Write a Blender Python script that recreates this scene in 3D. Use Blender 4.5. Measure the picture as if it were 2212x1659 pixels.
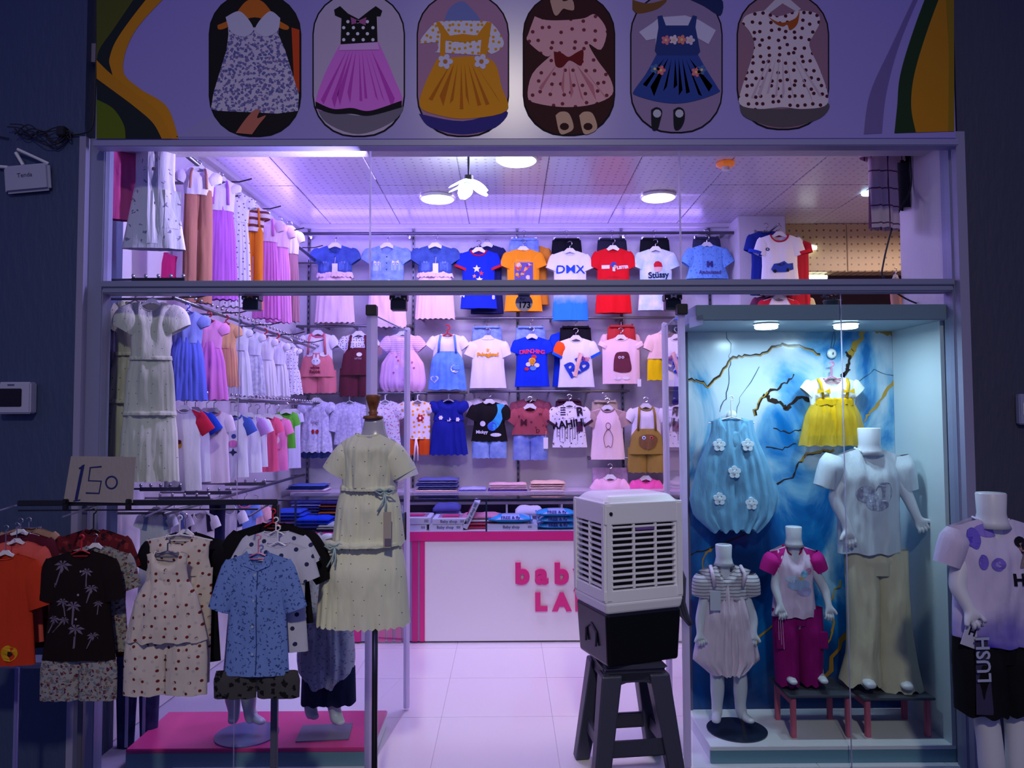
import bpy, bmesh, math, random
from mathutils import Vector, Matrix, Euler, noise
PI = math.pi
scene = bpy.context.scene
for o in list(bpy.data.objects): bpy.data.objects.remove(o)
C = scene.collection
# ------------------------------------------------------------------ camera, world, exposure, lights
F, DIST, CAMH = 1600.0, 3.47, 1.62
cam_data = bpy.data.cameras.new('camera')
cam = bpy.data.objects.new('camera', cam_data); C.objects.link(cam)
cam_data.sensor_width = 36.0; cam_data.lens = F * 36.0 / 2212.0
cam_data.clip_start = 0.05; cam_data.clip_end = 100
cam.location = (0, -DIST, CAMH)
CAMR = Matrix.Rotation(-0.0069, 3, 'Z') @ Matrix.Rotation(PI/2 + 0.045, 3, 'X') @ Matrix.Rotation(-0.004, 3, 'Z')
cam.rotation_euler = CAMR.to_euler()
scene.camera = cam
scene.view_settings.view_transform = 'Standard'
scene.view_settings.look = 'None'
scene.view_settings.exposure = 0.0
scene.view_settings.gamma = 1.0
scene.view_settings.use_curve_mapping = False
scene.cycles.use_denoising = True
scene.cycles.max_bounces = 8; scene.cycles.transparent_max_bounces = 16
scene.cycles.diffuse_bounces = 4; scene.cycles.glossy_bounces = 3
scene.cycles.caustics_reflective = False; scene.cycles.caustics_refractive = False
scene.cycles.sample_clamp_indirect = 4.0
world = bpy.data.worlds.new('night'); scene.world = world; world.use_nodes = True
world.node_tree.nodes['Background'].inputs['Color'].default_value = (0.22, 0.22, 0.72, 1)
world.node_tree.nodes['Background'].inputs['Strength'].default_value = 0.34

def area(name, loc, rot, sx, sy, energy, color, spread=PI):
    l = bpy.data.lights.new(name, 'AREA'); l.shape = 'RECTANGLE'; l.size = sx; l.size_y = sy
    l.energy = energy; l.color = color; l.spread = spread
    o = bpy.data.objects.new(name, l); C.objects.link(o); o.location = loc; o.rotation_euler = rot
    return o
PURPLE = (0.36, 0.22, 1.0)
YBK = 2.93
LILAC = (0.47, 0.34, 1.0)
# violet LED strip at the head of the front, then added fill lights
area('led_and_fill_light', (0.25, 0.10, 2.96), (math.radians(112), 0, 0), 3.2, 0.05, 60, PURPLE)
area('led_and_fill_light', (0.35, 0.08, 2.955), (math.radians(35), 0, 0), 3.1, 0.04, 22, (0.50, 0.40, 1.0))  # added fill, brightens the garments close to the glass from above
area('led_and_fill_light', (-1.80, 1.5, 3.05), (0, math.radians(-112), 0), 0.05, 2.4, 14, PURPLE)  # added uplight along the left wall, brightens the ceiling
area('led_and_fill_light', (0.0, YBK - 0.03, 3.18), (math.radians(-118), 0, 0), 3.4, 0.04, 8, PURPLE)  # added uplight for the back of the ceiling
area('led_and_fill_light', (-0.4, 1.45, 3.24), (0, 0.12, 0), 2.8, 0.5, 46, LILAC)  # added overhead fill panel, no lamp of its own
area('led_and_fill_light', (0.0, 1.9, 3.2), (0.6, 0, 0), 3.0, 0.5, 40, LILAC)  # added overhead fill tilted towards the back wall clothes
area('led_and_fill_light', (-0.66, 0.05, 2.72), (0, math.radians(84), 0), 0.42, 0.03, 19, (0.62, 0.50, 1.0))  # added side light aimed at the near left garments
# street lamp on the pavement behind the photographer and the lit shops across the street
area('street_lamp_light', (0.05, -6.5, 6.0), (math.radians(47), 0, 0), 0.35, 0.35, 24, (1.0, 0.90, 0.74), math.radians(64))
area('street_glow_light', (-1.0, -7.0, 2.0), (math.radians(85), 0, 0), 4.0, 1.5, 14, (0.45, 0.48, 1.0))

def px_ray(px, py):
    return CAMR @ Vector(((px - 1106.0) / F, -(py - 829.5) / F, -1.0))
def at(px, py, Y):
    d = px_ray(px, py); t = (Y + DIST) / d.y
    return Vector((0, -DIST, CAMH)) + d * t
def sc(Y): return F / (DIST + Y)          # pixels per metre at depth Y
def X(px, Y, py=901): return at(px, py, Y).x
def Z(py, Y, px=1095): return at(px, py, Y).z

# ------------------------------------------------------------------ materials
MATS = {}
def srgb(r, g, b):
    f = lambda c: (c/255/12.92) if c/255 <= 0.04045 else ((c/255 + 0.055)/1.055)**2.4
    return (f(r), f(g), f(b), 1)
def mat(name, col, rough=0.6, metal=0.0, emit=0.0, ecol=None, bump=0.0, bscale=60, spec=0.5, sheen=0.0, alpha=1.0, coat=0.0):
    key = (name,) + tuple(col) + (rough, metal, emit, bump, alpha)
    if key in MATS: return MATS[key]
    m = bpy.data.materials.new(name); m.use_nodes = True; nt = m.node_tree
    b = nt.nodes['Principled BSDF']
    c = srgb(*col)
    b.inputs['Base Color'].default_value = c
    b.inputs['Roughness'].default_value = rough; b.inputs['Metallic'].default_value = metal
    b.inputs['Specular IOR Level'].default_value = spec
    if coat: b.inputs['Coat Weight'].default_value = coat
    if sheen: b.inputs['Sheen Weight'].default_value = sheen
    if emit:
        b.inputs['Emission Color'].default_value = srgb(*(ecol or col)); b.inputs['Emission Strength'].default_value = emit
    if alpha < 1: b.inputs['Alpha'].default_value = alpha
    if bump: add_bump(nt, b, bump, bscale)
    MATS[key] = m
    return m
def add_bump(nt, b, amt, scale):
    tc = nt.nodes.new('ShaderNodeTexCoord'); n = nt.nodes.new('ShaderNodeTexNoise'); n.inputs['Scale'].default_value = scale
    n.inputs['Detail'].default_value = 4
    mpg = nt.nodes.new('ShaderNodeMapping'); mpg.inputs['Scale'].default_value = (1, 1, 0.25)
    bp = nt.nodes.new('ShaderNodeBump'); bp.inputs['Strength'].default_value = amt; bp.inputs['Distance'].default_value = 0.022
    nt.links.new(tc.outputs['Object'], mpg.inputs[0]); nt.links.new(mpg.outputs[0], n.inputs['Vector']); nt.links.new(n.outputs['Fac'], bp.inputs['Height'])
    nt.links.new(bp.outputs['Normal'], b.inputs['Normal'])
def pattern(name, kind, base, cols, scale=60.0, size=0.3, rough=0.8, bump=0.35, z0=0, z1=1, alpha=1.0):
    """procedural fabric print: dots, floral, stripes, plaid, fade (dip dye), denim, marble, speckle"""
    key = (name, kind, tuple(base), str(cols), scale, size, z0, z1, alpha)
    if key in MATS: return MATS[key]
    m = bpy.data.materials.new(name); m.use_nodes = True; nt = m.node_tree; N = nt.nodes; L = nt.links
    b = N['Principled BSDF']; b.inputs['Roughness'].default_value = rough; b.inputs['Specular IOR Level'].default_value = 0.25
    b.inputs['Alpha'].default_value = alpha
    tc = N.new('ShaderNodeTexCoord'); sp = N.new('ShaderNodeSeparateXYZ'); L.new(tc.outputs['Object'], sp.inputs[0])
    cb = N.new('ShaderNodeCombineXYZ'); L.new(sp.outputs['X'], cb.inputs['X']); L.new(sp.outputs['Z'], cb.inputs['Y'])
    def math_(op, a, bb=None, c=None):
        n = N.new('ShaderNodeMath'); n.operation = op
        for i, v in enumerate((a, bb, c)):
            if v is None: continue
            if isinstance(v, (int, float)): n.inputs[i].default_value = v
            else: L.new(v, n.inputs[i])
        return n.outputs[0]
    def mix(fac, a, bb):
        n = N.new('ShaderNodeMix'); n.data_type = 'RGBA'
        if isinstance(fac, float): n.inputs[0].default_value = fac
        else: L.new(fac, n.inputs[0])
        for i, v in ((6, a), (7, bb)):
            if isinstance(v, tuple): n.inputs[i].default_value = v
            else: L.new(v, n.inputs[i])
        return n.outputs[2]
    out = srgb(*base)
    if kind in ('dots', 'floral'):
        for i, c in enumerate(cols):
            mp = N.new('ShaderNodeMapping'); mp.inputs['Location'].default_value = (3.7*i, 1.9*i, 0); mp.inputs['Rotation'].default_value = (0, 0, .5*i)
            L.new(cb.outputs[0], mp.inputs['Vector'])
            vec = mp.outputs[0]
            if kind == 'floral':
                nz = N.new('ShaderNodeTexNoise'); nz.inputs['Scale'].default_value = scale * 2.2; L.new(vec, nz.inputs['Vector'])
                mv = N.new('ShaderNodeVectorMath'); mv.operation = 'MULTIPLY_ADD'; L.new(nz.outputs['Color'], mv.inputs[0])
                mv.inputs[1].default_value = (1.1/scale, 1.1/scale, 0); L.new(vec, mv.inputs[2]); vec = mv.outputs[0]
            v = N.new('ShaderNodeTexVoronoi'); v.voronoi_dimensions = '2D'; v.inputs['Scale'].default_value = scale
            v.inputs['Randomness'].default_value = 0.55 if kind == 'dots' else 1.0
            L.new(vec, v.inputs['Vector'])
            out = mix(math_('LESS_THAN', v.outputs['Distance'], size), out, srgb(*c))
    elif kind == 'stripes':
        s = math_('FRACT', math_('MULTIPLY', sp.outputs['Z'], scale))
        out = mix(math_('LESS_THAN', s, size), out, srgb(*cols[0]))
    elif kind == 'plaid':
        s = math_('LESS_THAN', math_('FRACT', math_('MULTIPLY', sp.outputs['Z'], scale)), size)
        s2 = math_('LESS_THAN', math_('FRACT', math_('MULTIPLY', sp.outputs['X'], scale)), size)
        out = mix(math_('MAXIMUM', s, s2), out, srgb(*cols[0]))
    elif kind == 'fade':
        nz = N.new('ShaderNodeTexNoise'); nz.inputs['Scale'].default_value = scale; L.new(tc.outputs['Object'], nz.inputs['Vector'])
        zz = math_('MULTIPLY_ADD', nz.outputs['Fac'], size, sp.outputs['Z'])
        mr = N.new('ShaderNodeMapRange'); L.new(zz, mr.inputs[0]); mr.inputs[1].default_value = z0; mr.inputs[2].default_value = z1
        out = mix(mr.outputs[0], srgb(*cols[0]), out)
    elif kind in ('denim', 'speckle', 'marble'):
        nz = N.new('ShaderNodeTexNoise'); nz.inputs['Scale'].default_value = scale; nz.inputs['Detail'].default_value = 5
        L.new(tc.outputs['Object'], nz.inputs['Vector'])
        if kind == 'marble': nz.inputs['Distortion'].default_value = 1.2
        cr = N.new('ShaderNodeValToRGB'); cr.color_ramp.elements[0].position = 0.5 - size; cr.color_ramp.elements[1].position = 0.5 + size
        cr.color_ramp.elements[0].color = srgb(*cols[0]); cr.color_ramp.elements[1].color = srgb(*base)
        if len(cols) > 1:
            e = cr.color_ramp.elements.new(0.5); e.color = srgb(*cols[1])
        L.new(nz.outputs['Fac'], cr.inputs[0]); out = cr.outputs[0]
    if isinstance(out, tuple): b.inputs['Base Color'].default_value = out
    else: L.new(out, b.inputs['Base Color'])
    if bump: add_bump(nt, b, bump, 22)
    MATS[key] = m
    return m
def glass_mat(name, tint=(235, 245, 250), refl=0.75):
    m = bpy.data.materials.new(name); m.use_nodes = True; nt = m.node_tree; N = nt.nodes
    for n in list(N): N.remove(n)
    out = N.new('ShaderNodeOutputMaterial'); mx = N.new('ShaderNodeMixShader'); tr = N.new('ShaderNodeBsdfTransparent')
    gl = N.new('ShaderNodeBsdfGlossy'); gl.inputs['Roughness'].default_value = 0.01
    tr.inputs[0].default_value = srgb(*tint)
    fr = N.new('ShaderNodeFresnel'); fr.inputs[0].default_value = 1.35
    mu = N.new('ShaderNodeMath'); mu.operation = 'MULTIPLY'; mu.inputs[1].default_value = refl
    nt.links.new(fr.outputs[0], mu.inputs[0]); nt.links.new(mu.outputs[0], mx.inputs[0])
    nt.links.new(tr.outputs[0], mx.inputs[1]); nt.links.new(gl.outputs[0], mx.inputs[2]); nt.links.new(mx.outputs[0], out.inputs[0])
    return m
def fab(r, g, b, bump=0.35): return mat('fabric', (r, g, b), rough=0.85, bump=bump, bscale=20, spec=0.2)
def sheer(r, g, b, a=0.88): return mat('tulle', (r, g, b), rough=0.7, bump=0.5, bscale=26, spec=0.3, alpha=a)
def ink(r, g, b): return mat('print_ink', (r, g, b), rough=0.7, spec=0.2)
GLASS = glass_mat('clear_glass')
def translucent_mat(name, col):
    m = bpy.data.materials.new(name); m.use_nodes = True; nt = m.node_tree; N = nt.nodes; b = N['Principled BSDF']
    b.inputs['Base Color'].default_value = srgb(*col); b.inputs['Roughness'].default_value = .4
    t = N.new('ShaderNodeBsdfTranslucent'); t.inputs[0].default_value = srgb(*col); mx = N.new('ShaderNodeMixShader'); mx.inputs[0].default_value = .8
    nt.links.new(b.outputs[0], mx.inputs[1]); nt.links.new(t.outputs[0], mx.inputs[2]); nt.links.new(mx.outputs[0], N['Material Output'].inputs[0])
    return m
FROST = translucent_mat('frosted_seal', (235, 232, 245))
CHROME = mat('chrome', (190, 190, 196), 0.22, 1.0)
STEEL = mat('brushed_steel', (120, 120, 128), 0.35, 0.9)
BLACKP = mat('black_plastic', (14, 14, 16), 0.45)
WHITEP = mat('white_plastic', (235, 235, 232), 0.35)
ALU = mat('grey_aluminium', (138, 142, 172), 0.45, 0.1)
WHITE = mat('white_gloss', (238, 236, 240), 0.3)

# ------------------------------------------------------------------ mesh helpers
class MB:
    def __init__(s): s.v = []; s.f = []; s.smooth = False
    def add(s, vs, fs):
        n = len(s.v); s.v += [tuple(v) for v in vs]; s.f += [tuple(i + n for i in f) for f in fs]; return s
    def box(s, x0, x1, y0, y1, z0, z1):
        return s.add([(x, y, z) for z in (z0, z1) for y in (y0, y1) for x in (x0, x1)],
                     [(0,2,3,1), (4,5,7,6), (0,1,5,4), (2,6,7,3), (0,4,6,2), (1,3,7,5)])
    def bbox(s, x0, x1, y0, y1, z0, z1, b=0.004):
        bm = bmesh.new(); bmesh.ops.create_cube(bm, size=1)
        for v in bm.verts: v.co = Vector(((x0+x1)/2 + v.co.x*(x1-x0), (y0+y1)/2 + v.co.y*(y1-y0), (z0+z1)/2 + v.co.z*(z1-z0)))
        bmesh.ops.bevel(bm, geom=list(bm.edges), offset=b, segments=2, affect='EDGES')
        bm.verts.index_update()
        s.add([v.co for v in bm.verts], [[v.index for v in f.verts] for f in bm.faces]); bm.free(); return s
    def tube(s, pts, r, n=8, cap=True, r2=None):
        pts = [Vector(p) for p in pts]; m = len(pts); vs = []; fs = []; prev = None
        for i, p in enumerate(pts):
            t = (pts[min(i+1, m-1)] - pts[max(i-1, 0)]).normalized()
            if prev is None:
                a = Vector((0, 0, 1)) if abs(t.z) < 0.9 else Vector((1, 0, 0)); u = t.cross(a).normalized()
            else: u = (prev - t * prev.dot(t)).normalized()
            prev = u; w = t.cross(u)
            rr = r if not isinstance(r, (list, tuple)) else r[i]
            for k in range(n):
                a = 2*PI*k/n; vs.append(p + u*math.cos(a)*rr + w*math.sin(a)*rr)
        for i in range(m-1):
            for k in range(n): fs.append((i*n+k, i*n+(k+1) % n, (i+1)*n+(k+1) % n, (i+1)*n+k))
        if cap: fs.append(tuple(range(n-1, -1, -1))); fs.append(tuple(range((m-1)*n, m*n)))
        return s.add(vs, fs)
    def lathe(s, prof, n=20, c=(0, 0, 0), sx=1, sy=1):
        vs = []; fs = []; m = len(prof)
        for r, z in prof:
            for k in range(n):
                a = 2*PI*k/n; vs.append((c[0]+r*math.cos(a)*sx, c[1]+r*math.sin(a)*sy, c[2]+z))
        for i in range(m-1):
            for k in range(n): fs.append((i*n+k, i*n+(k+1) % n, (i+1)*n+(k+1) % n, (i+1)*n+k))
        fs.append(tuple(range(n-1, -1, -1))); fs.append(tuple(range((m-1)*n, m*n)))
        return s.add(vs, fs)
    def prism(s, pts, y0, y1):            # outline in x,z extruded along y
        n = len(pts)
        vs = [(x, y0, z) for x, z in pts] + [(x, y1, z) for x, z in pts]
        bm = bmesh.new(); bv = [bm.verts.new(v) for v in vs]
        e = [bm.edges.new((bv[i], bv[(i+1) % n])) for i in range(n)]
        bm.verts.index_update()
        r = bmesh.ops.triangle_fill(bm, edges=e, use_beauty=True)
        tri = [[v.index for v in f.verts] for f in r['geom'] if isinstance(f, bmesh.types.BMFace)]
        bm.free()
        fs = [tuple(t) for t in tri] + [tuple(i + n for i in reversed(t)) for t in tri] + [(i, (i+1) % n, n+(i+1) % n, n+i) for i in range(n)]
        return s.add(vs, fs)
    def build(s, name, m, parent=None, smooth=False, loc=None, fix=True):
        me = bpy.data.meshes.new(name); me.from_pydata(s.v, [], s.f); me.validate()
        if fix:
            bm = bmesh.new(); bm.from_mesh(me); bmesh.ops.remove_doubles(bm, verts=bm.verts, dist=1e-5)
            bmesh.ops.recalc_face_normals(bm, faces=bm.faces); bm.to_mesh(me); bm.free()
        if smooth:
            me.polygons.foreach_set('use_smooth', [True]*len(me.polygons))
        me.materials.append(m)
        return link(name, me, parent, loc)
def link(name, me, parent=None, loc=None):
    o = bpy.data.objects.new(name, me); C.objects.link(o)
    if loc is not None: o.location = loc
    if parent is not None: o.parent = parent
    return o
def box(name, m, x0, x1, y0, y1, z0, z1, parent=None, bev=0.0):
    b = MB()
    (b.bbox(x0, x1, y0, y1, z0, z1, bev) if bev else b.box(x0, x1, y0, y1, z0, z1))
    return b.build(name, m, parent)
def tag(o, label, cat, group=None):
    o['label'] = label; o['category'] = cat
    if group: o['group'] = group
    return o
def thing(name, label, cat, loc=(0, 0, 0), rz=0.0, group=None):
    o = bpy.data.objects.new(name, None); o.empty_display_size = 0.05; C.objects.link(o)
    o.location = loc; o.rotation_euler = (0, 0, rz)
    return tag(o, label, cat, group)
def struct(o): o['kind'] = 'structure'; return o
def text2d(s, size=1.0, bold=0.0, res=3, spacing=1.0):
    cu = bpy.data.curves.new('t', 'FONT'); cu.body = s; cu.size = size; cu.align_x = 'CENTER'; cu.align_y = 'CENTER'
    cu.offset = bold; cu.resolution_u = res; cu.space_character = spacing
    o = bpy.data.objects.new('t', cu); C.objects.link(o)
    dg = bpy.context.evaluated_depsgraph_get()
    me = bpy.data.meshes.new_from_object(o.evaluated_get(dg))
    v = [(p.co.x, p.co.y) for p in me.vertices]; f = [tuple(p.vertices) for p in me.polygons]
    bpy.data.objects.remove(o); bpy.data.curves.remove(cu); bpy.data.meshes.remove(me)
    return v, f
def flat_text(s, size, loc, m, parent, name='lettering', bold=0.0, rot=0.0, normal_y=-1, depth=0.0):
    v, f = text2d(s, size, bold)
    c, sn = math.cos(rot), math.sin(rot)
    b = MB(); b.add([(x*c - y*sn, 0, x*sn + y*c) for x, y in v], f)
    if depth: b.add([(x*c - y*sn, depth, x*sn + y*c) for x, y in v], f)
    return b.build(name, m, parent, loc=loc, fix=False)
def clean_pts(pts):
    out = []
    for p in pts:
        if not out or abs(p[0]-out[-1][0]) + abs(p[1]-out[-1][1]) > 1e-7: out.append((p[0], p[1]))
    while len(out) > 2 and abs(out[0][0]-out[-1][0]) + abs(out[0][1]-out[-1][1]) < 1e-7: out.pop()
    return out
def poly2d(pts, sub=0):
    pts = clean_pts(pts)
    bm = bmesh.new(); bv = [bm.verts.new((x, z, 0)) for x, z in pts]
    e = [bm.edges.new((bv[i], bv[(i+1) % len(bv)])) for i in range(len(bv))]
    bmesh.ops.triangle_fill(bm, edges=e, use_beauty=True)
    if sub: bmesh.ops.subdivide_edges(bm, edges=list(bm.edges), cuts=sub, use_grid_fill=True)
    bm.verts.index_update()
    v = [(p.co.x, p.co.y) for p in bm.verts]; f = [tuple(q.index for q in p.verts) for p in bm.faces]
    bm.free(); return v, f
def disc2d(x, z, r, n=14, rz=None): return [(x + r*math.cos(2*PI*k/n), z + (rz or r)*math.sin(2*PI*k/n)) for k in range(n)]
def flower2d(x, z, r, p=5, n=30): return [(x + r*(.62+.38*abs(math.cos(p*PI*k/n)))*math.cos(2*PI*k/n), z + r*(.62+.38*abs(math.cos(p*PI*k/n)))*math.sin(2*PI*k/n)) for k in range(n)]
def heart2d(x, z, r, n=18): return [(x + r*math.sin(t)**3, z + r*(13*math.cos(t)-5*math.cos(2*t)-2*math.cos(3*t)-math.cos(4*t))/16) for t in [2*PI*k/n + .01 for k in range(n)]]
def rect2d(x0, x1, z0, z1): return [(x0, z0), (x1, z0), (x1, z1), (x0, z1)]
def rrect2d(x, z, hw, hh, r, n=6):
    p = []
    for cx, cz, a0 in ((x+hw-r, z+hh-r, 0), (x-hw+r, z+hh-r, PI/2), (x-hw+r, z-hh+r, PI), (x+hw-r, z-hh+r, 1.5*PI)):
        p += [(cx + r*math.cos(a0+PI/2*k/n), cz + r*math.sin(a0+PI/2*k/n)) for k in range(n+1)]
    return p
def star2d(x, z, r, p=5, q=.45): return [(x + r*(1 if k % 2 == 0 else q)*math.sin(PI*k/p), z + r*(1 if k % 2 == 0 else q)*math.cos(PI*k/p)) for k in range(2*p)]
# ------------------------------------------------------------------ setting
YB = 2.93; ZC = 3.30; XL = -1.87; XR = 2.105
wallpaper = pattern('veined_wallpaper', 'marble', (206, 200, 210), [(170, 160, 178), (214, 208, 216)], scale=1.6, size=0.22, rough=0.28, bump=0.05)
plaster = mat('white_paint', (215, 208, 214), 0.5, bump=0.1)
dark_paint = mat('slate_blue_paint', (62, 76, 108), 0.55, bump=0.25, bscale=40)
dark_paint2 = mat('slate_grey_paint', (66, 68, 84), 0.6, bump=0.25, bscale=40)
def panel_material(name, base, dot, pitch=0.06, wall=False):
    m = bpy.data.materials.new(name); m.use_nodes = True; nt = m.node_tree; N = nt.nodes; L = nt.links; b = N['Principled BSDF']
    b.inputs['Roughness'].default_value = 0.28
    tc = N.new('ShaderNodeTexCoord'); v = N.new('ShaderNodeTexVoronoi'); v.voronoi_dimensions = '2D'; v.inputs['Scale'].default_value = 1/pitch
    v.inputs['Randomness'].default_value = 0.12
    mp = N.new('ShaderNodeMapping'); mp.inputs['Rotation'].default_value = (PI/2 if wall else 0, 0, 0); L.new(tc.outputs['Object'], mp.inputs[0]); L.new(mp.outputs[0], v.inputs['Vector'])
    lt = N.new('ShaderNodeMath'); lt.operation = 'LESS_THAN'; lt.inputs[1].default_value = 0.15; L.new(v.outputs['Distance'], lt.inputs[0])
    mx = N.new('ShaderNodeMix'); mx.data_type = 'RGBA'; mx.inputs[6].default_value = srgb(*base); mx.inputs[7].default_value = srgb(*dot)
    L.new(lt.outputs[0], mx.inputs[0]); L.new(mx.outputs[2], b.inputs['Base Color'])
    return m
ceil_m = panel_material('dotted_ceiling_tile', (212, 202, 214), (164, 148, 168))
tan_m = panel_material('dotted_wall_panel', (205, 176, 130), (120, 90, 60), wall=True)
floor_m = mat('white_porcelain', (232, 228, 234), 0.16)
grout = mat('grout', (176, 168, 186), 0.9)
# floor with tiles
fl = struct(box('floor', grout, -2.2, 5.2, 0.0, 5.2, -0.14, -0.006))
ftile = None
for i in range(-3, 8):
    for j in range(0, 8):
        x0, y0 = i*0.6 + 0.24, j*0.6 + 0.02
        if x0 > 3.6 or y0 > 4.6: continue
        if ftile is None:
            ftile = box('tile', floor_m, 0, 0.5985, 0, 0.5985, -0.012, 0.0, fl, 0.0015); ftile.location = (x0, y0, 0)
        else:
            t = ftile.copy(); C.objects.link(t); t.location = (x0, y0, 0); t.parent = fl
# ceiling with tiles
ce = struct(box('ceiling', mat('ceiling_grid', (150, 140, 156), 0.7), -2.2, 5.2, -0.02, 5.2, ZC + 0.01, ZC + 0.1))
ctile = None
for i in range(-3, 8):
    for j in range(0, 8):
        x0, y0 = i*0.6 - 0.42 + 0.1, j*0.6 + 0.02
        if x0 < -2.15: continue
        if ctile is None:
            ctile = box('tile', ceil_m, 0.002, 0.598, 0.002, 0.598, -0.004, 0.014, ce, 0.003); ctile.location = (x0, y0, ZC)
        else:
            t = ctile.copy(); C.objects.link(t); t.location = (x0, y0, ZC + ((i*7+j*3) % 4)*0.0012); t.parent = ce
def slab(name, m, p0, p1, w, z0, z1):      # wall strip from p0 to p1 (plan), thickness w to the left
    d = Vector((p1[0]-p0[0], p1[1]-p0[1])).normalized(); n = Vector((-d.y, d.x))*w
    q = [p0, p1, (p1[0]+n.x, p1[1]+n.y), (p0[0]+n.x, p0[1]+n.y)]
    return struct(MB().add([(x, y, z) for z in (z0, z1) for x, y in q], [(3,2,1,0), (4,5,6,7), (0,1,5,4), (1,2,6,5), (2,3,7,6), (3,0,4,7)]).build(name, m))
XW0, XW1 = -2.01, -1.82
slab('wall_left', wallpaper, (XW0, 0.05), (XW1-.0, YB+.1), .25, 0, ZC)
def xwall(y): return XW0 + (XW1-XW0)*(y-.05)/(YB+.05)
struct(box('wall_back', wallpaper, XL+.02, 1.95, YB, YB+0.15, 0, ZC))
struct(box('trim_1', plaster, XL, 1.95, YB-0.05, YB, ZC-0.035, ZC))
slab('trim_2', plaster, (xwall(.1)+.05, .1), (xwall(YB-.06)+.05, YB-.06), .05, ZC-.035, ZC)
# column with rail at the right end of the back wall, then the side room
xc0, xc1 = 1.94, 2.34
struct(box('wall_column', plaster, xc0, xc1, 2.65, YB+0.3, 0, ZC, bev=0.006))
rw = struct(box('wall_beam', tan_m, xc1, 5.2, YB-0.02, YB+0.15, Z(590, YB), ZC))
for i in range(4):
    box('wall_panel', tan_m, xc1+0.01+i*0.62, xc1+0.62+i*0.62, YB-0.03, YB-0.02, Z(590, YB)+0.004, ZC-0.004, rw, 0.003)
brown = mat('dark_brown_wall', (92, 62, 58), 0.6, bump=0.2)
struct(box('wall_side_room', brown, 2.0, 5.2, 4.9, 5.0, 0, ZC))
struct(box('wall_far_right', mat('side_room_wall', (160, 140, 130), .7), 5.0, 5.1, 0, 5.0, 0, ZC))
# stub wall behind the right jamb
struct(box('wall_right', plaster, XR, XR+0.12, 0.02, 0.44, 0, ZC, bev=0.004))
struct(box('wall_front_right', dark_paint2, XR+0.12, 5.2, 0.0, 0.12, -0.2, ZC+0.4))
# facade walls left and right of the shop front
struct(box('wall_facade_left', dark_paint, -5.0, X(176, -0.06, 600)+0.0, -0.06, 0.3, -0.2, 4.6))
struct(box('wall_facade_right', dark_paint2, X(2084, -0.06, 800), 5.0, -0.06, 0.3, -0.2, 4.6))
struct(box('wall_above', plaster, XL-0.2, XR+0.2, 0.03, 0.2, 2.93, 4.6))
# pavement and door step
pave = mat('dark_pavement', (40, 42, 52), 0.5, bump=0.3, bscale=8)
struct(box('ground', pave, -8, 8, -9, 0.02, -0.3, -0.15))
struct(box('trim_3', mat('dark_step_stone', (26, 28, 40), 0.3), -0.64, 0.90, -0.45, 0.0, -0.15, 0.0, bev=0.004))
# white jamb strip + aluminium frame
jamb = mat('pale_lilac_jamb', (150, 148, 176), 0.5)
struct(box('trim_4', jamb, X(176, -0.04, 600), X(190, -0.04, 600), -0.08, 0.05, -0.15, Z(300, -0.04)))
struct(box('trim_5', jamb, X(2062, -0.04, 600), X(2082, -0.04, 600), -0.08, 0.05, -0.15, Z(292, -0.04)))
fr = thing('shop_front_frame', 'grey aluminium frame of the shop front under the dress signboard', 'frame', (0, 0, -0.15))
def fbox(name, m, x0, x1, y0, y1, z0, z1, b=0.005):
    return box(name, m, x0, x1, y0, y1, z0+0.15, z1+0.15, fr, b)
xl0, xl1 = X(192, 0, 700), X(230, 0, 700); xr0, xr1 = X(2044, 0, 500), X(2064, 0, 500)
ztop = Z(312, 0)
fbox('left_post', ALU, xl0, xl1, -0.04, 0.04, -0.15, ztop+.018)
fbox('right_post', ALU, xr0, xr1, -0.04, 0.04, -0.15, ztop+.018)
fbox('head_rail', mat('pale_aluminium', (170, 170, 190), 0.4, 0.3), xl1, xr0, -0.04, 0.04, ztop, ztop+0.018)
zr0, zr1 = Z(635, 0), Z(609, 0)
fbox('transom_rail', ALU, xl1, xr0, -0.045, 0.04, zr0, zr1)
fbox('transom_lip', ALU, xl1, xr0, -0.055, -0.045, (zr0+zr1)/2, zr1, 0.003)
XD0, XD1 = X(800, 0, 1100), X(1489, 0, 1100)       # door opening
xg1 = X(800, 0, 450); xg2 = X(1469, 0, 450)
def pane(name, parent, x0, x1, y, z0, z1, t=0.008):
    b = MB(); b.add([(x0, y, z0), (x1, y, z0), (x1, y, z1), (x0, y, z1)], [(0, 1, 2, 3)])
    o = b.build(name, GLASS, parent, fix=False)
    return o
EDGE = mat('green_glass_edge', (150, 175, 205), 0.15, spec=0.8)
for i, (a, b) in enumerate(((xl1, xg1), (xg1, xg2), (xg2, xr0))):
    w = thing('window_%d' % (i+1), '', ''); del w['label']; del w['category']; w['kind'] = 'structure'
    pane('pane', w, a+0.002, b-0.002, 0, zr1, ztop)
    if i: box('pane_edge', FROST, a-0.004, a+0.003, -0.006, 0.006, zr1, ztop, w)
xm = X(514, 0, 900); xw = X(1829, 0, 1200)
for i, (a, b) in enumerate(((xl1, xm), (xm, XD0), (XD1, xw), (xw, xr0))):
    w = thing('window_%d' % (i+4), '', ''); del w['label']; del w['category']; w['kind'] = 'structure'
    pane('pane', w, a+0.001, b-0.001, 0, -0.15, zr0)
    if i in (0, 2): box('pane_edge', FROST, b - 0.0012, b + 0.0012, -0.004, 0.004, -0.15, zr0, w)
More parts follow.
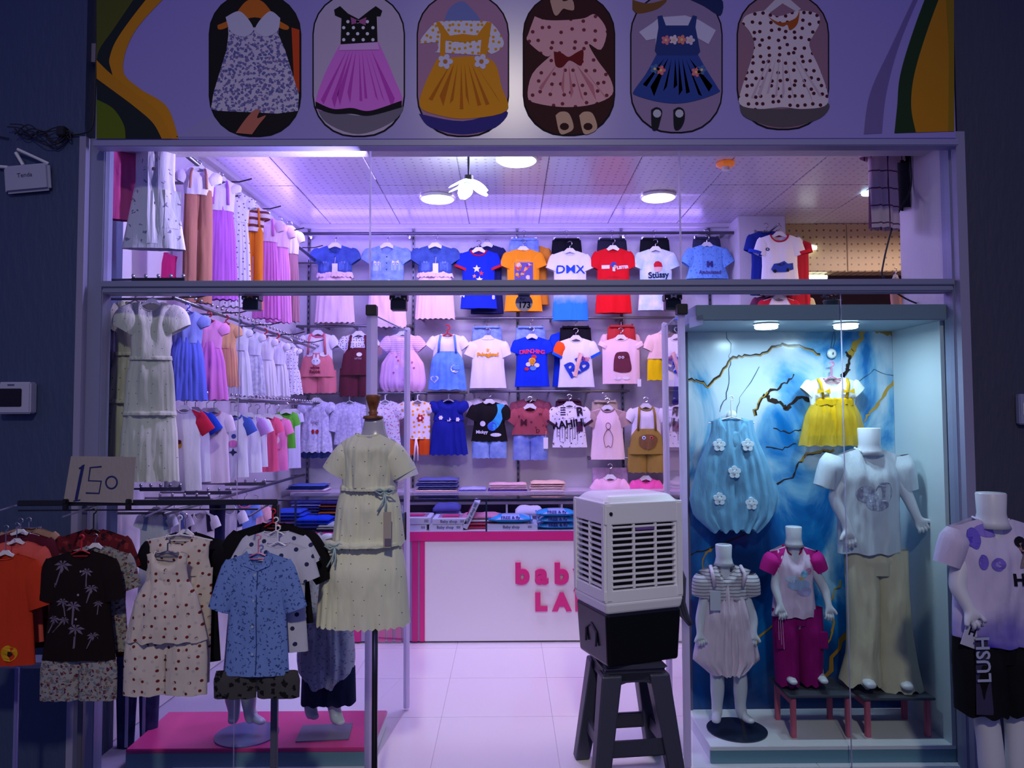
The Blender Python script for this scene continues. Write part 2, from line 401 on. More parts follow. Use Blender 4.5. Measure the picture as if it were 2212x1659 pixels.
# glass doors standing open, one leaf each side
alu_lilac = FROST
def leaf(n, xh, sgn, dy, pxin):
    y1 = dy
    w = thing('door_%d' % n, '', ''); del w['label']; del w['category']; w['kind'] = 'structure'
    xi = X(pxin, y1, 1100)
    b = MB(); b.add([(xh, 0.03, 0.01), (xi, y1, 0.01), (xi, y1, zr0-0.09), (xh, 0.03, zr0-0.09)], [(0, 1, 2, 3)])
    b.build('pane', GLASS, w, fix=False)
    g = MB(); g.tube([(xh, 0.03, zr0-0.09), (xi, y1, zr0-0.09)], 0.004, 4); g.build('glass_edge', EDGE, w)
    box('door_stile', alu_lilac, xh-(0.025 if sgn > 0 else .016), xh+(0.025 if sgn > 0 else .016), 0.01, 0.035, 0.005, zr0-0.10, w, 0.004)
    box('door_stile', alu_lilac, xi-0.016, xi+0.016, y1-0.012, y1+0.012, 0.01, zr0-0.07, w, 0.004)
    box('hinge_clamp', BLACKP, xh-0.025, xh+0.025, -0.012, 0.04, zr0-0.10, zr0-0.05, w, 0.003)
    return w, xi, y1
d1, xi1, yi1 = leaf(1, XD0+0.0, 1, 0.72, 879)
d2, xi2, yi2 = leaf(2, XD1-0.02, -1, 0.55, 1441)
# wooden handle plate on the left leaf, round lock on the right leaf
zh = Z(1135, yi1)
box('door_handle', mat('beige_wood', (150, 130, 130), 0.5, bump=.1), xi1-0.075, xi1-0.012, yi1-0.03, yi1-0.012, zh-0.085, zh+0.085, d1, 0.012)
box('handle_edge', BLACKP, xi1-0.012, xi1+0.0, yi1-0.035, yi1-0.012, zh-0.075, zh+0.08, d1, 0.003)
lk = MB(); zl = Z(1113, yi2); lk.lathe([(0.0, 0), (0.055, 0.0), (0.06, 0.008), (0.058, 0.03), (0.0, 0.032)], 24)
l = lk.build('round_lock', mat('dark_steel', (60, 56, 62), 0.25, 0.7), d2, smooth=False, loc=(xi2+0.02, yi2-0.06, zl)); l.rotation_euler = (-PI/2, 0, 0)
l2 = MB(); l2.lathe([(0.016, 0), (0.014, 0.012)], 12); k = l2.build('lock_cylinder', CHROME, d2, loc=(xi2+0.005, yi2-0.06, zl)); k.rotation_euler = (PI/2, 0, 0)
# three black hanging door closers / hinge boxes under the transom
for px, lab, ymount, c in ((545, 'black ceiling clamp box under transom above the pink hanging dresses', 0.09, (30, 42, 44)),
                 (862, 'black clamp box with white bow under transom above left open glass door', 0.09, (36, 40, 52)),
                 (1452, 'black clamp box under transom above right open glass door', 0.09, (34, 52, 58))):
    p = at(px, 655, ymount); r = thing('clamp_box', lab, 'clamp', (p.x, ymount, p.z))
    box('box_body', mat('box_black', c, 0.35), -0.037, 0.037, -0.03, 0.03, -0.036, 0.01, r, 0.003)
    box('box_cap', BLACKP, -0.042, 0.042, -0.034, 0.034, 0.01, 0.044, r, 0.004)
    for s in (-1, 1):
        b = MB(); b.lathe([(0, 0), (0.006, 0.001), (0.004, 0.006), (0, 0.007)], 8); q = b.build('screw', CHROME, r, loc=(s*0.03, -0.034, 0.016)); q.rotation_euler = (PI/2, 0, 0)
    q = MB(); q.add([(x, -0.0355, z) for x, z in [(-.014, .018), (0, .026), (.014, .018), (.014, .038), (0, .030), (-.014, .038)]], [(0, 1, 4, 5), (1, 2, 3, 4)])
    q.build('logo_mark', mat('logo_orange' if px == 545 else 'logo_white', (200, 110, 60) if px == 545 else (225, 225, 230), .5), r, fix=False)
# ------------------------------------------------------------------ signboard with printed dress pictures
YS = -0.12
sx0, sx1 = X(207, YS, 200), X(2063, YS, 200); sz0, sz1 = Z(301, YS), 4.1
sign = thing('shop_signboard', 'long lilac signboard printed with six oval pictures of girls dresses', 'signboard', ((sx0+sx1)/2, YS, sz0))
ox, oz = (sx0+sx1)/2, sz0
box('board', mat('lilac_sign_print', (160, 148, 212), 0.25), sx0-ox, sx1-ox, 0.001, 0.07, 0.0, sz1-oz, sign, 0.004)
box('bottom_trim', mat('pale_sign_trim', (150, 148, 190), 0.4), sx0-ox-.01, sx1-ox+.01, 0.0, 0.07, -0.03, 0.0, sign, 0.003)
def SP(px, py):
    p = at(px, py, YS); return (p.x-ox, p.z-oz)
def sgn(name, pts, col, layer, parent=None, m=None, raw=False):
    q = pts if raw else [SP(*p) for p in pts]
    v, f = poly2d(q)
    b = MB(); b.add([(x, -0.0006*layer, z) for x, z in v], f)
    return b.build(name, m or ink(*col), parent or sign, fix=False)
def curve_pts(ctrl, n=8):
    out = []; c = [Vector(p) for p in ctrl]
    for i in range(len(c)-1):
        p0 = c[max(i-1, 0)]; p1 = c[i]; p2 = c[i+1]; p3 = c[min(i+2, len(c)-1)]
        for k in range(n):
            t = k/n
            out.append(tuple(0.5*((2*p1) + (p2-p0)*t + (2*p0-5*p1+4*p2-p3)*t*t + (3*p1-p0-3*p2+p3)*t**3)))
    out.append(tuple(c[-1])); return out
def ribbon(left, right): return curve_pts(left) + list(reversed(curve_pts(right)))
# waves left and right
L0 = [(209, -120), (209, 300)]
sgn('printed_wave', [(209, -120)] + curve_pts([(470, -120), (370, -20), (290, 70), (266, 150), (300, 190), (360, 230), (386, 300)]) + [(209, 300)], (212, 140, 20), 1)
sgn('printed_wave', [(209, -120)] + curve_pts([(430, -120), (340, -30), (262, 70), (238, 120), (240, 150), (262, 200), (330, 240), (370, 300)]) + [(209, 300)], (30, 38, 40), 2)
sgn('printed_wave', [(209, -120)] + curve_pts([(380, -120), (310, -30), (248, 60), (214, 110), (209, 150)]), (88, 92, 26), 3)
sgn('printed_wave', ribbon([(209, 130), (240, 160), (290, 200), (340, 240), (372, 300)], [(209, 170), (250, 200), (290, 230), (330, 265), (350, 300)]), (205, 135, 20), 4)
sgn('printed_wave', [(209, 215)] + curve_pts([(209, 215), (245, 235), (268, 270), (272, 300)]) + [(209, 300)], (92, 112, 16), 5)
sgn('printed_wave', [(2060, -60)] + curve_pts([(2020, -60), (1975, 60), (1945, 160), (1938, 230), (1932, 288)]) + [(2061, 284)], (32, 58, 26), 1)
sgn('printed_wave', [(2060, -60)] + curve_pts([(2050, -60), (2005, 60), (1975, 160), (1968, 230), (1978, 286)]) + [(2061, 284)], (190, 128, 14), 2)
sgn('printed_wave', [(2060, -60), (2040, -60), (2050, 120), (2048, 284), (2061, 284)], (150, 120, 16), 3)
sgn('printed_wave', ribbon([(2000, -60), (1930, 90), (1880, 200), (1866, 290)], [(2000, -40), (1945, 90), (1915, 200), (1905, 288)]), (120, 105, 160), 1)
sgn('printed_wave', [(455, 250), (380, 296), (520, 296), (640, 200)], (160, 152, 205), 1)
def pic(cx, yb, bg, w=97, top=-12, slope=0):
    pts = rrect2d(0, 0, w+3, (yb-top)/2+3, 88)
    cy = (yb+top)/2
    fr_ = sgn('dress_picture', [(cx+x, cy-z) for x, z in pts], (14, 14, 22), 2)
    pts = rrect2d(0, 0, w, (yb-top)/2, 86)
    sgn('picture_ground', [(cx+x, cy-z) for x, z in pts], bg, 3, fr_)
    return fr_
def sdot(p, x, y, r, col, lay=8, ry=None): sgn('printed_dot', disc2d(x, y, r, 10, ry), col, lay, p)
random.seed(3)
def dressprint(p, outline, col, layer=5, m=None, name='printed_dress'): return sgn(name, outline, col, layer, p, m)
def folds(p, x0, x1, y0, y1, xc, col, n, w=3, lay=6):
    for i in range(n):
        t = (i+.5)/n; xt = xc + (t-.5)*60; xb = x0 + t*(x1-x0) + random.uniform(-6, 6)
        sgn('printed_fold', [(xt, y0), (xb-w, y1-random.uniform(5, 40)), (xb+w, y1-random.uniform(5, 30))], col, lay, p)
# 1 white floral sleeveless dress on dark
p = pic(551, 293, (24, 20, 22))
sgn('printed_band', [(630, 60), (647, 65), (647, 200), (636, 190)], (205, 70, 20), 4, p)
sgn('printed_hanger', curve_pts([(470, 55), (500, 40), (530, 5), (550, 0), (570, 6), (600, 42), (624, 58), (612, 64), (551, 38), (480, 64), (470, 55)]), (205, 110, 30), 4, p)
dm = pattern('blue_floral_print', 'floral', (205, 196, 216), [(95, 100, 160), (120, 110, 165)], 42, 0.28, bump=0)
dressprint(p, [(492, 36), (520, 28), (545, 60), (556, 60), (585, 28), (604, 38), (602, 75), (616, 108), (646, 205), (644, 240), (600, 246), (540, 243), (470, 240), (456, 236), (462, 200), (490, 108), (494, 75)], 0, 5, dm)
sgn('printed_collar', curve_pts([(488, 38), (520, 26), (548, 62), (530, 80), (500, 70), (488, 38)]), (205, 200, 222), 7, p)
sgn('printed_collar', curve_pts([(606, 40), (582, 26), (552, 62), (572, 80), (600, 68), (606, 40)]), (205, 200, 222), 7, p)
sgn('printed_hand', curve_pts([(510, 288), (528, 262), (548, 240), (562, 238), (556, 256), (575, 250), (560, 270), (545, 291)], 4), (190, 110, 90), 7, p)
# 2 black dotted bodice, pink tulle skirt
p = pic(775, 293, (196, 180, 205))
sgn('printed_fur', curve_pts([(682, 225), (720, 240), (790, 250), (868, 228), (850, 262), (775, 290), (705, 265), (682, 225)], 5), (120, 112, 130), 4, p)
sgn('printed_skirt', curve_pts([(735, 96), (700, 165), (682, 232), (720, 240), (760, 238), (800, 244), (868, 228), (850, 165), (818, 92)], 5) , (226, 120, 226), 5, p)
folds(p, 690, 862, 110, 240, 776, (196, 70, 190), 9)
sgn('printed_ruffle', ribbon([(682, 220), (720, 236), (760, 234), (800, 240), (868, 218)], [(682, 234), (720, 246), (760, 246), (800, 250), (868, 232)]), (18, 14, 24), 7, p)
sgn('printed_bodice', [(722, 22), (735, 14), (752, 30), (775, 42), (798, 24), (812, 14), (826, 24), (822, 36), (814, 36), (816, 96), (736, 98), (738, 40), (724, 34)], (12, 10, 16), 6, p)
sgn('printed_waistband', [(736, 97), (816, 92), (820, 108), (733, 110)], (225, 170, 230), 8, p)
for y in range(4):
    for x in range(4 if y % 2 else 3):
        sdot(p, 752+x*21-(9 if y % 2 else 0), 48+y*13, 3.6, (230, 225, 238))
sgn('printed_bow', [(758, 38), (775, 46), (792, 38), (790, 56), (775, 50), (760, 54)], (170, 90, 150), 8, p)
# 3 yellow pinafore
p = pic(1000, 293, (176, 130, 160))
sgn('printed_bed', curve_pts([(905, 246), (1000, 262), (1094, 240), (1070, 275), (1000, 291), (930, 275), (905, 246)], 5), (52, 46, 130), 4, p)
sgn('printed_hanger', curve_pts([(958, 50), (970, 20), (992, 4), (1010, 10), (1036, 50), (958, 50)], 5), (120, 130, 190), 4, p)
wd = pattern('yellow_dots_print', 'dots', (222, 216, 232), [(220, 160, 30)], 38, 0.26, bump=0)
dressprint(p, curve_pts([(938, 50), (960, 46), (1040, 46), (1066, 54), (1088, 90), (1080, 108), (1056, 116), (1046, 80), (1044, 132), (952, 132), (948, 84), (944, 112), (916, 108), (908, 88), (938, 50)], 4), 0, 5, wd)
sgn('printed_skirt', curve_pts([(944, 128), (915, 190), (908, 232), (950, 250), (1010, 257), (1094, 240), (1084, 190), (1056, 126), (944, 128)], 5), (226, 150, 24), 6, p)
folds(p, 920, 1086, 138, 245, 1000, (190, 105, 12), 8, 4, 7)
sgn('printed_strap', [(942, 48), (950, 48), (972, 78), (1000, 74), (1030, 78), (1052, 48), (1062, 50), (1050, 128), (1036, 128), (1040, 86), (1000, 92), (962, 88), (962, 128), (950, 128), (952, 74)], (222, 146, 22), 7, p)
for fx in (962, 1040):
    sgn('printed_flower', flower2d(fx, 134, 17, 5), (210, 208, 235), 8, p); sdot(p, fx, 134, 5, (190, 120, 50), 9)
# 4 pink dress dark red bow
p = pic(1229, 291, (58, 22, 24))
pd = pattern('rainbow_dots_print', 'dots', (226, 168, 172), [(120, 50, 60)], 20, 0.17, bump=0)
dressprint(p, curve_pts([(1155, 36), (1180, 44), (1225, 44), (1262, 40), (1286, 32), (1310, 66), (1298, 108), (1272, 96), (1290, 130), (1318, 170), (1322, 205), (1280, 226), (1220, 232), (1160, 224), (1140, 210), (1150, 160), (1190, 120), (1178, 122), (1140, 90), (1142, 72), (1155, 36)], 4), 0, 5, pd)
folds(p, 1150, 1316, 140, 225, 1228, (196, 120, 130), 7, 3)
sgn('printed_bow', curve_pts([(1196, 112), (1214, 116), (1228, 124), (1246, 114), (1260, 110), (1256, 142), (1238, 134), (1228, 132), (1214, 146), (1200, 142), (1196, 112)], 4), (110, 18, 24), 8, p)
sgn('printed_bow', curve_pts([(1188, 2), (1208, -4), (1218, 4), (1236, 0), (1240, 22), (1226, 22), (1216, 20), (1204, 34), (1196, 30), (1188, 2)], 3), (200, 160, 140), 6, p)
for bx in (1217, 1268):
    sgn('printed_shoe', curve_pts([(bx-17, 250), (bx-6, 242), (bx+12, 246), (bx+22, 276), (bx+8, 288), (bx-8, 288), (bx-17, 250)], 4), (206, 170, 140), 6, p)
    sgn('printed_shoe_opening', disc2d(bx+2, 274, 10, 10, 8), (50, 20, 20), 7, p)
# 5 denim pinafore
p = pic(1461, 285, (150, 128, 165))
sgn('printed_cloth', curve_pts([(1366, 0), (1400, 8), (1440, 0), (1420, 20), (1380, 30), (1366, 20)], 4), (120, 80, 40), 4, p)
sgn('printed_cloth', curve_pts([(1490, 0), (1520, 14), (1556, 34), (1556, -4), (1490, -8)], 4), (26, 40, 92), 4, p)
sgn('printed_tee', [(1410, 50), (1425, 38), (1480, 34), (1510, 44), (1546, 66), (1530, 96), (1505, 82), (1508, 110), (1416, 110), (1416, 84), (1396, 88), (1380, 70)], (205, 200, 225), 5, p)
sgn('printed_skirt', curve_pts([(1418, 118), (1395, 160), (1370, 195), (1372, 206), (1420, 220), (1465, 224), (1510, 216), (1552, 200), (1550, 190), (1525, 150), (1506, 116)], 5), (44, 70, 150), 6, p)
sgn('printed_bib', [(1420, 36), (1430, 34), (1438, 56), (1486, 56), (1496, 34), (1505, 36), (1502, 60), (1512, 112), (1506, 120), (1420, 120), (1414, 110), (1422, 60)], (36, 56, 122), 7, p)
folds(p, 1385, 1540, 126, 215, 1462, (28, 46, 108), 8, 4)
for fx, fy, c in ((1438, 88, (220, 120, 140)), (1455, 87, (225, 205, 225)), (1472, 87, (225, 130, 120)), (1490, 88, (215, 195, 225)), (1427, 153, (225, 120, 130)), (1503, 157, (225, 120, 130)), (1414, 150, (70, 110, 170)), (1515, 152, (70, 110, 170))):
    sgn('printed_flower', flower2d(fx, fy, 11, 5, 20), c, 9, p); sdot(p, fx, fy, 3, (230, 200, 120), 10)
for bx, s in ((1416, -1), (1464, 1)):
    sgn('printed_shoe', curve_pts([(bx-10, 238), (bx+2, 232), (bx+14, 240), (bx+12+s*2, 262), (bx+4, 280), (bx-8, 278), (bx-10, 238)], 4), (20, 22, 34), 6, p)
    sgn('printed_shoe_strap', disc2d(bx+3, 246, 9, 10), (190, 190, 205), 7, p)
# 6 white heart dress
p = pic(1691, 278, (150, 112, 130))
sgn('printed_bed', curve_pts([(1597, 228), (1690, 236), (1786, 222), (1772, 255), (1690, 276), (1612, 255), (1597, 228)], 5), (92, 82, 88), 4, p)
sgn('printed_hanger', [(1650, 24), (1680, -6), (1700, -6), (1730, 20), (1720, 26), (1690, 8), (1660, 30)], (210, 200, 205), 4, p)
hd = pattern('heart_dots_print', 'dots', (224, 208, 212), [(80, 20, 40)], 26, 0.22, bump=0)
dressprint(p, curve_pts([(1602, 50), (1612, 34), (1650, 24), (1680, 36), (1724, 24), (1764, 30), (1770, 50), (1756, 78), (1748, 100), (1770, 150), (1788, 205), (1780, 230), (1730, 236), (1690, 232), (1640, 236), (1598, 226), (1602, 190), (1628, 110), (1622, 74), (1602, 50)], 4), 0, 5, hd)
folds(p, 1610, 1780, 120, 230, 1690, (200, 178, 190), 9, 3)
sgn('printed_bow', curve_pts([(1650, 26), (1666, 42), (1690, 50), (1718, 40), (1726, 24), (1722, 52), (1706, 66), (1700, 54), (1690, 58), (1672, 50), (1650, 26)], 4), (170, 82, 26), 8, p)
# ------------------------------------------------------------------ lamps
def ceil_disc(px, py, label, r=0.125):
    d = px_ray(px, py); t = (ZC - CAMH)/d.z; x, y = d.x*t, -DIST + d.y*t
    o = thing('ceiling_lamp', label, 'lamp', (x, y, ZC-0.004))
    b = MB(); b.lathe([(r+.012, 0), (r+.012, -0.012), (r, -0.018), (r, 0)], 32); b.build('lamp_rim', WHITEP, o)
    b = MB(); b.lathe([(r, -0.014), (r*.96, -0.022), (0.001, -0.022)], 32)
    b.build('diffuser', mat('lamp_glow', (255, 246, 190), 0.5, emit=3.0, ecol=(255, 244, 196)), o)
    l = bpy.data.lights.new('lamp_light', 'AREA'); l.shape = 'DISK'; l.size = 2*r*.9; l.energy = 4; l.color = (0.92, 0.80, 1.0)
    lo = bpy.data.objects.new('lamp_light', l); C.objects.link(lo); lo.parent = o; lo.location = (0, 0, -0.03)
ceil_disc(1117, 341, 'round ceiling lamp closest to the shop front, right of the cluster lamp')
ceil_disc(945, 425, 'round warm ceiling lamp just left of the bright cluster lamp')
ceil_disc(1422, 422, 'round ceiling lamp above the white cap tee on the back rail')
# cluster lamp with leaf shaped blades
pz = at(1012, 395, 1.15)
cl = thing('cluster_lamp', 'blinding white lamp with folding leaf shaped blades hanging from the ceiling', 'lamp', (pz.x, 1.15, pz.z))
glow = mat('cool_lamp_glow', (240, 255, 235), 0.5, emit=16.0, ecol=(235, 255, 240))
b = MB(); b.tube([(0, 0, 0.01), (0, 0, ZC-pz.z)], 0.007, 8); b.build('cord', BLACKP, cl)
b = MB(); b.lathe([(0.012, .05), (0.03, .045), (0.034, .0), (0.02, -.02)], 14); b.build('lamp_socket', BLACKP, cl)
for k in range(4):
    a = k*PI/2 + .35
    b = MB(); ns = 8; vs = []
    for i in range(ns+1):
        t = i/ns; w = 0.042*math.sin(PI*min(1, .12+t*.8))+.006
        for s in (-1, 1): vs.append((0.02+t*0.105, s*w, 0.02 - 0.06*t))
    for dz in (0, -.03): b.add([(x, y, z+dz) for x, y, z in vs], [(2*i, 2*i+1, 2*i+3, 2*i+2) for i in range(ns)])
    o = b.build('lamp_blade', glow, cl, fix=False); o.rotation_euler = (0, 0, a)
l = bpy.data.lights.new('lamp_light', 'POINT'); l.energy = 6; l.color = (0.72, 0.70, 1.0); l.shadow_soft_size = 0.09
lo = bpy.data.objects.new('lamp_light', l); C.objects.link(lo); lo.parent = cl; lo.location = (0, 0, -0.06)
# orange crystal spot
d = px_ray(1567, 349); t = (ZC-CAMH)/d.z
sp_ = thing('crystal_spotlight', 'small amber crystal spotlight set in the ceiling', 'lamp', (d.x*t, -DIST+d.y*t, ZC-0.003))
b = MB(); b.lathe([(0.03, 0), (0.058, -0.006), (0.062, -0.018), (0.05, -0.03), (0.03, -0.034)], 12); b.build('crystal_ring', mat('amber_crystal', (214, 110, 30), 0.1, emit=0.4, ecol=(220, 110, 30)), sp_)
b = MB(); b.lathe([(0.026, -0.03), (0.026, -0.055), (0.02, -0.058)], 14); b.build('lamp_cap', WHITEP, sp_)
# warm light of the side room
area('side_room_light', (3.6, 1.6, 3.2), (0, 0, 0), 1.2, 1.2, 55, (1.0, 0.68, 0.56))
o = thing('ceiling_lamp', 'small cool white downlight in the side room ceiling beside the striped shirt', 'lamp', (at(1876, 421, 2.0).x, 2.0, ZC-0.004))
b = MB(); b.lathe([(0.05, 0), (0.05, -0.014), (0.045, -0.018)], 20); b.build('diffuser', mat('cool_spot_glow', (200, 235, 255), .5, emit=5), o)
def side_reflection(px, py, Y, hw, lab):  # glowing bar modelled in place of a bright reflection, not a lamp
    p = at(px, py, Y); o = thing('bar_reflection', lab, 'lamp', p)
    b = MB(); b.tube([(-hw, 0, 0), (hw, 0, 0)], 0.018, 10); b.build('tube', mat('reflection_glow', (245, 255, 235), .5, emit=4), o)
    box('bar_backing', WHITEP, -hw*.8, hw*.8, 0.0, 0.03, 0.012, 0.03, o)
side_reflection(1747, 535, 2.86, 0.065, 'short white bar standing for a reflection on the tan dotted panels of side room')
side_reflection(1764, 599, 3.0, 0.09, 'short white bar standing for a reflection just under the tan dotted panels')
# ------------------------------------------------------------------ garments
def interp(tab, v):
    if v <= tab[0][0]: return tab[0][1]
    for (a, x), (b, y) in zip(tab, tab[1:]):
        if v <= b: return x + (y-x)*(v-a)/max(1e-6, b-a)
    return tab[-1][1]
class Shell:
    """closed flat tube of cloth hanging from a shoulder or waist line; sizes in photo pixels times k"""
    def __init__(s, k, L, hw, neck=None, slope=0.32, th=10, nf=3, fa=1.2, zt=0, cx=0, hem=0.0, hemf=3, seed=0, yo=0, bub=False, scal=0):
        s.k = k; s.L = L; s.hw = hw if isinstance(hw, list) else [(0, hw), (1, hw)]
        s.neck = neck; s.slope = slope if neck else 0.0; s.th = th; s.nf = nf; s.fa = fa; s.zt = zt; s.cx = cx; s.hem = hem; s.hemf = hemf
        r = random.Random(seed*7+13); s.p1, s.p2, s.p3 = [r.uniform(0, 6.28) for _ in range(3)]; s.yo = yo; s.bub = bub; s.scal = scal
    def top(s, x, front=True):
        if not s.neck: return 1.2*math.sin(x*.25+s.p1) if s.fa > 2 else 0.0
        nw, nd, bd = s.neck; ax = abs(x)
        if ax < nw: return -(nd if front else bd)*math.sqrt(max(0, 1-(ax/nw)**2))
        return -(ax-nw)*s.slope
    def yz(s, a, v, front=True):
        w = interp(s.hw, v); x0 = a*interp(s.hw, 0); x = s.cx + a*w
        z0 = s.top(x0, front); q = max(0, 1-a*a)
        zh = -s.L + s.hem*math.sin(s.hemf*PI*a + s.p3) + s.scal*abs(math.sin(a*9))
        z = z0*(1-v) + zh*v
        t = s.th*(0.35 + 0.65*min(1, v*4)) if s.neck else s.th*(0.6+0.4*min(1, v*3))
        if s.bub: t *= (1 if v < .85 else 1-(v-.85)*4)
        aw = a + .16*math.sin(2.7*a + s.p3) + .05*v*math.sin(5*a+s.p1)
        fold = s.fa*min(1, .25+v)*(math.sin(s.nf*PI*aw + s.p1 + .5*v)*(.7+.5*math.sin(2.1*a+s.p2)) + .45*math.sin(s.nf*2.3*PI*aw + s.p2 + v*2))*(q**.5)
        tt = min(s.th, 18); wr = 0.15*tt*noise.noise(Vector((x*.055+s.p1*9, z0*.02+s.p2, (s.zt-s.L*v)*.012))) + 0.08*tt*noise.noise(Vector((x*.14+s.p3*9, s.p2, (s.zt-s.L*v)*.035)))
        y = (-1 if front else 1)*t*math.sqrt(q) + fold + s.yo + 2.2*wr*(q**.5)
        return x, y, s.zt + z
    def mesh(s, mb, nc=22, nr=12):
        k = s.k; vs = []; fs = []
        for side in (True, False):
            for j in range(nr+1):
                for i in range(nc+1):
                    a = -math.cos(PI*i/nc) if not s.neck else -math.sin(PI/2*(1-2*i/nc)*.98)/math.sin(PI/2*.98)
                    x, y, z = s.yz(a, j/nr, side); vs.append((x*k, y*k, z*k))
        m = (nr+1)*(nc+1)
        for j in range(nr):
            for i in range(nc):
                q = j*(nc+1)+i; fs.append((q, q+nc+1, q+nc+2, q+1)); fs.append((m+q, m+q+1, m+q+nc+2, m+q+nc+1))
        mb.add(vs, fs); return mb
    def fy(s, x, z):             # front surface depth at local (x,z) metres
        k = s.k; X_, Z_ = x/k, z/k - s.zt; v = min(1, max(0, -Z_/s.L))
        for _ in range(4):
            w = interp(s.hw, v); a = max(-.98, min(.98, (X_-s.cx)/w)); z0 = s.top(a*interp(s.hw, 0))
            v = min(1, max(0, (Z_-z0)/(-s.L-z0)))
        return s.yz(a, v)[1]*k
def sleeve(mb, k, p0, p1, r0, r1, t0=7, t1=7, puff=0, n=12, rows=6):
    """flattened sleeve tube from shoulder p0 to cuff p1 (x,z px)"""
    d = Vector((p1[0]-p0[0], p1[1]-p0[1])); d.normalize(); nx, nz = -d.y, d.x
    if rows > 3: p0 = (p0[0]-d.x*r0*.35, p0[1]-d.y*r0*.35)
    vs = []; fs = []
    for j in range(rows+1):
        t = j/rows; cx = p0[0]+(p1[0]-p0[0])*t; cz = p0[1]+(p1[1]-p0[1])*t
        r = r0+(r1-r0)*t + puff*math.sin(PI*t); th = t0+(t1-t0)*t + puff*.5*math.sin(PI*t)
        if rows > 3: g_ = min(1, .38+t*2.2); th *= g_; r *= min(1, .8+t)
        for i in range(n):
            a = 2*PI*i/n; e = r*math.cos(a); vs.append(((cx+nx*e)*k, th*math.sin(a)*k, (cz+nz*e)*k))
    for j in range(rows):
        for i in range(n): fs.append((j*n+i, j*n+(i+1) % n, (j+1)*n+(i+1) % n, (j+1)*n+i))
    mb.add(vs, fs); return mb
def sleeves(root, k, W, m, slen=26, sw=15, ang=58, puff=0, cuffm=None, name='sleeve', z=-3, cw=None, slope=.32, nw=14, mats=None, t=8):
    for s in (-1, 1):
        a = math.radians(ang); zz = -(W-nw)*slope*.8 - sw*.62
        p0 = (s*(W-sw*.55), zz); p1 = (p0[0]+s*math.cos(a)*slen, p0[1]-math.sin(a)*slen)
        mm = m if mats is None else mats[0 if s < 0 else 1]
        o = sleeve(MB(), k, p0, p1, sw, cw or sw*.88, t*.8, t, puff).build(name, mm, root, True)
        if cuffm:
            u = Vector((p1[0]-p0[0], p1[1]-p0[1])).normalized()
            q0 = (p1[0]-u.x*4, p1[1]-u.y*4); q1 = (p1[0]+u.x*1.5, p1[1]+u.y*1.5)
            sleeve(MB(), k, q0, q1, (cw or sw*.88)+.8, (cw or sw*.88)+.8, t+1, t+1, 0, rows=2).build('cuff', cuffm, root, True)
def collar(root, k, sh, m, r=1.7, name='collar'):
    nw, nd, bd = sh.neck; pts = []
    for i in range(25):
        a = 2*PI*i/24; x = nw*math.cos(a); f = math.sin(a) < 0
        z = -(nd if f else bd)*abs(math.sin(a))
        y = sh.yz(x/interp(sh.hw, 0), 0, f)[1]
        pts.append((x*k, y*k, (z+sh.zt)*k))
    return MB().tube(pts, r*k, 6).build(name, m, root, True)
def decal(root, sh, v, f, m, name='printed_motif', off=1.0):
    k = sh.k; b = MB(); b.add([(x*k, sh.fy(x*k, z*k)-off*k, z*k) for x, z in v], f)
    return b.build(name, m, root, fix=False)
def dpoly(root, sh, pts, col, name='printed_motif', off=1.0, sub=1, m=None):
    v, f = poly2d(pts, sub); return decal(root, sh, v, f, m or ink(*col), name, off)
def dtext(root, sh, s, size, x, z, col, bold=0.0, rot=0, name='lettering', off=1.6, sq=1.0):
    v, f = text2d(s, size, bold); c, sn = math.cos(rot), math.sin(rot)
    return decal(root, sh, [(x+(a*c*sq-b*sn), z+(a*sn*sq+b*c)) for a, b in v], f, ink(*col), name, off)
def strap(root, k, pts, r, m, name='strap', sh=None):
    return MB().tube([(x*k, ((sh.fy(x*k, z*k)/k if sh else y)-1.0)*k, z*k) for x, y, z in pts], r*k, 6).build(name, m, root, True)
def pants(mb, k, zt, w, L, gap=5, seed=0, th=9, flare=1.1, rise=.35):
    """shorts or trousers: one pelvis shell and two legs"""
    Shell(k, L*rise, [(0, w*.86), (1, w*.9)], None, th=th*.3, nf=3, fa=.2, zt=zt, seed=seed).mesh(mb, 16, 6)
    for s in (-1, 1):
        hw = [(0, w*.45), (rise, w*.51), (1, (w-gap*.5)*.5*flare)]
        Shell(k, L, hw, None, th=th, nf=2, fa=.9, zt=zt, cx=s*(w*.5+gap*.15), seed=seed+s, hem=1).mesh(mb, 14, 10)
    return mb
HK = {}
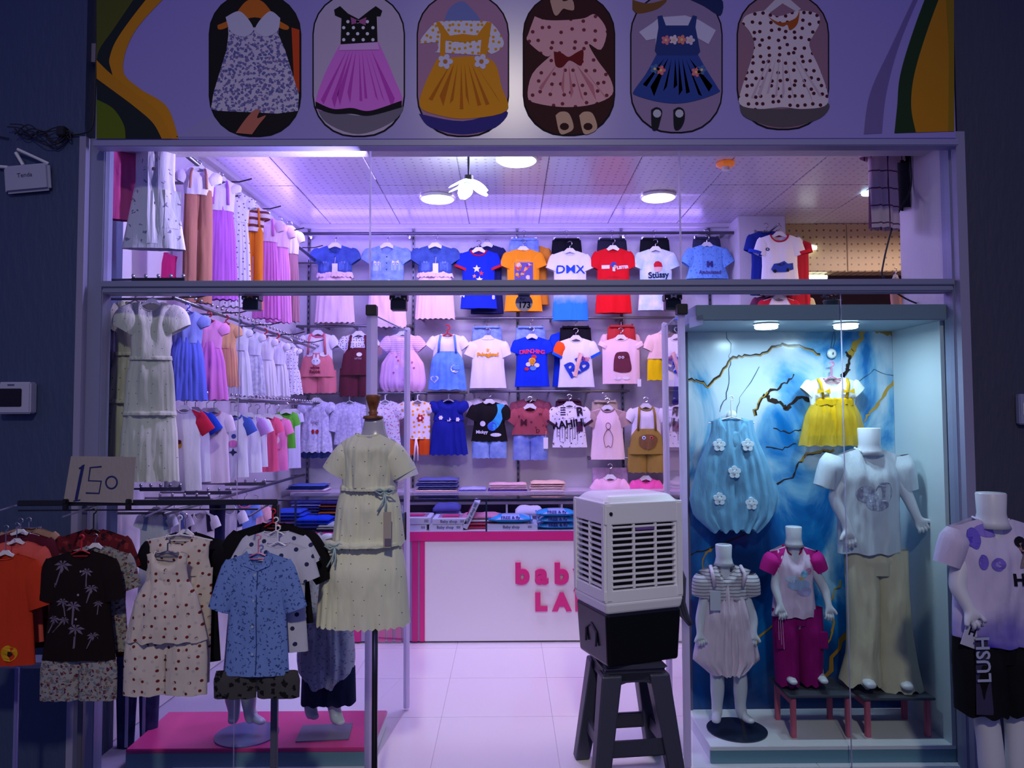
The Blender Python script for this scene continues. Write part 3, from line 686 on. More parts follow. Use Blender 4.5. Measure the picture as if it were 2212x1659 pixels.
def hanger(root_loc, k, short, style='white', hook=20, hw=24, rz=0.0, drop=0, off=0.0, group=None):
    """clothes hanger; origin where the garment neck sits"""
    style_c = {'white': (232, 230, 234), 'red': (205, 26, 40), 'grey': (70, 76, 110), 'black': (16, 16, 18), 'blue': (60, 80, 200), 'pink': (225, 120, 160)}
    words_ = {'white': 'white plastic', 'red': 'red plastic', 'grey': 'dark grey plastic', 'black': 'black plastic', 'blue': 'blue plastic', 'pink': 'pink plastic', 'wirewhite': 'white tubular', 'clip': 'chrome clip'}
    o = thing('clothes_hanger', words_[style] + ' hanger holding the ' + short, 'hanger', root_loc, rz, group)
    hm = CHROME if style in ('white', 'clip') else mat('hanger_plastic', style_c.get(style, (232, 230, 234)), .35)
    if style in ('white',):
        pts = [(-6, 7), (6, 7), (12, 1), (hw, -7), (hw+1, -11), (10, -5), (0, -1), (-10, -5), (-hw-1, -11), (-hw, -7), (-12, 1)]
        MB().prism([(x*k, z*k) for x, z in pts], -1.6*k, 1.6*k).build('shoulder_bar', mat('hanger_plastic', style_c[style], .35), o)
        z0 = 6
    elif style == 'clip':
        MB().tube([(-hw*k, 0, 0), (hw*k, 0, 0)], 1.0*k, 6).build('bar', CHROME, o)
        for s in (-1, 1): box('clip', BLACKP if hw < 20 else CHROME, (s*hw-2)*k, (s*hw+2)*k, -2.5*k, 2.5*k, -7*k, 3*k, o)
        z0 = 0
    else:
        r = 1.4*k
        MB().tube([(-hw*k, 0, -11*k), (-hw*.5*k, 0, -4*k), (0, 0, 2*k), (hw*.5*k, 0, -4*k), (hw*k, 0, -11*k)], r, 6).build('shoulder_bar', hm, o)
        MB().tube([(-hw*k, 0, -11*k), (hw*k, 0, -11*k)], r*.8, 6).build('cross_bar', hm, o)
        z0 = 2
    r = 5.0; zc = hook-r
    pts = [(0, 0, z0*k), (0, 0, (zc-r-1)*k)] + [(r*math.sin(a)*k, 0, (zc - r*math.cos(a))*k) for a in [PI*1.35*i/9 for i in range(10)]]
    MB().tube(pts, (1.0 if style in ('white', 'clip') else 1.5)*k, 6).build('hook', hm, o)
    return o
def root_of(name, label, cat, px, py, Y, rz=0.0, group=None):
    p = at(px, py, Y); return thing(name, label, cat, p, rz, group), 1/sc(Y), p
def tee(px, py, Y, label, short, col, W=36, L=130, nw=14, nd=10, slv=24, sw=15, ang=67, m=None, sm=None, cuff=None, ring=None, hang='white', hook=22,
        hem=None, rz=0.0, th=9, name='tee_shirt', cat='shirt', group=None, seed=None, fa=1.0, nf=3, puff=0, raglan=None, smats=None, flare=1.05, scal=0, slope=.32, hhw=None, cw=None):
    r, k, p = root_of(name, label, cat, px, py, Y, rz, group)
    sd = seed if seed is not None else int(px*3+py)
    m = m or fab(*col)
    hw = [(0, W), (.14, W*.93), (.5, W*.92), (1, W*flare)]
    sh = Shell(k, L, hw, (nw, nd, 2.5), slope, th, nf, fa, seed=sd, scal=scal)
    sh.mesh(MB()).build('body', m, r, True)
    if slv: sleeves(r, k, W, sm or m, slv, sw, ang, puff, fab(*cuff) if cuff else None, nw=nw, mats=smats, slope=slope, t=th*.8, cw=cw)
    collar(r, k, sh, fab(*ring) if ring else m, 1.9 if ring else 1.2)
    if raglan:
        for s in (-1, 1):
            dpoly(r, sh, [(s*(nw+1), -1.5), (s*(W*.985), -(W-nw)*slope-1), (s*W*.90, -26), (s*W*.72, -22)], (0, 0, 0), 'raglan_yoke', .7, 2, m=fab(*raglan))
    if hang: hanger(p, k, short, hang, hook, hhw or min(24, W*.72), rz)
    return r, k, sh
def swing_tag(r, k, sh, x, z, w=5, h=11, col=(232, 226, 228)):
    y = sh.fy(x*k, z*k) - 2*k
    box('price_tag', mat('tag_card', col, .6), (x-w)*k, (x+w)*k, y-.6*k, y, (z-h)*k, (z+h)*k, r)
    MB().tube([(x*k, y, (z+h)*k), ((x+1)*k, y+1*k, (z+h+14)*k)], .35*k, 4).build('tag_string', WHITEP, r)
def skirt(r, k, m, zt, L, w0, w1, nf=9, fa=2.2, th=12, seed=1, name='skirt', hem=1.5, cx=0, bub=False, yo=0):
    hw = [(0, w0), (.3, w0+(w1-w0)*.5), (1, w1)] if not bub else [(0, w0), (.35, w1*.9), (.75, w1), (.92, w1*.95), (1, w1*.82)]
    sh = Shell(k, L, hw, None, 0, th, nf, fa, zt=zt, seed=seed, hem=hem, hemf=nf*.7, cx=cx, bub=bub, yo=yo)
    sh.mesh(MB(), 44, 12).build(name, m, r, True); return sh
def shorts(r, k, m, zt, w, L, name='shorts', seed=3, gap=5, th=8, flare=1.12):
    return pants(MB(), k, zt, w, L, gap, seed, th, flare).build(name, m, r, True)
# ------------------------------------------------------------------ back wall: uprights, rails, three rows of outfits
YR = YB - 0.16
def rail_x(px0, px1, py, Y, label, r=0.011, prop='clothes_rail', m=None):
    a, b = at(px0, py, Y), at(px1, py, Y); o = thing(prop, label, 'rail', ((a.x+b.x)/2, Y, a.z))
    h = (b.x-a.x)/2
    MB().tube([(-h, 0, 0), (h, 0, 0)], r, 10).build('bar', m or STEEL, o, True)
    for x in (-h*.96, -h*.5, 0, h*.5, h*.96):
        box('bracket', STEEL, x-.006, x+.006, 0.0, YB-Y-.012, -.014, .014, o)
    return o
rail_x(645, 1585, 505, YR, 'top steel clothes rail on the back wall', 0.014)
rail_x(900, 1480, 688, YR, 'middle steel clothes rail on the back wall under the top row')
rail_x(640, 890, 705, YR, 'short steel clothes rail over pink overalls on back wall')
rail_x(640, 1010, 850, YR, 'low steel clothes rail over the white frilly dresses on back wall')
rail_x(1014, 1360, 846, YR, 'low steel clothes rail over the black tee on back wall')
rail_x(1270, 1475, 990, YR, 'lowest steel clothes rail over pink baby clothes near the air cooler')
for px, lab in ((668, 'leftmost'), (893, 'second from left'), (1117, 'middle'), (1341, 'second from right'), (1531, 'rightmost')):
    p = at(px, 485, YB-.01); zb = .95
    u = thing('slotted_upright', lab + ' of five slotted steel uprights on the back wall', 'upright', (p.x, YB-0.006, zb))
    H = p.z - zb
    box('channel', STEEL, -.012, .012, -.006, .004, 0, H, u)
    b = MB()
    for i in range(int(H/0.05)): b.box(-.004, .004, -.0075, -.006, .02+i*.05, .045+i*.05)
    s = b.build('slots', mat('slot_dark', (10, 10, 14), .8), u); s['kind'] = 'stuff'
YG = YR
denim = lambda c1, c2, s=18: pattern('denim', 'denim', c1, [c2], s, .22, rough=.85, bump=.3)
dn_dark, dn_light = denim((72, 98, 170), (52, 74, 140)), denim((150, 175, 225), (105, 135, 200))
pinkskirt = fab(238, 205, 215)
G1 = 'outfits on the top back rail'; G2 = 'outfits on the middle back rail'; G3 = 'outfits on the low back rail'
def bow(r, k, sh, x, z, s, m, name='bow'):
    y = sh.fy(x*k, z*k) - 1.5*k
    b = MB()
    for q in (-1, 1):
        b.prism([(x*k, z*k), ((x+q*s)*k, (z+s*.55)*k), ((x+q*s*1.05)*k, (z-s*.45)*k)], y-1.2*k, y)
        b.prism([(x*k, z*k), ((x+q*s*.5)*k, (z-s)*k), ((x+q*s*.8)*k, (z-s*.8)*k)], y-.8*k, y)
    b.build(name, m, r)
def buttons(r, k, sh, pts, rad=1.6, col=(30, 34, 60)):
    for x, z in pts:
        y = sh.fy(x*k, z*k)
        b = MB().lathe([(0, 0), (rad*k, 0), (rad*k, .6*k), (0, .9*k)], 10)
        o = b.build('button', mat('button', col, .4), r, loc=(x*k, y-.1*k, z*k)); o.rotation_euler = (PI/2, 0, 0)
# row 1 ------------------------------------------------------
for px, lab, light, sb, tagx in ((724, 'dark denim puff sleeve bolero over pink pleated skirt, leftmost on top back rail', 0, 700, 1), (836, 'light denim jacket with white bows over pale pink skirt on top back rail', 1, 710, 0), (940, 'dark denim puff sleeve bolero over pink skirt, beside the blue graphic tee', 0, 692, 1)):
    dm = dn_light if light else dn_dark
    r, k, sh = tee(px, 531, YG, lab, lab.split(',')[0].split(' over')[0] + (' on far left' if px == 724 else ''), (0, 0, 0), W=40, L=62 if not light else 80, nw=16, nd=18, slv=24, sw=17, ang=56, m=dm, puff=4, hang='white', hook=26, name='denim_dress_set', cat='dress', group=G1, th=10, flare=.92)
    skirt(r, k, pinkskirt, -(60 if not light else 76), sb-531-(60 if not light else 76), 33, 44, nf=11, fa=1.8, seed=px)
    if not light: skirt(r, k, pinkskirt, -58, 12, 36, 41, nf=14, fa=2.2, seed=px+1, name='ruffle')
    buttons(r, k, sh, [(1, -26), (1, -40), (1, -54)])
    for s in (-1, 1):
        bow(r, k, sh, s*20, -38, 7 if light else 4, mat('ribbon', (230, 226, 240) if light else (120, 140, 200), .5))
        dpoly(r, sh, rect2d(s*20-9, s*20+9, -56, -38), (0, 0, 0), 'pocket', .5, 1, m=denim((96, 120, 190), (66, 88, 160)) if not light else denim((180, 200, 235), (140, 165, 215)))
    if tagx: swing_tag(r, k, sh, 2, -52, 6, 11)
def backshort(px, py, w, L, col, lab, short, m=None, dY=.05):
    r, k, p = root_of('shorts', lab, 'shorts', px, py, YG+dY)
    shorts(r, k, m or fab(*col), 0, w, L); 
    box('waistband', m or fab(*col), -w*.86*k, w*.86*k, -8.5*k, 8.5*k, -2*k, 3*k, r, 1.2*k)
    hanger(Vector((p.x, p.y, p.z+3*k)), k, short, 'clip', 18, w*.8)
r, k, sh = tee(1034, 541, YG, 'royal blue tee with red neck ring between denim dress and orange tee', 'royal blue tee with red ring', (18, 44, 190), W=38, L=128, nw=17, nd=12, slv=26, sw=17, ring=(190, 20, 40), cuff=(190, 30, 40), group=G1)
for x, z, c, s in ((-4, -42, (232, 226, 236), 9), (6, -52, (210, 60, 60), 6), (-9, -58, (230, 150, 60), 5), (2, -66, (232, 226, 236), 8)): dpoly(r, sh, star2d(x, z, s), c, 'printed_star', 1)
dtext(r, sh, '23', 12, -34, -98, (230, 230, 240), .4, rot=1.4); dtext(r, sh, '8', 12, 32, -104, (230, 230, 240), .4)
r, k, sh = tee(1052, 530, YG+.06, 'navy tee with red hem hanging behind the royal blue tee', 'navy tee behind royal blue tee', (28, 30, 84), W=34, L=150, slv=26, sw=16, hook=14, cuff=(190, 20, 30), group=G1)
r, k, sh = tee(1130, 539, YG, 'orange tee with square comic picture print on top back rail', 'orange tee', (250, 150, 20), W=38, L=136, nw=15, nd=3, slv=26, sw=17, group=G1, flare=1.1)
dpoly(r, sh, rect2d(-19, 21, -74, -30), (96, 84, 150), 'picture_print', .8, 2)
random.seed(9)
for i in range(16):
    x, z = random.uniform(-15, 16), random.uniform(-70, -34)
    dpoly(r, sh, disc2d(x, z, random.uniform(2.5, 5.5), 7), random.choice([(230, 160, 50), (220, 70, 70), (60, 70, 160), (225, 200, 210), (190, 90, 60)]), 'printed_blot', 1.2, 0)
dtext(r, sh, 'Thunderbolt', 6, 0, -26, (225, 190, 120))
backshort(1132, 519, 32, 60, (90, 120, 190), 'blue denim shorts clipped behind the orange tee', 'denim shorts behind orange tee', dn_light)
tee(1150, 531, YG+.09, 'second orange tee peeking out behind the orange picture tee', 'second orange tee', (226, 140, 40), W=34, L=130, slv=24, hook=16, group=G1)
r, k, sh = tee(1231, 543, YG, 'white tee with blue DMX lettering fading to blue hem', 'white and blue DMX tee', (0, 0, 0), W=38, L=152, nw=15, nd=10, slv=28, sw=16, ang=66, m=pattern('dip_dye', 'fade', (236, 232, 242), [(40, 130, 235)], 14, .1, z0=-.40, z1=-.20), sm=fab(236, 232, 242), group=G1)
dtext(r, sh, 'DMX', 25, 0, -42, (30, 74, 180), .35, sq=1.15)
backshort(1224, 519, 32, 60, (12, 12, 22), 'black shorts clipped behind the DMX tee', 'black shorts behind the DMX tee')
r, k, sh = tee(1324, 537, YG, 'bright red tee with white block lettering on top back rail', 'bright red tee', (226, 14, 26), W=38, L=142, nw=15, nd=9, slv=30, sw=16, ang=66, group=G1)
dpoly(r, sh, rect2d(-26, -9, -46, -38), (232, 226, 230)); dtext(r, sh, 'LISTER', 9, 20, -43, (232, 226, 230), .5, .1)
dpoly(r, sh, disc2d(0, -38, 7, 10), (60, 70, 150)); dpoly(r, sh, disc2d(3, -42, 4, 10), (225, 170, 130), off=1.3)
dpoly(r, sh, rect2d(-3, 3, -52, -43), (225, 225, 232), off=1.3); dtext(r, sh, '- ~~~~~~ -', 7, 0, -64, (110, 40, 60))
backshort(1322, 519, 32, 60, (34, 34, 52), 'charcoal shorts clipped behind the bright red tee', 'charcoal shorts behind red tee')
r, k, sh = tee(1416, 539, YG, 'white tee with red cap boy and black script on top back rail', 'white red-cap tee', (0, 0, 0), W=38, L=134, nw=15, nd=9, slv=28, sw=16, m=pattern('dip_dye', 'speckle', (238, 236, 240), [(190, 215, 240)], 9, .12), group=G1)
dpoly(r, sh, disc2d(3, -43, 8.5, 14), (228, 178, 172)); dpoly(r, sh, [(-6, -40), (-6, -34), (-2, -28), (5, -27), (11, -31), (13, -40)], (205, 20, 40), 'printed_cap', 1.4)
dtext(r, sh, 'Stüssy', 18, 4, -58, (24, 40, 70), .5, .06)
backshort(1414, 518, 32, 66, (12, 12, 22), 'black shorts clipped behind the white red-cap tee', 'black shorts behind red-cap tee')
r, k, sh = tee(1527, 530, YG, 'pale blue cropped tee with dark emblem, rightmost on top back rail', 'pale blue cropped tee', (0, 0, 0), W=40, L=74, nw=14, nd=5, slv=30, sw=18, ang=56, m=pattern('leaf_print', 'floral', (116, 168, 240), [(70, 130, 215)], 30, .16), group=G1, flare=1.18)
dtext(r, sh, 'M', 17, 3, -44, (60, 50, 120), 1.0); dtext(r, sh, 'Ambulated', 11, 3, -61, (90, 60, 120), .2)
backshort(1526, 516, 30, 40, (52, 54, 84), 'slate shorts clipped behind the pale blue cropped tee', 'slate shorts at rail end')
# column rail tees
r, k, sh = tee(1683, 507, 2.42, 'white tee with red neck, blue left cuff and blue car print on the column', 'white car tee on the column', (240, 236, 244), W=42, L=132, nw=19, nd=16, slv=30, sw=19, ang=68, ring=(190, 24, 50), hook=22, name='tee_shirt')
dpoly(r, sh, [(-22, -78), (-16, -66), (-4, -64), (6, -60), (14, -66), (26, -64), (27, -78), (10, -84), (-18, -84)], (44, 72, 170), 'printed_car'); dpoly(r, sh, [(-12, -68), (-3, -66), (4, -63), (8, -67), (0, -71)], (30, 40, 80), 'printed_windscreen', 1.4)
dpoly(r, sh, disc2d(-14, -82, 4, 10), (20, 24, 40), off=1.5); dpoly(r, sh, disc2d(14, -80, 4, 10), (20, 24, 40), off=1.5)
for s, c in ((-1, (30, 60, 190)), (1, (205, 24, 40))): sleeve(MB(), k, (s*50, -36), (s*52, -43), 18, 18, 8, 8, rows=2).build('cuff', fab(*c), r, True)
dtext(r, sh, 'MAYO', 9, -38, -34, (40, 44, 80), .5); dtext(r, sh, 'NE', 11, 38, -32, (40, 44, 80), .5)
tee(1655, 500, 2.52, 'blue and navy tee hanging behind the white car tee', 'navy tee on column', (24, 44, 140), W=36, L=140, slv=30, sw=18, ang=72, hook=18, hang='clip')
tee(1722, 520, 2.55, 'red striped tee mostly hidden behind the white car tee', 'hidden striped tee on column', (190, 30, 50), W=26, L=150, slv=18, sw=12, ang=76, hook=14)
tee(1682, 643, 2.45, 'white raglan tee with red shoulders under the car tee', 'red raglan tee on column', (232, 222, 230), W=38, L=80, nw=15, nd=10, slv=34, sw=17, ang=56, sm=fab(200, 28, 50), raglan=(200, 28, 50), hook=16)
tee(1664, 638, 2.54, 'grey and red tee hanging behind the red raglan tee', 'grey tee behind raglan', (110, 50, 80), W=34, L=80, slv=24, sw=17, ang=60, hook=14)
tee(1728, 640, 2.56, 'beige tee hanging at the right of the red raglan tee', 'beige tee behind raglan', (206, 190, 150), W=26, L=80, slv=16, sw=14, ang=70, hook=14)
def arm_rail(px, py, Y, ln, label):
    p = at(px, py, Y); o = thing('face_out_arm', label, 'rail', p)
    MB().tube([(0, 0, 0), (0, ln, -.01)], .008, 8).build('bar', STEEL, o, True); box('wall_plate', STEEL, -.012, .012, ln-.005, ln, -.05, .03, o)
arm_rail(1683, 484, 2.34, 2.65-2.34, 'steel face-out arm on the column above the white car tee')
arm_rail(1683, 627, 2.36, 2.65-2.36, 'steel face-out arm on the column above the red raglan tee')
# row 2 ------------------------------------------------------
def bib_set(px, py, Y, lab, short, top, main, bot, W=34, topm=None, mainm=None, group=G2, bibw=22, legs=True, hook=20, bibz=-38, tops='white', ring=None, skirtw=46):
    r, k, sh = tee(px, py, Y, lab, short, top, W=W, L=66, nw=14, nd=9, slv=20, sw=14, ang=52, m=topm, group=group, hang=tops, hook=hook, name='pinafore_set', cat='outfit', ring=ring, flare=.95)
    m = mainm or fab(*main); Lb = bot - py
    if legs:
        b = MB(); Shell(k, (Lb+bibz)*.45+12, [(0, bibw), (.25, W*.95), (1, W*1.15)], None, th=12, nf=3, fa=.8, zt=bibz, seed=px, yo=-4).mesh(b, 18, 8)
        z2 = bibz-(Lb+bibz)*.42
        for s in (-1, 1): Shell(k, Lb+z2, [(0, W*.6), (.8, W*.66), (1, W*.6)], None, th=11, nf=2, fa=.8, zt=z2, cx=s*W*.58, seed=px+s, hem=1).mesh(b, 12, 7)
        b.build('overalls', m, r, True); s2 = Shell(k, (Lb+bibz)*.45+12, [(0, bibw), (.25, W*.95), (1, W*1.15)], None, th=12, nf=3, fa=.8, zt=bibz, seed=px, yo=-4)
    else:
        s2 = Shell(k, Lb+bibz, [(0, bibw), (.2, W), (1, skirtw)], None, th=13, nf=9, fa=1.8, zt=bibz, seed=px, hem=1, yo=-5); b = MB(); s2.mesh(b, 36, 12); b.build('pinafore', m, r, True)
    for s in (-1, 1): MB().tube([(s*15*k, -6*k, -3*k), (s*17*k, -11*k, -18*k), (s*(bibw-3)*k, -10*k, (bibz-3)*k)], 2.6*k, 6).build('strap', m, r, True)
    return r, k, sh, s2
r, k, sh, s2 = bib_set(687, 720, YG, 'salmon pink overalls with rabbit badge over a white tee on middle back rail', 'salmon rabbit overalls', (232, 226, 240), (222, 122, 130), 850, ring=(215, 100, 130), bibz=-44)
dpoly(r, s2, disc2d(0, -62, 10, 14, 8), (236, 232, 240), 'rabbit_badge', 1.2)
for s in (-1, 1):
    dpoly(r, s2, disc2d(s*4, -53, 2.5, 10, 7), (236, 232, 240), 'rabbit_ear', 1.3); dpoly(r, s2, disc2d(s*3.5, -61, 1.2, 6), (30, 20, 30), 'rabbit_eye', 1.9)
    dpoly(r, s2, disc2d(s*15, -47, 8, 12, 5), (226, 220, 236), 'strap_patch', 1.4)
dtext(r, s2, 'white\nRabbit', 9, -2, -80, (120, 30, 50), .4)
r, k, sh, s2 = bib_set(775, 722, YG, 'maroon overalls with white bear badge over spotted blouse', 'maroon bear overalls', 0, (92, 22, 42), 857, topm=pattern('navy_dots', 'dots', (232, 226, 240), [(40, 40, 80)], 46, .2), bibz=-30)
dpoly(r, s2, disc2d(4, -45, 6, 12, 4.5), (232, 226, 236), 'bear_badge', 1.2); dtext(r, s2, 'LITTLE', 5, 2, -54, (200, 190, 210))
r, k, sh = tee(870, 722, YG, 'pink bubble dress with striped sleeves right of the maroon overalls', 'pink bubble dress', 0, W=34, L=50, nw=14, nd=6, slv=24, sw=15, ang=48, m=pattern('pink_stripes', 'stripes', (240, 205, 226), [(206, 120, 150)], 60, .2), puff=2, name='dress', cat='dress', group=G2, flare=.8)
s2 = skirt(r, k, fab(240, 190, 225), -32, 92, 24, 51, nf=8, fa=2.0, bub=True, seed=4)
for x, z in ((-12, -50), (-8, -58), (22, -62), (-18, -84), (2, -100), (26, -74)): dpoly(r, s2, disc2d(x, z, 2.2, 7), (200, 90, 140), 'printed_flower')
r, k, sh, s2 = bib_set(967, 722, YG, 'sky blue denim pinafore with heart and moon patches over white blouse', 'sky blue pinafore', (240, 232, 236), 0, 843, mainm=denim((110, 160, 240), (80, 130, 220)), legs=False, skirtw=42, bibz=-38, tops='red')
dpoly(r, s2, heart2d(-27, -98, 9), (226, 230, 245), 'heart_patch', 1.2); dpoly(r, s2, heart2d(-27, -98, 6.5), (100, 150, 235), 'heart_patch', 1.8)
dpoly(r, s2, disc2d(17, -76, 9, 12), (226, 230, 245), 'moon_patch', 1.2); dpoly(r, s2, disc2d(20, -74, 7.5, 12), (100, 150, 235), 'moon_patch', 1.8)
backshort(1052, 708, 32, 60, 0, 'denim shorts clipped behind the white yellow-script tee', 'denim shorts behind white tee', dn_light)
r, k, sh = tee(1054, 731, YG, 'white tee with small orange yellow script on middle back rail', 'white yellow-script tee', (240, 232, 240), W=38, L=108, nw=14, nd=3, slv=26, sw=15, ang=66, group=G2)
dtext(r, sh, 'Palaeglow!', 11, 0, -36, (235, 160, 30), .7); dpoly(r, sh, star2d(0, -26, 5), (235, 170, 40), 'printed_star')
backshort(1146, 708, 32, 60, 0, 'denim shorts clipped behind the blue cartoon-lettered tee', 'denim shorts behind blue tee', dn_light)
r, k, sh = tee(1149, 728, YG, 'cobalt blue tee with red arched lettering on middle back rail', 'cobalt blue lettered tee', (12, 50, 205), W=36, L=108, nw=14, nd=9, slv=22, sw=15, ang=68, group=G2)
for i, ch in enumerate('DRENCHING'): dtext(r, sh, ch, 12, -23+i*5.8, -32-abs(i-4)*.5, (235, 60, 90), .35)
for x, z, rr, c in ((0, -52, 8, (235, 180, 60)), (-8, -60, 6, (225, 225, 235)), (10, -62, 6, (225, 225, 235)), (2, -68, 7, (90, 140, 225)), (-12, -70, 5, (190, 50, 60)), (4, -44, 6, (205, 50, 60))): dpoly(r, sh, disc2d(x, z, rr, 9, rr*.8), c, 'printed_blot', 1+.2*rr/5)
dtext(r, sh, '$', 18, 0, -55, (225, 150, 30), 1, off=3)
backshort(1243, 708, 34, 100, (16, 14, 22), 'black trousers clipped behind the colour block RB tee', 'black trousers behind RB tee')
tee(1228, 716, YG+.09, 'royal blue tee peeking out behind the RB tee', 'blue tee behind RB tee', (16, 60, 210), W=34, L=120, slv=26, ang=74, hook=12, group=G2)
r, k, sh = tee(1244, 731, YG, 'white tee with big blue RB letters and one orange sleeve', 'white RB tee', (234, 230, 240), W=38, L=106, nw=15, nd=9, slv=26, sw=15, ang=62, smats=[fab(238, 84, 20), fab(234, 230, 240)], cuff=(20, 90, 215), group=G2)
dtext(r, sh, 'RB', 44, 2, -63, (28, 60, 170), 1.4, .5); dpoly(r, sh, [(-8, -82), (0, -84), (14, -34), (5, -31)], (228, 180, 160), 'printed_plaster', 2.6, 1)
dtext(r, sh, 'SEARCH\nOVER', 5, 21, -46, (200, 70, 90), .2)
backshort(1342, 706, 30, 60, (190, 50, 50), 'red shorts clipped behind the peach seal tee', 'red shorts behind seal tee')
tee(1340, 716, YG+.09, 'peach tee hanging behind the peach seal tee', 'peach tee behind seal tee', (240, 200, 190), W=36, L=110, slv=22, hook=12, group=G2)
r, k, sh = tee(1341, 730, YG, 'pale peach wide vest tee with brown seal figure', 'pale peach seal tee', (244, 206, 208), W=44, L=100, nw=14, nd=7, slv=6, sw=13, ang=60, group=G2, flare=.92)
dpoly(r, sh, curve_pts([(-18, -72), (-17, -50), (-12, -34), (0, -31), (14, -33), (19, -50), (20, -72), (0, -76), (-18, -72)], 4), (104, 42, 58), 'printed_seal', 1)
for s in (-1, 1):
    dpoly(r, sh, disc2d(-1+s*3.5, -43, 3, 10), (225, 210, 215), 'printed_eye', 1.6); dpoly(r, sh, disc2d(-1+s*3.5, -43, 1.3, 8), (30, 20, 30), 'printed_pupil', 2.2)
    dpoly(r, sh, disc2d(s*9, -88, 8, 10, 3.5), (240, 226, 236), 'printed_paw', 1)
swing_tag(r, k, sh, 38, -98, 4, 8)
r, k, sh = tee(1436, 718, YG, 'peach tee over bright yellow shorts at the right of middle rail', 'peach tee with yellow shorts', (244, 204, 190), W=34, L=58, nw=12, nd=5, slv=26, sw=16, ang=64, group=G2, name='tee_shorts_set', cat='outfit', flare=1.15)
shorts(r, k, fab(240, 205, 0), -50, 38, 54, seed=5); dpoly(r, sh, rrect2d(6, -32, 11, 10, 3), (236, 200, 20), 'pocket_patch', 1.2)
r, k, sh = tee(1466, 762, YR-.03, 'deep blue shirt hanging edge on beside the display case', 'deep blue shirt edge', (20, 54, 170), W=16, L=112, nw=5, nd=3, slv=18, sw=10, ang=80, rz=.9, group=None, flare=1.5)
# row 3 ------------------------------------------------------
lace = pattern('lace', 'speckle', (228, 222, 240), [(180, 176, 215)], 50, .18)
r, k, sh = tee(684, 866, YG, 'white lace dress with red cherries and navy trim on low back rail', 'white cherry dress', 0, W=30, L=52, nw=13, nd=10, slv=16, sw=13, ang=50, m=lace, puff=4, name='dress', cat='dress', group=G3, flare=.9, ring=(228, 222, 240))
s2 = skirt(r, k, lace, -36, 74, 26, 36, nf=8, fa=2, seed=6); skirt(r, k, fab(28, 40, 90), -100, 22, 32, 33, nf=5, fa=1, seed=7, name='navy_hem')
for s in (-1, 1): dpoly(r, s2, disc2d(s*4.5, -66, 3.6, 9, 5), (170, 20, 40), 'cherry', 1.2)
bow(r, k, sh, 0, -44, 8, mat('ribbon', (190, 180, 200), .5))
r, k, sh = tee(755, 868, YG, 'white lace cardigan left of the dress form neck', 'white lace cardigan', 0, W=32, L=92, nw=12, nd=6, slv=52, sw=12, ang=76, m=lace, name='cardigan', cat='cardigan', hang='wirewhite', group=G3)
r, k, sh = tee(832, 866, YG, 'white floral blouse right of the dress form neck', 'white floral blouse', 0, W=34, L=120, nw=12, nd=6, slv=26, sw=16, ang=60, m=pattern('pink_floral', 'floral', (232, 226, 240), [(190, 110, 150)], 40, .2), puff=3, name='blouse', cat='blouse', hang='wirewhite', group=G3, flare=1.1)
r, k, sh = tee(902, 866, YG, 'white knotted blouse with orange flowers and rust shorts', 'orange flower blouse', 0, W=30, L=82, nw=11, nd=10, slv=14, sw=14, ang=46, m=pattern('orange_dots', 'dots', (240, 228, 236), [(240, 160, 30)], 22, .22), puff=3, name='blouse_shorts_set', cat='outfit', hang='wirewhite', group=G3, flare=.9)
shorts(r, k, fab(206, 76, 20), -74, 26, 42, seed=8); dpoly(r, sh, flower2d(7, -37, 8, 6), (190, 40, 30), 'flower_applique', 1.2); dpoly(r, sh, disc2d(7, -37, 3, 8), (240, 230, 230), 'flower_centre', 1.8)
for x1 in (-6, 2): MB().tube([(-2*k, -9*k, -80*k), (x1*k*.7, -10*k, -100*k), (x1*k, -9*k, -128*k)], 2*k, 6).build('tie', fab(238, 228, 236), r, True)
navy = fab(22, 34, 140)
r, k, sh = tee(969, 864, YG, 'navy pleated dress with three white flowers on low back rail', 'navy flower dress', (22, 34, 140), W=32, L=44, nw=14, nd=10, slv=16, sw=14, ang=48, m=navy, puff=5, name='dress', cat='dress', hang='wirewhite', group=G3)
s2 = skirt(r, k, navy, -34, 84, 28, 42, nf=9, fa=2.4, seed=9)
for x, z in ((-16, -38), (1, -42), (20, -42)): dpoly(r, s2, flower2d(x, z, 5, 6), (230, 224, 238), 'flower_applique', 1.8)
r, k, sh = tee(1057, 869, YG, 'black tee with blue diagonal splash and denim shorts on low back rail', 'black splash tee', (18, 16, 18), W=36, L=86, nw=14, nd=6, slv=24, sw=18, ang=62, group=G3, name='tee_shorts_set', cat='outfit', scal=3, flare=1.1)
shorts(r, k, dn_light, -78, 36, 42, seed=10)
dpoly(r, sh, curve_pts([(16, -4), (32, -6), (30, -30), (20, -52), (4, -62), (-4, -50), (10, -36), (18, -20), (16, -4)], 4), (60, 170, 225), 'printed_splash')
dpoly(r, sh, disc2d(6, -52, 10, 14), (60, 110, 215), off=1.5); dpoly(r, sh, disc2d(-14, -46, 6, 10), (225, 225, 235)); dpoly(r, sh, disc2d(14, -70, 12, 12, 4), (230, 228, 236))
dtext(r, sh, 'Mickyy', 9, -16, -64, (225, 225, 235), .4)
tee(1050, 858, YG+.07, 'white and red tee hanging behind the black splash tee', 'white tee behind black tee', (226, 216, 226), W=40, L=60, slv=20, hook=16, group=G3)
r, k, sh = tee(1145, 879, YG, 'brick red tee with scattered letters and faded denim shorts', 'brick letter tee', (160, 74, 82), W=36, L=60, nw=15, nd=12, slv=24, sw=17, ang=52, group=G3, name='tee_shorts_set', cat='outfit', flare=1.12)
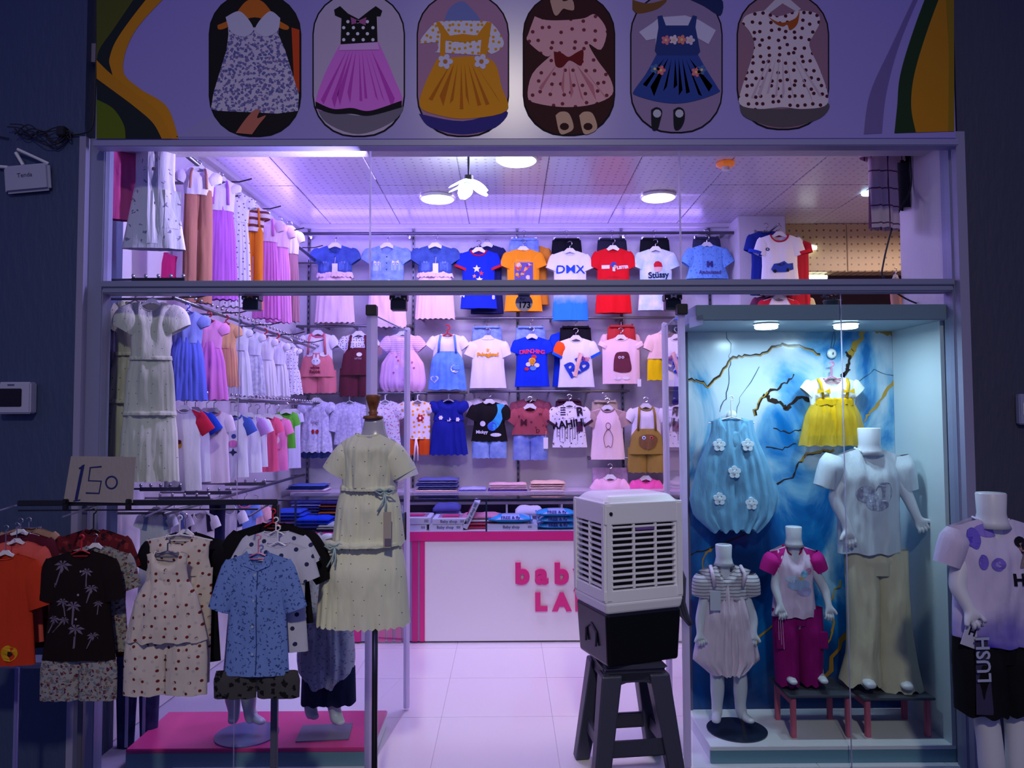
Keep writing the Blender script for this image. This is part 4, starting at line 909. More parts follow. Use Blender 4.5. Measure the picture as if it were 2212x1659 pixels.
for ch, x, z, s in (('M', -14, -34, 20), ('o', 2, -32, 9), ('D', 16, -52, 11), ('r', 28, -40, 9), ('n', 12, -44, 8), ('s', -24, -20, 9), ('W', 22, -16, 8)): dtext(r, sh, ch, s, x, z, (74, 26, 40), .2)
shorts(r, k, denim((150, 170, 220), (80, 100, 180), 8), -54, 36, 60, seed=11); swing_tag(r, k, sh, 33, -78, 5, 12)
tee(1146, 862, YG+.07, 'dusty red tee hanging behind the brick letter tee', 'dusty tee behind brick tee', (140, 70, 86), W=38, L=50, slv=16, hook=18, group=G3)
r, k, sh = tee(1230, 874, YG, 'white open shirt covered in dripping black graffiti letters', 'graffiti letter shirt', 0, W=36, L=92, nw=12, nd=8, slv=28, sw=17, ang=56, m=pattern('ink_marks', 'floral', (232, 226, 238), [(70, 50, 70)], 22, .13), name='shirt', group=G3, cuff=(60, 36, 50))
dtext(r, sh, 'RAHIHI', 22, -2, -42, (30, 20, 34), .8, .12); dtext(r, sh, 'R', 26, 22, -16, (40, 24, 40), 1, .1); dpoly(r, sh, rect2d(14, 28, -58, -38), (74, 34, 66), 'pocket_patch', 1.2)
for i in range(9): dpoly(r, sh, rect2d(-28+i*5.5, -27+i*5.5, -70-(i*7) % 12, -48), (40, 30, 50), 'printed_drip', 1.2, 0)
for i in range(4): dpoly(r, sh, rect2d(-20, -9, -8-i*5, -5.5-i*5), (40, 30, 50), 'printed_stripe', 1.0, 0)
backshort(1228, 866, 28, 50, (66, 34, 52), 'plum shorts clipped behind the graffiti letter shirt', 'plum shorts')
backshort(1306, 868, 28, 60, (190, 170, 150), 'beige shorts clipped behind the raglan figure tee', 'beige shorts')
r, k, sh = tee(1312, 882, YG, 'cream tee with taupe raglan sleeves and outlined figure', 'cream raglan figure tee', (240, 208, 214), W=36, L=110, nw=14, nd=8, slv=26, sw=15, ang=64, sm=fab(176, 144, 140), raglan=(176, 144, 140), ring=(160, 130, 130), group=G3)
for pts in (curve_pts([(-8, -78), (-10, -62), (-5, -50), (-2, -46), (2, -46), (5, -50), (10, -62), (8, -78), (5, -84), (0, -80), (-5, -84), (-8, -78)], 3), disc2d(0, -38, 5, 12, 7)):
    MB().tube([(x*k, sh.fy(x*k, z*k)-.8*k, z*k) for x, z in list(pts)+[pts[0]]], .55*k, 4, cap=False).build('figure_outline', ink(120, 70, 90), r)
r, k, sh, s2 = bib_set(1395, 878, YG, 'olive green overalls with monster face over white tee on low back rail', 'olive monster overalls', (234, 226, 238), (150, 122, 56), 1020, ring=(150, 130, 60), group=G3, bibz=-48)
dpoly(r, s2, curve_pts([(-18, -66), (-4, -60), (14, -62), (22, -70), (16, -86), (0, -92), (-16, -84), (-18, -66)], 3), (120, 84, 54), 'monster_patch', 1.2)
for x, c in ((-8, (190, 210, 240)), (8, (200, 90, 80))): dpoly(r, s2, disc2d(x, -67, 4, 9), c, 'monster_eye', 1.9); dpoly(r, s2, disc2d(x, -67, 1.8, 8), (20, 20, 30), 'monster_pupil', 2.5)
r, k, sh, s2 = bib_set(1470, 872, YG, 'beige overalls with red flower, rightmost on low back rail', 'beige flower overalls', (236, 226, 226), (200, 170, 176), 1015, group=G3, bibz=-44)
dpoly(r, s2, flower2d(-3, -50, 9, 6), (200, 60, 60), 'flower_applique', 1.3); dpoly(r, s2, disc2d(-3, -50, 4, 8), (240, 200, 190), 'flower_centre', 1.9)
# row 4 small baby clothes
tee(1318, 1032, YG, 'pale pink baby tee just behind the air cooler, left of hot pink top', 'pale pink baby tee', (240, 186, 214), W=30, L=60, nw=13, nd=8, slv=20, sw=15, ang=50, hook=30)
tee(1395, 1034, YG, 'hot pink baby top behind the air cooler', 'hot pink baby top', (238, 90, 170), W=28, L=60, nw=13, nd=10, slv=18, sw=15, ang=60, hook=26)
tee(1466, 1036, YG, 'pink checked baby shirt at the lower right of back wall', 'pink checked baby shirt', 0, W=28, L=60, m=pattern('pink_check', 'plaid', (236, 206, 206), [(200, 70, 70)], 34, .15), nw=10, nd=8, slv=18, sw=14, ang=60, hook=24)
o, k, p = root_of('packed_garment', 'pale pink garment in clear plastic bag behind pink baby tee', 'garment', 1318, 1012, YG+.08)
box('bag', pattern('bagged_pink', 'speckle', (226, 190, 220), [(200, 160, 210)], 30, .2, rough=.15), -38*k, 38*k, -.01, .01, -50*k, 2*k, o, .004)
# glass fronted shelf on the back wall, folded clothes on it
def shelf(px0, px1, py, y0, label, t=.03):
    a, b = X(px0, y0), X(px1, y0); z = Z(py, y0)
    o = thing('wall_shelf', label, 'shelf', ((a+b)/2, y0, z-t))
    h = (b-a)/2; box('board', mat('lilac_laminate', (190, 176, 196), .3), -h, h, 0, YB-y0-.008, 0, t, o, .003)
    return o, (a+b)/2, z
ys = YB-0.36
sf, _, zs = shelf(628, 1490, 1062, ys, 'long lilac wall shelf carrying flat stacks of folded clothes')
random.seed(21)
def folded(px, z0, Y, wpx, cols, label, dep=.22, hs=.012, mats=None):
    x = X(px, Y); w = wpx/sc(Y)/2
    o = thing('folded_clothes', label, 'clothes', (x, Y, z0))
    z = 0
    for i, c in enumerate(cols):
        h = hs*random.uniform(.8, 1.25); ww = w*random.uniform(.9, 1.0); dx = random.uniform(-.008, .008)
        bm = bmesh.new(); bmesh.ops.create_grid(bm, x_segments=12, y_segments=6, size=1)
        vs = []; n = 13
        top = []; ph = random.uniform(0, 6)
        for v in bm.verts:
            q = (1-v.co.x**6)*(1-v.co.y**6)
            top.append((dx+v.co.x*ww, v.co.y*dep/2, z + h*(.45+.55*q) + .003*math.sin(v.co.x*5+ph)*q + .0015*math.sin(v.co.y*9+v.co.x*14+ph)))
        bm.verts.index_update(); fs = [tuple(q.index for q in f.verts) for f in bm.faces]
        m = MB(); m.add(top, fs); m.add([(x_, y_, z + .001 + (h*.1)*(1-abs(y_)/dep)) for x_, y_, z_ in top], [tuple(reversed(f)) for f in fs])
        bd = [e for e in bm.edges if e.is_boundary]; N_ = len(top)
        m.f += [(e.verts[0].index, e.verts[1].index, e.verts[1].index+N_, e.verts[0].index+N_) for e in bd]
        bm.free()
        m.build('fold', (mats[i] if mats else fab(*c)), o, True); z += h
    return z
FB = lambda *a: [fab(*c) for c in a]
folded(668, zs, ys+.14, 84, [(200, 160, 190), (230, 220, 235), (40, 60, 140), (36, 50, 130), (80, 100, 180)], 'thin stack of navy and white folded clothes at left end of wall shelf')
folded(946, zs, ys+.14, 92, [(236, 200, 190), (60, 70, 130), (120, 130, 190), (60, 66, 130), (140, 140, 200), (90, 96, 160)], 'tall stack of grey blue folded jeans on wall shelf', hs=.017)
folded(1020, zs, ys+.12, 60, [(150, 150, 220), (170, 170, 235)], 'flat pale blue folded top between jeans and pink stack')
folded(1096, zs, ys+.14, 84, [(90, 70, 160), (236, 206, 216), (232, 190, 200), (240, 214, 220), (226, 180, 190)], 'stack of pale pink folded clothes with violet bottom piece')
folded(1180, zs, ys+.14, 76, [(240, 220, 215), (236, 210, 205), (220, 180, 180), (226, 190, 170)], 'rumpled cream folded clothes, rightmost stack on the wall shelf', hs=.02)
folded(1464, zs, ys+.12, 40, [(240, 120, 190), (240, 215, 225), (236, 200, 215)], 'pink folded clothes right of the air cooler top', hs=.02)
# low back cabinet with divided openings behind the counter
cab = thing('back_cabinet', 'low lilac wall cabinet with open compartments behind the counter', 'cabinet', (0, YB-.01, 0))
lam = mat('lilac_laminate', (190, 176, 196), .3); ca0, ca1 = X(640, YB-.3), X(1480, YB-.3)
box('back_panel', mat('dark_cabinet_back', (84, 72, 100), .5), ca0, ca1, -.012, -.0, 0, .93, cab)
for z in (0.0, 0.45, 0.91): box('shelf_board', lam, ca0, ca1, -.30, -.013, z, z+.02, cab)
for px in (640, 728, 870, 975, 1094, 1212, 1345, 1478):
    x = X(px, YB-.3); box('divider', mat('white_divider', (215, 210, 225), .4), x-.008, x+.008, -.302, -.013, .021, .909, cab)
# ------------------------------------------------------------------ left wall rails and garments
def rail_y(x, z, y0, y1, label, r=0.013, balls=False, arms=True):
    o = thing('clothes_rail', label, 'rail', (x, y0, z))
    MB().tube([(0, 0, 0), (0, y1-y0, 0)], r, 10).build('bar', STEEL, o, True)
    n = int((y1-y0)/.55)+1
    for i in range(n):
        yy = .04 + i*(y1-y0-.08)/max(1, n-1)
        MB().tube([(0, yy, 0), (xwall(y0+yy)-x+.004, yy, 0)], r*.7, 6).build('bracket', STEEL, o)
        if arms:
            MB().tube([(0, yy+.02, .012), (.10, yy+.02, .012), (.17, yy+.02, .03)], .004, 6).build('hook_arm', BLACKP, o)
    if balls:
        for i in range(int((y1-y0)/.07)):
            b = MB(); b.lathe([(0, 0), (.007, .003), (.009, .011), (.006, .018), (0, .02)], 8); b.build('hook_ball', CHROME, o, loc=(.03, .04+i*.07, .012), smooth=True)
    return o
XRL = -1.66
rail_y(-1.62, 2.955, 0.10, YB-.02, 'top steel clothes rail running along the left wall')
rail_y(-1.61, 2.205, 0.10, YB-.02, 'second steel clothes rail with chrome balls along the left wall', balls=True, r=.010)
rail_y(-1.61, 1.733, 0.40, YB-.02, 'third steel clothes rail with chrome balls along the left wall', balls=True, r=.010, arms=False)
rail_y(-1.73, 1.14, 0.30, YB-.05, 'lowest steel clothes rail along the left wall', r=.010, arms=False)
def yat(px, x=-1.60): return x*F/(px-1095) - DIST
def LT(px, py, lab, short, col, pxL, dx=0, **kw):
    Y = yat(px) if 'Y' not in kw else kw.pop('Y')
    kw.setdefault('rz', .35); kw.setdefault('slope', .45); kw.setdefault('hook', 28)
    return tee(px, py, Y, lab, short, col, L=pxL-py, **kw)
GL1, GL2, GL3, GL4 = 'outfits on the top left wall rail', 'dresses on the second left wall rail', 'tees on the third left wall rail', 'tops on the lowest left wall rail'
def longdress(px, py, Y, bot, lab, short, topc, botc, W=30, wh=None, bod=60, m1=None, m2=None, rz=.35, group=None, hang='white', hook=16, puff=3, slv=20, nf=7, fa=2.2, straps=False, legs=False, cat='dress', **kw):
    r, k, sh = tee(px, py, Y, lab, short, topc or (0, 0, 0), W=W, L=bod+12, nw=W*.4, nd=W*.35, slv=slv, sw=W*.42, ang=66, m=m1, puff=puff, rz=rz, group=group, hang=hang, hook=hook, name='dress', cat=cat, flare=.85, slope=.45, **kw)
    m = m2 or fab(*botc)
    if legs: shorts(r, k, m, -bod, W*.85, bot-py-bod, 'trousers', seed=int(px), gap=4, th=11)
    else: s2 = skirt(r, k, m, -bod, bot-py-bod, W*.75, wh or W*1.1, nf=nf, fa=fa, seed=int(px), th=W*.4)
    if straps:
        for s in (-1, 1): MB().tube([(s*W*.38*k, -.3*W*.3*k, -4*k), (s*W*.45*k, -W*.36*k, -18*k), (s*W*.5*k, -W*.4*k, -(bod)*k)], 2.5*k, 6).build('strap', m, r, True)
    return r, k, sh
# near white button dress and magenta shirt close to the glass
mt = pattern('leaf_sprig_print', 'floral', (232, 226, 240), [(150, 140, 170)], 17, .11)
r, k, sh = tee(338, 240, 0.15, 'long white collarless dress with brown buttons beside left frame post', 'long white button dress', 0, W=44, L=306, nw=16, nd=12, slv=60, sw=19, ang=70, m=mt, nf=4, fa=3.2, flare=1.50, rz=.12, name='dress', cat='dress', th=16, hook=24, group=None)
buttons(r, k, sh, [(2, -z) for z in (70, 98, 134, 208)], 4.0, (120, 96, 110))
dpoly(r, sh, rect2d(-9, 12, -296, -40), 0, 'button_placket', .9, 3, m=fab(236, 230, 244)); dpoly(r, sh, rect2d(26, 56, -262, -178), 0, 'pocket', 1.2, 2, m=mt)
tee(258, 290, 0.13, 'magenta blouse squeezed between left frame post and white button dress', 'magenta blouse at frame', (214, 84, 150), W=34, L=190, nw=12, nd=8, slv=90, sw=16, ang=84, rz=.5, th=10, hook=24, name='blouse', cat='blouse')
tee(345, 545, 0.75, 'deep rose skirt hem showing below the white button dress', 'deep rose skirt', (196, 40, 110), W=36, L=92, nw=12, nd=2, slv=0, hang='clip', rz=.3, name='skirt', cat='skirt', flare=1.15)
longdress(430, 362, yat(430), 660, 'brown romper with long trousers under white puff sleeves, top left rail', 'brown romper', (232, 222, 240), (176, 118, 100), W=34, bod=50, slv=22, puff=6, group=GL1, straps=True, legs=True)
longdress(478, 388, yat(478), 652, 'violet ruffled long dress with white cap sleeves, top left rail', 'violet ruffled dress', (236, 226, 244), (196, 110, 214), W=31, wh=38, bod=58, slv=16, puff=5, group=GL1, nf=8, straps=True)
longdress(512, 418, yat(512), 668, 'white sprigged long dress between violet dress and orange romper', 'white sprigged dress', 0, 0, W=28, wh=34, bod=52, m1=pattern('sprig', 'dots', (236, 230, 242), [(120, 110, 150)], 30, .14), m2=pattern('sprig', 'dots', (236, 230, 242), [(120, 110, 150)], 30, .14), group=GL1)
longdress(548, 446, yat(548), 672, 'orange dungarees over brown striped tee, top left rail', 'orange dungarees', 0, (238, 132, 30), W=24, bod=46, m1=pattern('brown_stripes', 'stripes', (232, 214, 220), [(120, 60, 60)], 22, .4), group=GL1, straps=True, legs=True)
longdress(578, 470, yat(578), 692, 'orchid pink pleated dress, third from the far end of top left rail', 'orchid pleated dress', (240, 200, 232), (226, 130, 212), W=24, wh=30, bod=42, group=GL1, straps=True)
longdress(604, 484, yat(604), 700, 'light pink gathered dress, second from the far end of top left rail', 'light pink gathered dress', (238, 200, 226), (236, 150, 214), W=23, wh=28, bod=40, group=GL1)
longdress(626, 494, yat(626), 698, 'taupe skirt dress with white top at the far end of top left rail', 'taupe skirt dress', (236, 224, 236), (170, 118, 130), W=22, wh=23, bod=44, group=GL1)
# second rail
cream = pattern('sequin_tulle', 'dots', (240, 234, 220), [(120, 118, 110)], 17, .038, alpha=.93)
def tiered(px, py, Y, lab, short, m, S=1.0, hang='white', hook=20, rz=.15, tiers=((-118, 110, 40, 58), (-222, 140, 52, 76)), name='dress'):
    r, k, sh = tee(px, py, Y, lab, short, 0, W=44*S, L=122*S, nw=22*S, nd=20*S, slv=44*S, sw=26*S, ang=60, m=m, puff=8*S, rz=rz, hang=hang, hook=hook, name=name, cat='dress', th=16*S, nf=7, fa=1.6, flare=.86, cw=30*S, hhw=22*S, slope=.4)
    for i, (z, L, w0, w1) in enumerate(tiers):
        skirt(r, k, m, z*S, L*S, w0*S, w1*S, nf=9+i*3, fa=2.6*S, seed=i+int(px), name='skirt_tier', th=(18+i*6)*S)
        rf = Shell(k, 9*S, [(0, w0*S*1.03), (1, w0*S*1.06)], None, th=(19+i*6)*S, nf=16, fa=1.8*S, zt=z*S+5*S, seed=i); b = MB(); rf.mesh(b, 60, 3); b.build('ruffle', m, r, True)
    return r, k, sh
tiered(292, 650, 0.24, 'cream tulle long dress hanging behind, nearest to the left post', 'cream tulle dress at the left post', pattern('olive_tulle', 'dots', (214, 208, 178), [(110, 108, 90)], 17, .05), .98, tiers=((-118, 110, 40, 56), (-222, 150, 52, 60)), hang='grey')
tiered(328, 652, 0.13, 'cream tulle long dress in front with white neck ruffle, left of the blue dress', 'front cream tulle dress', cream, 1.04, tiers=((-118, 120, 40, 52), (-232, 140, 50, 60)))
longdress(405, 672, yat(405), 866, 'periwinkle blue tulle dress with rosette, second left rail', 'periwinkle tulle dress', (150, 160, 236), (106, 116, 236), W=34, wh=44, bod=58, group=GL2, hang='blue', puff=6)
longdress(452, 690, yat(452), 864, 'candy pink tulle dress on red hanger, second left rail', 'candy pink tulle dress', (236, 150, 214), (232, 130, 214), W=30, wh=42, bod=50, group=GL2, hang='red', puff=5)
longdress(488, 697, yat(488), 836, 'peach dress with lace flowers, second left rail', 'peach lace dress', (226, 170, 130), (222, 160, 130), W=24, wh=31, bod=44, group=GL2, hang='red')
for px, py, bt, hg, lab, c in ((517, 706, 856, 'grey', 'white satin dress right of the peach lace dress', (224, 222, 246)), (545, 716, 852, 'grey', 'second white dress right of the peach lace dress, with lace skirt', (220, 214, 240)),
                            (572, 726, 856, 'red', 'ivory white dress on red hanger, second left rail', (232, 222, 240)), (598, 736, 856, 'red', 'pearl white dress with keyhole neck, second left rail', (226, 218, 238))):
    longdress(px, py, yat(px), bt, lab, lab.split(',')[0].replace('second white', 'other white').split(' right of')[0] + (' with lace skirt' if 'lace skirt' in lab else ''), c, c, W=21, wh=30, bod=40, group=GL2, hang=hg, slv=12, m2=lace if px in (545,) else None)
longdress(626, 748, yat(626), 852, 'white dress with tiny navy dots at the far end of second left rail', 'navy dotted white dress', 0, 0, W=20, wh=29, bod=36, m1=pattern('tiny_dots', 'dots', (232, 224, 242), [(60, 60, 120)], 40, .13), m2=pattern('tiny_dots', 'dots', (232, 224, 242), [(60, 60, 120)], 40, .13), group=GL2, slv=8)
# third rail
r, k, sh = LT(398, 882, 'white tee with red raglan sleeves beside the cream tulle dress', 'white tee with red sleeves', (236, 228, 240), 1058, W=36, slv=40, sw=18, ang=54, sm=fab(210, 34, 66), raglan=(210, 34, 66), group=GL3, rz=.3, Y=.36)
dpoly(r, sh, disc2d(-8, -78, 6, 10, 8), (230, 170, 60), 'printed_figure'); dpoly(r, sh, disc2d(-8, -72, 5, 8), (120, 50, 60), off=1.5)
LT(422, 886, 'white tee with royal blue raglan sleeves behind the red sleeved one', 'white tee with blue sleeves', (232, 226, 244), 1040, W=32, slv=36, sw=17, ang=54, sm=fab(30, 70, 200), raglan=(30, 70, 200), group=GL3, rz=.3, Y=.52)
LT(446, 888, 'pink striped tee between blue sleeved tee and pale pink tee', 'pink striped tee', 0, 1000, Y=.95, W=22, slv=28, group=GL3, m=pattern('pink_stripes', 'stripes', (240, 205, 226), [(206, 120, 150)], 60, .2))
r, k, sh = LT(462, 888, 'pale pink ringer tee with small chest print, third left rail', 'pale pink ringer tee', (240, 214, 238), 1042, W=33, slv=30, sw=14, ang=74, ring=(226, 150, 180), group=GL3, rz=.3)
dpoly(r, sh, rect2d(4, 10, -50, -40), (220, 170, 200)); 
r, k, sh = LT(507, 896, 'white tee with blue raglan shoulders and pink cartoon print', 'white tee with pink print', (232, 228, 244), 1030, W=29, slv=30, sw=14, ang=60, sm=fab(70, 96, 190), raglan=(70, 96, 190), ring=(70, 96, 190), group=GL3, rz=.3)
dpoly(r, sh, disc2d(-2, -62, 10, 12, 8), (230, 130, 190)); dpoly(r, sh, disc2d(-1, -46, 5, 10), (70, 80, 160)); dpoly(r, sh, star2d(-2, -80, 9, 4), (40, 60, 90))
LT(537, 898, 'white tee with lilac sleeves, third left rail', 'white lilac-sleeved tee', (232, 228, 244), 1020, W=28, slv=30, sw=14, ang=60, sm=fab(200, 150, 214), raglan=(200, 150, 214), group=GL3)
LT(556, 902, 'white tee mostly hidden left of the pink tees', 'half hidden white tee', (224, 220, 236), 1008, W=22, slv=24, sw=12, group=GL3)
LT(578, 900, 'coral pink tee behind the candy pink tee', 'coral pink tee', (232, 90, 130), 1018, W=22, slv=26, sw=13, ang=70, group=GL3, Y=yat(578))
r, k, sh = LT(598, 902, 'candy pink tee with white bunny outline, third left rail', 'candy pink tee', (240, 130, 190), 1016, W=24, slv=26, sw=13, ang=70, group=GL3)
dpoly(r, sh, disc2d(0, -48, 6, 10, 8), (245, 215, 230)); dpoly(r, sh, disc2d(-2, -38, 3, 8, 7), (225, 100, 150)); dtext(r, sh, 'bunny', 6, 0, -68, (200, 70, 120), .2)
LT(618, 890, 'grass green tee at the far end of third left rail', 'grass green tee', (90, 180, 50), 968, W=20, slv=22, sw=12, ang=70, group=GL3, hook=20)
LT(634, 890, 'white blouse at the corner beside the green tee', 'corner white blouse', (222, 216, 240), 1010, W=16, slv=16, sw=10, ang=76, group=GL3, Y=2.45)
# face-out bars with chrome balls low on the left wall
def ballbar(px0, px1, py, Y, n, lab, m=STEEL):
    a, b = at(px0, py, Y), at(px1, py, Y); h = (b.x-a.x)/2
    o = thing('ball_bar', lab, 'rail', ((a.x+b.x)/2, Y, a.z))
    box('flat_bar', m, -h, h, -.006, .006, -.012, .008, o, .002); MB().tube([(-h, .0, -.0), (-h-.25, 0.02, 0)], .006, 6).build('arm', STEEL, o)
    for i in range(n):
        bb = MB(); bb.lathe([(0, 0), (.006, .003), (.009, .012), (.006, .02), (0, .022)], 8); bb.build('hook_ball', CHROME, o, loc=(-h*.95+i*(2*h*.95)/(n-1), 0, .006), smooth=True)
ballbar(302, 392, 1056, 0.33, 5, 'flat steel ball bar nearest the 150 card, left wall')
ballbar(343, 454, 1076, 0.60, 5, 'flat steel ball bar just above the rack rail, left wall')
ballbar(398, 500, 1064, 0.75, 5, 'flat steel ball bar in the middle of the low left wall')
ballbar(486, 574, 1045, 1.15, 5, 'flat steel ball bar farthest along the low left wall')
ballbar(285, 399, 604, 0.12, 5, 'flat black ball bar lying on the transom behind the white button dress', BLACKP)
# lowest rail tops
def vest(px, py, Y, bot, lab, short, c, sc_, W=34, **kw):
    r, k, sh = tee(px, py, Y, lab, short, c, W=W, L=bot-py, nw=12, nd=16, slv=20, sw=14, ang=66, rz=.2, group=GL4, slope=.5, **kw)
    for s in (-1, 1): dpoly(r, sh, [(s*13, -3), (s*21, -8), (s*27, -40), (s*17, -42)], sc_, 'shoulder_strap', 1.2, 1)
    return r, k, sh
vest(338, 1102, .45, 1300, 'white blouse with pale blue straps behind the black palm shirt', 'white blouse with pale blue straps, leftmost', (226, 224, 240), (120, 140, 190))
vest(376, 1104, .75, 1290, 'white blouse with navy and blue straps right of the first strapped blouse', 'strapped white blouse behind strawberry set', (230, 226, 240), (110, 130, 200), 30)
vest(432, 1106, .95, 1280, 'ivory buttoned blouse with black collar edge on lowest left rail', 'ivory buttoned blouse', (232, 226, 226), (24, 24, 50), 32)
tee(470, 1086, 1.05, 'navy sleeveless vest on the lowest left rail', 'navy sleeveless vest', (22, 26, 66), W=17, L=190, nw=8, nd=20, slv=0, rz=.2, group=GL4)
vest(496, 1096, 1.25, 1260, 'white blouse with one navy strap beside the pink tee on lowest left rail', 'white blouse with navy strap', (234, 226, 240), (24, 28, 80), 28)
tee(528, 1086, 1.45, 'baby blue and pink tee on lowest left rail', 'baby blue tee', (120, 150, 226), W=26, L=170, slv=22, rz=.3, group=GL4, ring=(220, 120, 150))
tee(552, 1092, 1.6, 'peach pink tee at the far end of lowest left rail', 'peach pink tee', (240, 180, 190), W=26, L=160, slv=20, rz=.3, group=GL4)
# striped trousers low at the left
r, k, p = root_of('trousers', 'blue and white striped trousers hanging low beside the pink platform', 'trousers', 300, 1395, .3)
pants(MB(), k, 0, 46, 210, 6, 5, 12, .8, .2).build('legs', pattern('trouser_stripe', 'denim', (70, 80, 130), [(36, 44, 84)], 12, .2), r, True)
for x in (-16, 20): box('side_stripe', fab(200, 196, 230), (x-3)*k, (x+3)*k, -15*k, -13*k, -205*k, -20*k, r)
hanger(p, k, 'striped trousers', 'clip', 18, 30)
# ------------------------------------------------------------------ pink platforms and sales counter
pink = mat('pink_laminate', (214, 40, 128), .35)
pinkt = mat('pink_top', (228, 70, 140), .35)
def zf(z): return z
Yp0, Yp1 = 0.06, 0.50
pl = thing('display_platform', 'low platform with pink top inside the left window under the mannequin legs', 'platform', (0, Yp0, -0.14))
px0a = X(272, Yp0, 1590); px1a = X(804, Yp0, 1590); zt = 0.085
box('front_panel', mat('pale_teal_panel', (120, 150, 165), .4), px0a, px1a, 0, .02, 0, zt-.02+.14, pl, .002)
box('carcass', WHITE, px0a+.004, px1a-.004, .021, Yp1-Yp0, .145, zt-.021+.14, pl)
box('pink_top', pinkt, px0a, px1a, 0, Yp1-Yp0, zt-.02+.14, zt+.14, pl, .003)
Yc = 1.94
ct = thing('sales_counter', 'white sales counter with pink top band, pink slats and glass showcase', 'counter', (0, Yc, 0))
cx0, cx1 = X(598, Yc), X(1484, Yc); zb1 = Z(1148, Yc); zb0 = Z(1168, Yc); D_ = .50
fx0, fx1 = X(765, Yc), X(918, Yc)
box('front_panel', WHITE, fx1, cx1, -.0, .02, .012, zb0, ct, .003)
box('front_panel', WHITE, cx0, fx0, -.0, .02, .012, zb0, ct, .003)
box('slat_backing', mat('lilac_backing', (190, 176, 215), .4), fx0, fx1, .012, .02, .012, zb0, ct)
for a, b in ((765, 782), (792, 801), (806, 815), (820, 834), (838, 850), (855, 868), (872, 884), (891, 903), (907, 918)):
    box('pink_slat', pink, X(a, Yc), X(b, Yc), -.006, .012, .012, zb0, ct, .002)
box('carcass', mat('carcass_white', (210, 205, 215), .5), cx0+.01, cx1-.01, .021, D_, .012, zb0, ct)
box('plinth', mat('dark_plinth', (70, 60, 90), .5), cx0+.02, cx1-.02, .03, D_-.02, 0, .012, ct)
box('pink_band', pink, cx0, cx1, -.012, .02, zb0, zb1, ct, .003)
box('deck', WHITE, cx0, cx1, .021, D_, zb0, zb1, ct)
zg = Z(1078, Yc)
gtop = MB().add([(cx0, -.01, zg), (cx1, -.01, zg), (cx1, D_, zg), (cx0, D_, zg)], [(0, 1, 2, 3)]).build('glass_top', GLASS, ct, fix=False)
MB().add([(cx0, -.005, zb1), (cx1, -.005, zb1), (cx1, -.005, zg), (cx0, -.005, zg)], [(0, 1, 2, 3)]).build('glass_front', GLASS, ct, fix=False)
box('glass_edge', mat('dark_glass_edge', (24, 40, 74), .2), cx0, cx1, -.012, -.006, zg-.005, zg+.003, ct)
for px in (640, 1050, 1478):
    x = X(px, Yc); box('glass_divider', mat('teal_glass_edge', (40, 70, 100), .2), x-.006, x+.006, -.002, .012, zb1, zg-.004, ct)
# letters
def letters(s, pxs, py, size, rows):
    for ch, px in zip(s, pxs):
        p = at(px, py, Yc-.03); v, f = text2d(ch, size, .012, 4)
        o = thing('wall_letter', 'pink raised letter %s, %s' % (ch, rows[pxs.index(px)]), 'letter', (p.x, Yc-.004, p.z))
        cu = bpy.data.curves.new('t', 'FONT'); cu.body = ch; cu.size = size; cu.align_x = 'CENTER'; cu.align_y = 'CENTER'; cu.offset = .009; cu.extrude = .008; cu.bevel_depth = .002; cu.bevel_resolution = 2; cu.resolution_u = 5
        t = bpy.data.objects.new('t', cu); C.objects.link(t); dg = bpy.context.evaluated_depsgraph_get(); me = bpy.data.meshes.new_from_object(t.evaluated_get(dg)); bpy.data.objects.remove(t)
        me.materials.clear(); me.materials.append(mat('pink_letter', (226, 44, 130), .35)); q = link('letter_body', me, o); q.rotation_euler = (PI/2, 0, 0); q.location = (0, -.012, 0)
letters('baby', [1128, 1170, 1213, 1256], 1242, .20, ['first in the upper word on the counter', 'second in the upper word on the counter', 'third in the upper word, before the cooler', 'last in the upper word, half behind cooler'])
letters('LAND', [1168, 1214, 1262, 1310], 1303, .165, ['first in the lower word on the counter', 'second in the lower word on the counter', 'third in the lower word, half behind cooler', 'last in the lower word, behind cooler'])
# goods in the showcase
def goods(px, py, Y): p = at(px, py, Y); return p
Yi = Yc+.06; zd = zb1+.001
def babybox(px0, px1, n, lab, dep=.30, h=.042, z=zd, text='Baby shop', slant=.02, Y=Yi, code=True):
    a, b = X(px0, Y), X(px1, Y); o = thing('gift_box', lab, 'box', ((a+b)/2, Y, z)); w = (b-a)/2
    wm = mat('box_white', (226, 220, 236), .35)
    box('box_body', wm, -w, w, 0, dep, 0, h*.98, o, .003)
    box('window_pane', mat('box_window', (200, 150, 180), .15), -w*.72, w*.72, .05, dep-.04, h*.98, h, o)
    MB().bbox(-w*.5, w*.5, .08, dep-.09, h, h+.006, .003).build('folded_content', fab(196, 60, 110), o)
    flat_text(text, .03, (-w*.05, -.0015, h*.5), ink(50, 40, 110), o, bold=.0004)
    if code:
        b_ = MB(); [b_.add([(w*.62+i*.006, -.0015, h*.3), (w*.62+i*.006+.003, -.0015, h*.3), (w*.62+i*.006+.003, -.0015, h*.75), (w*.62+i*.006, -.0015, h*.75)], [(0, 1, 2, 3)]) for i in range(5)]
        q = b_.build('size_mark', ink(60, 50, 110), o, fix=False); q['kind'] = 'stuff'
    return o
babybox(860, 922, 1, 'white baby gift box at the bottom of the left pair in showcase', text='')
babybox(862, 930, 1, 'white baby gift box on top of the left pair in showcase', z=zd+.043, h=.05, text='')
babybox(927, 1000, 1, 'white baby gift box with rose window, bottom of the middle pair')
o = babybox(934, 1008, 1, 'white baby gift box with rose window, on top of the middle pair', z=zd+.043)
o = babybox(1052, 1160, 1, 'wide white gift box under a pack of blue wipes', dep=.26)
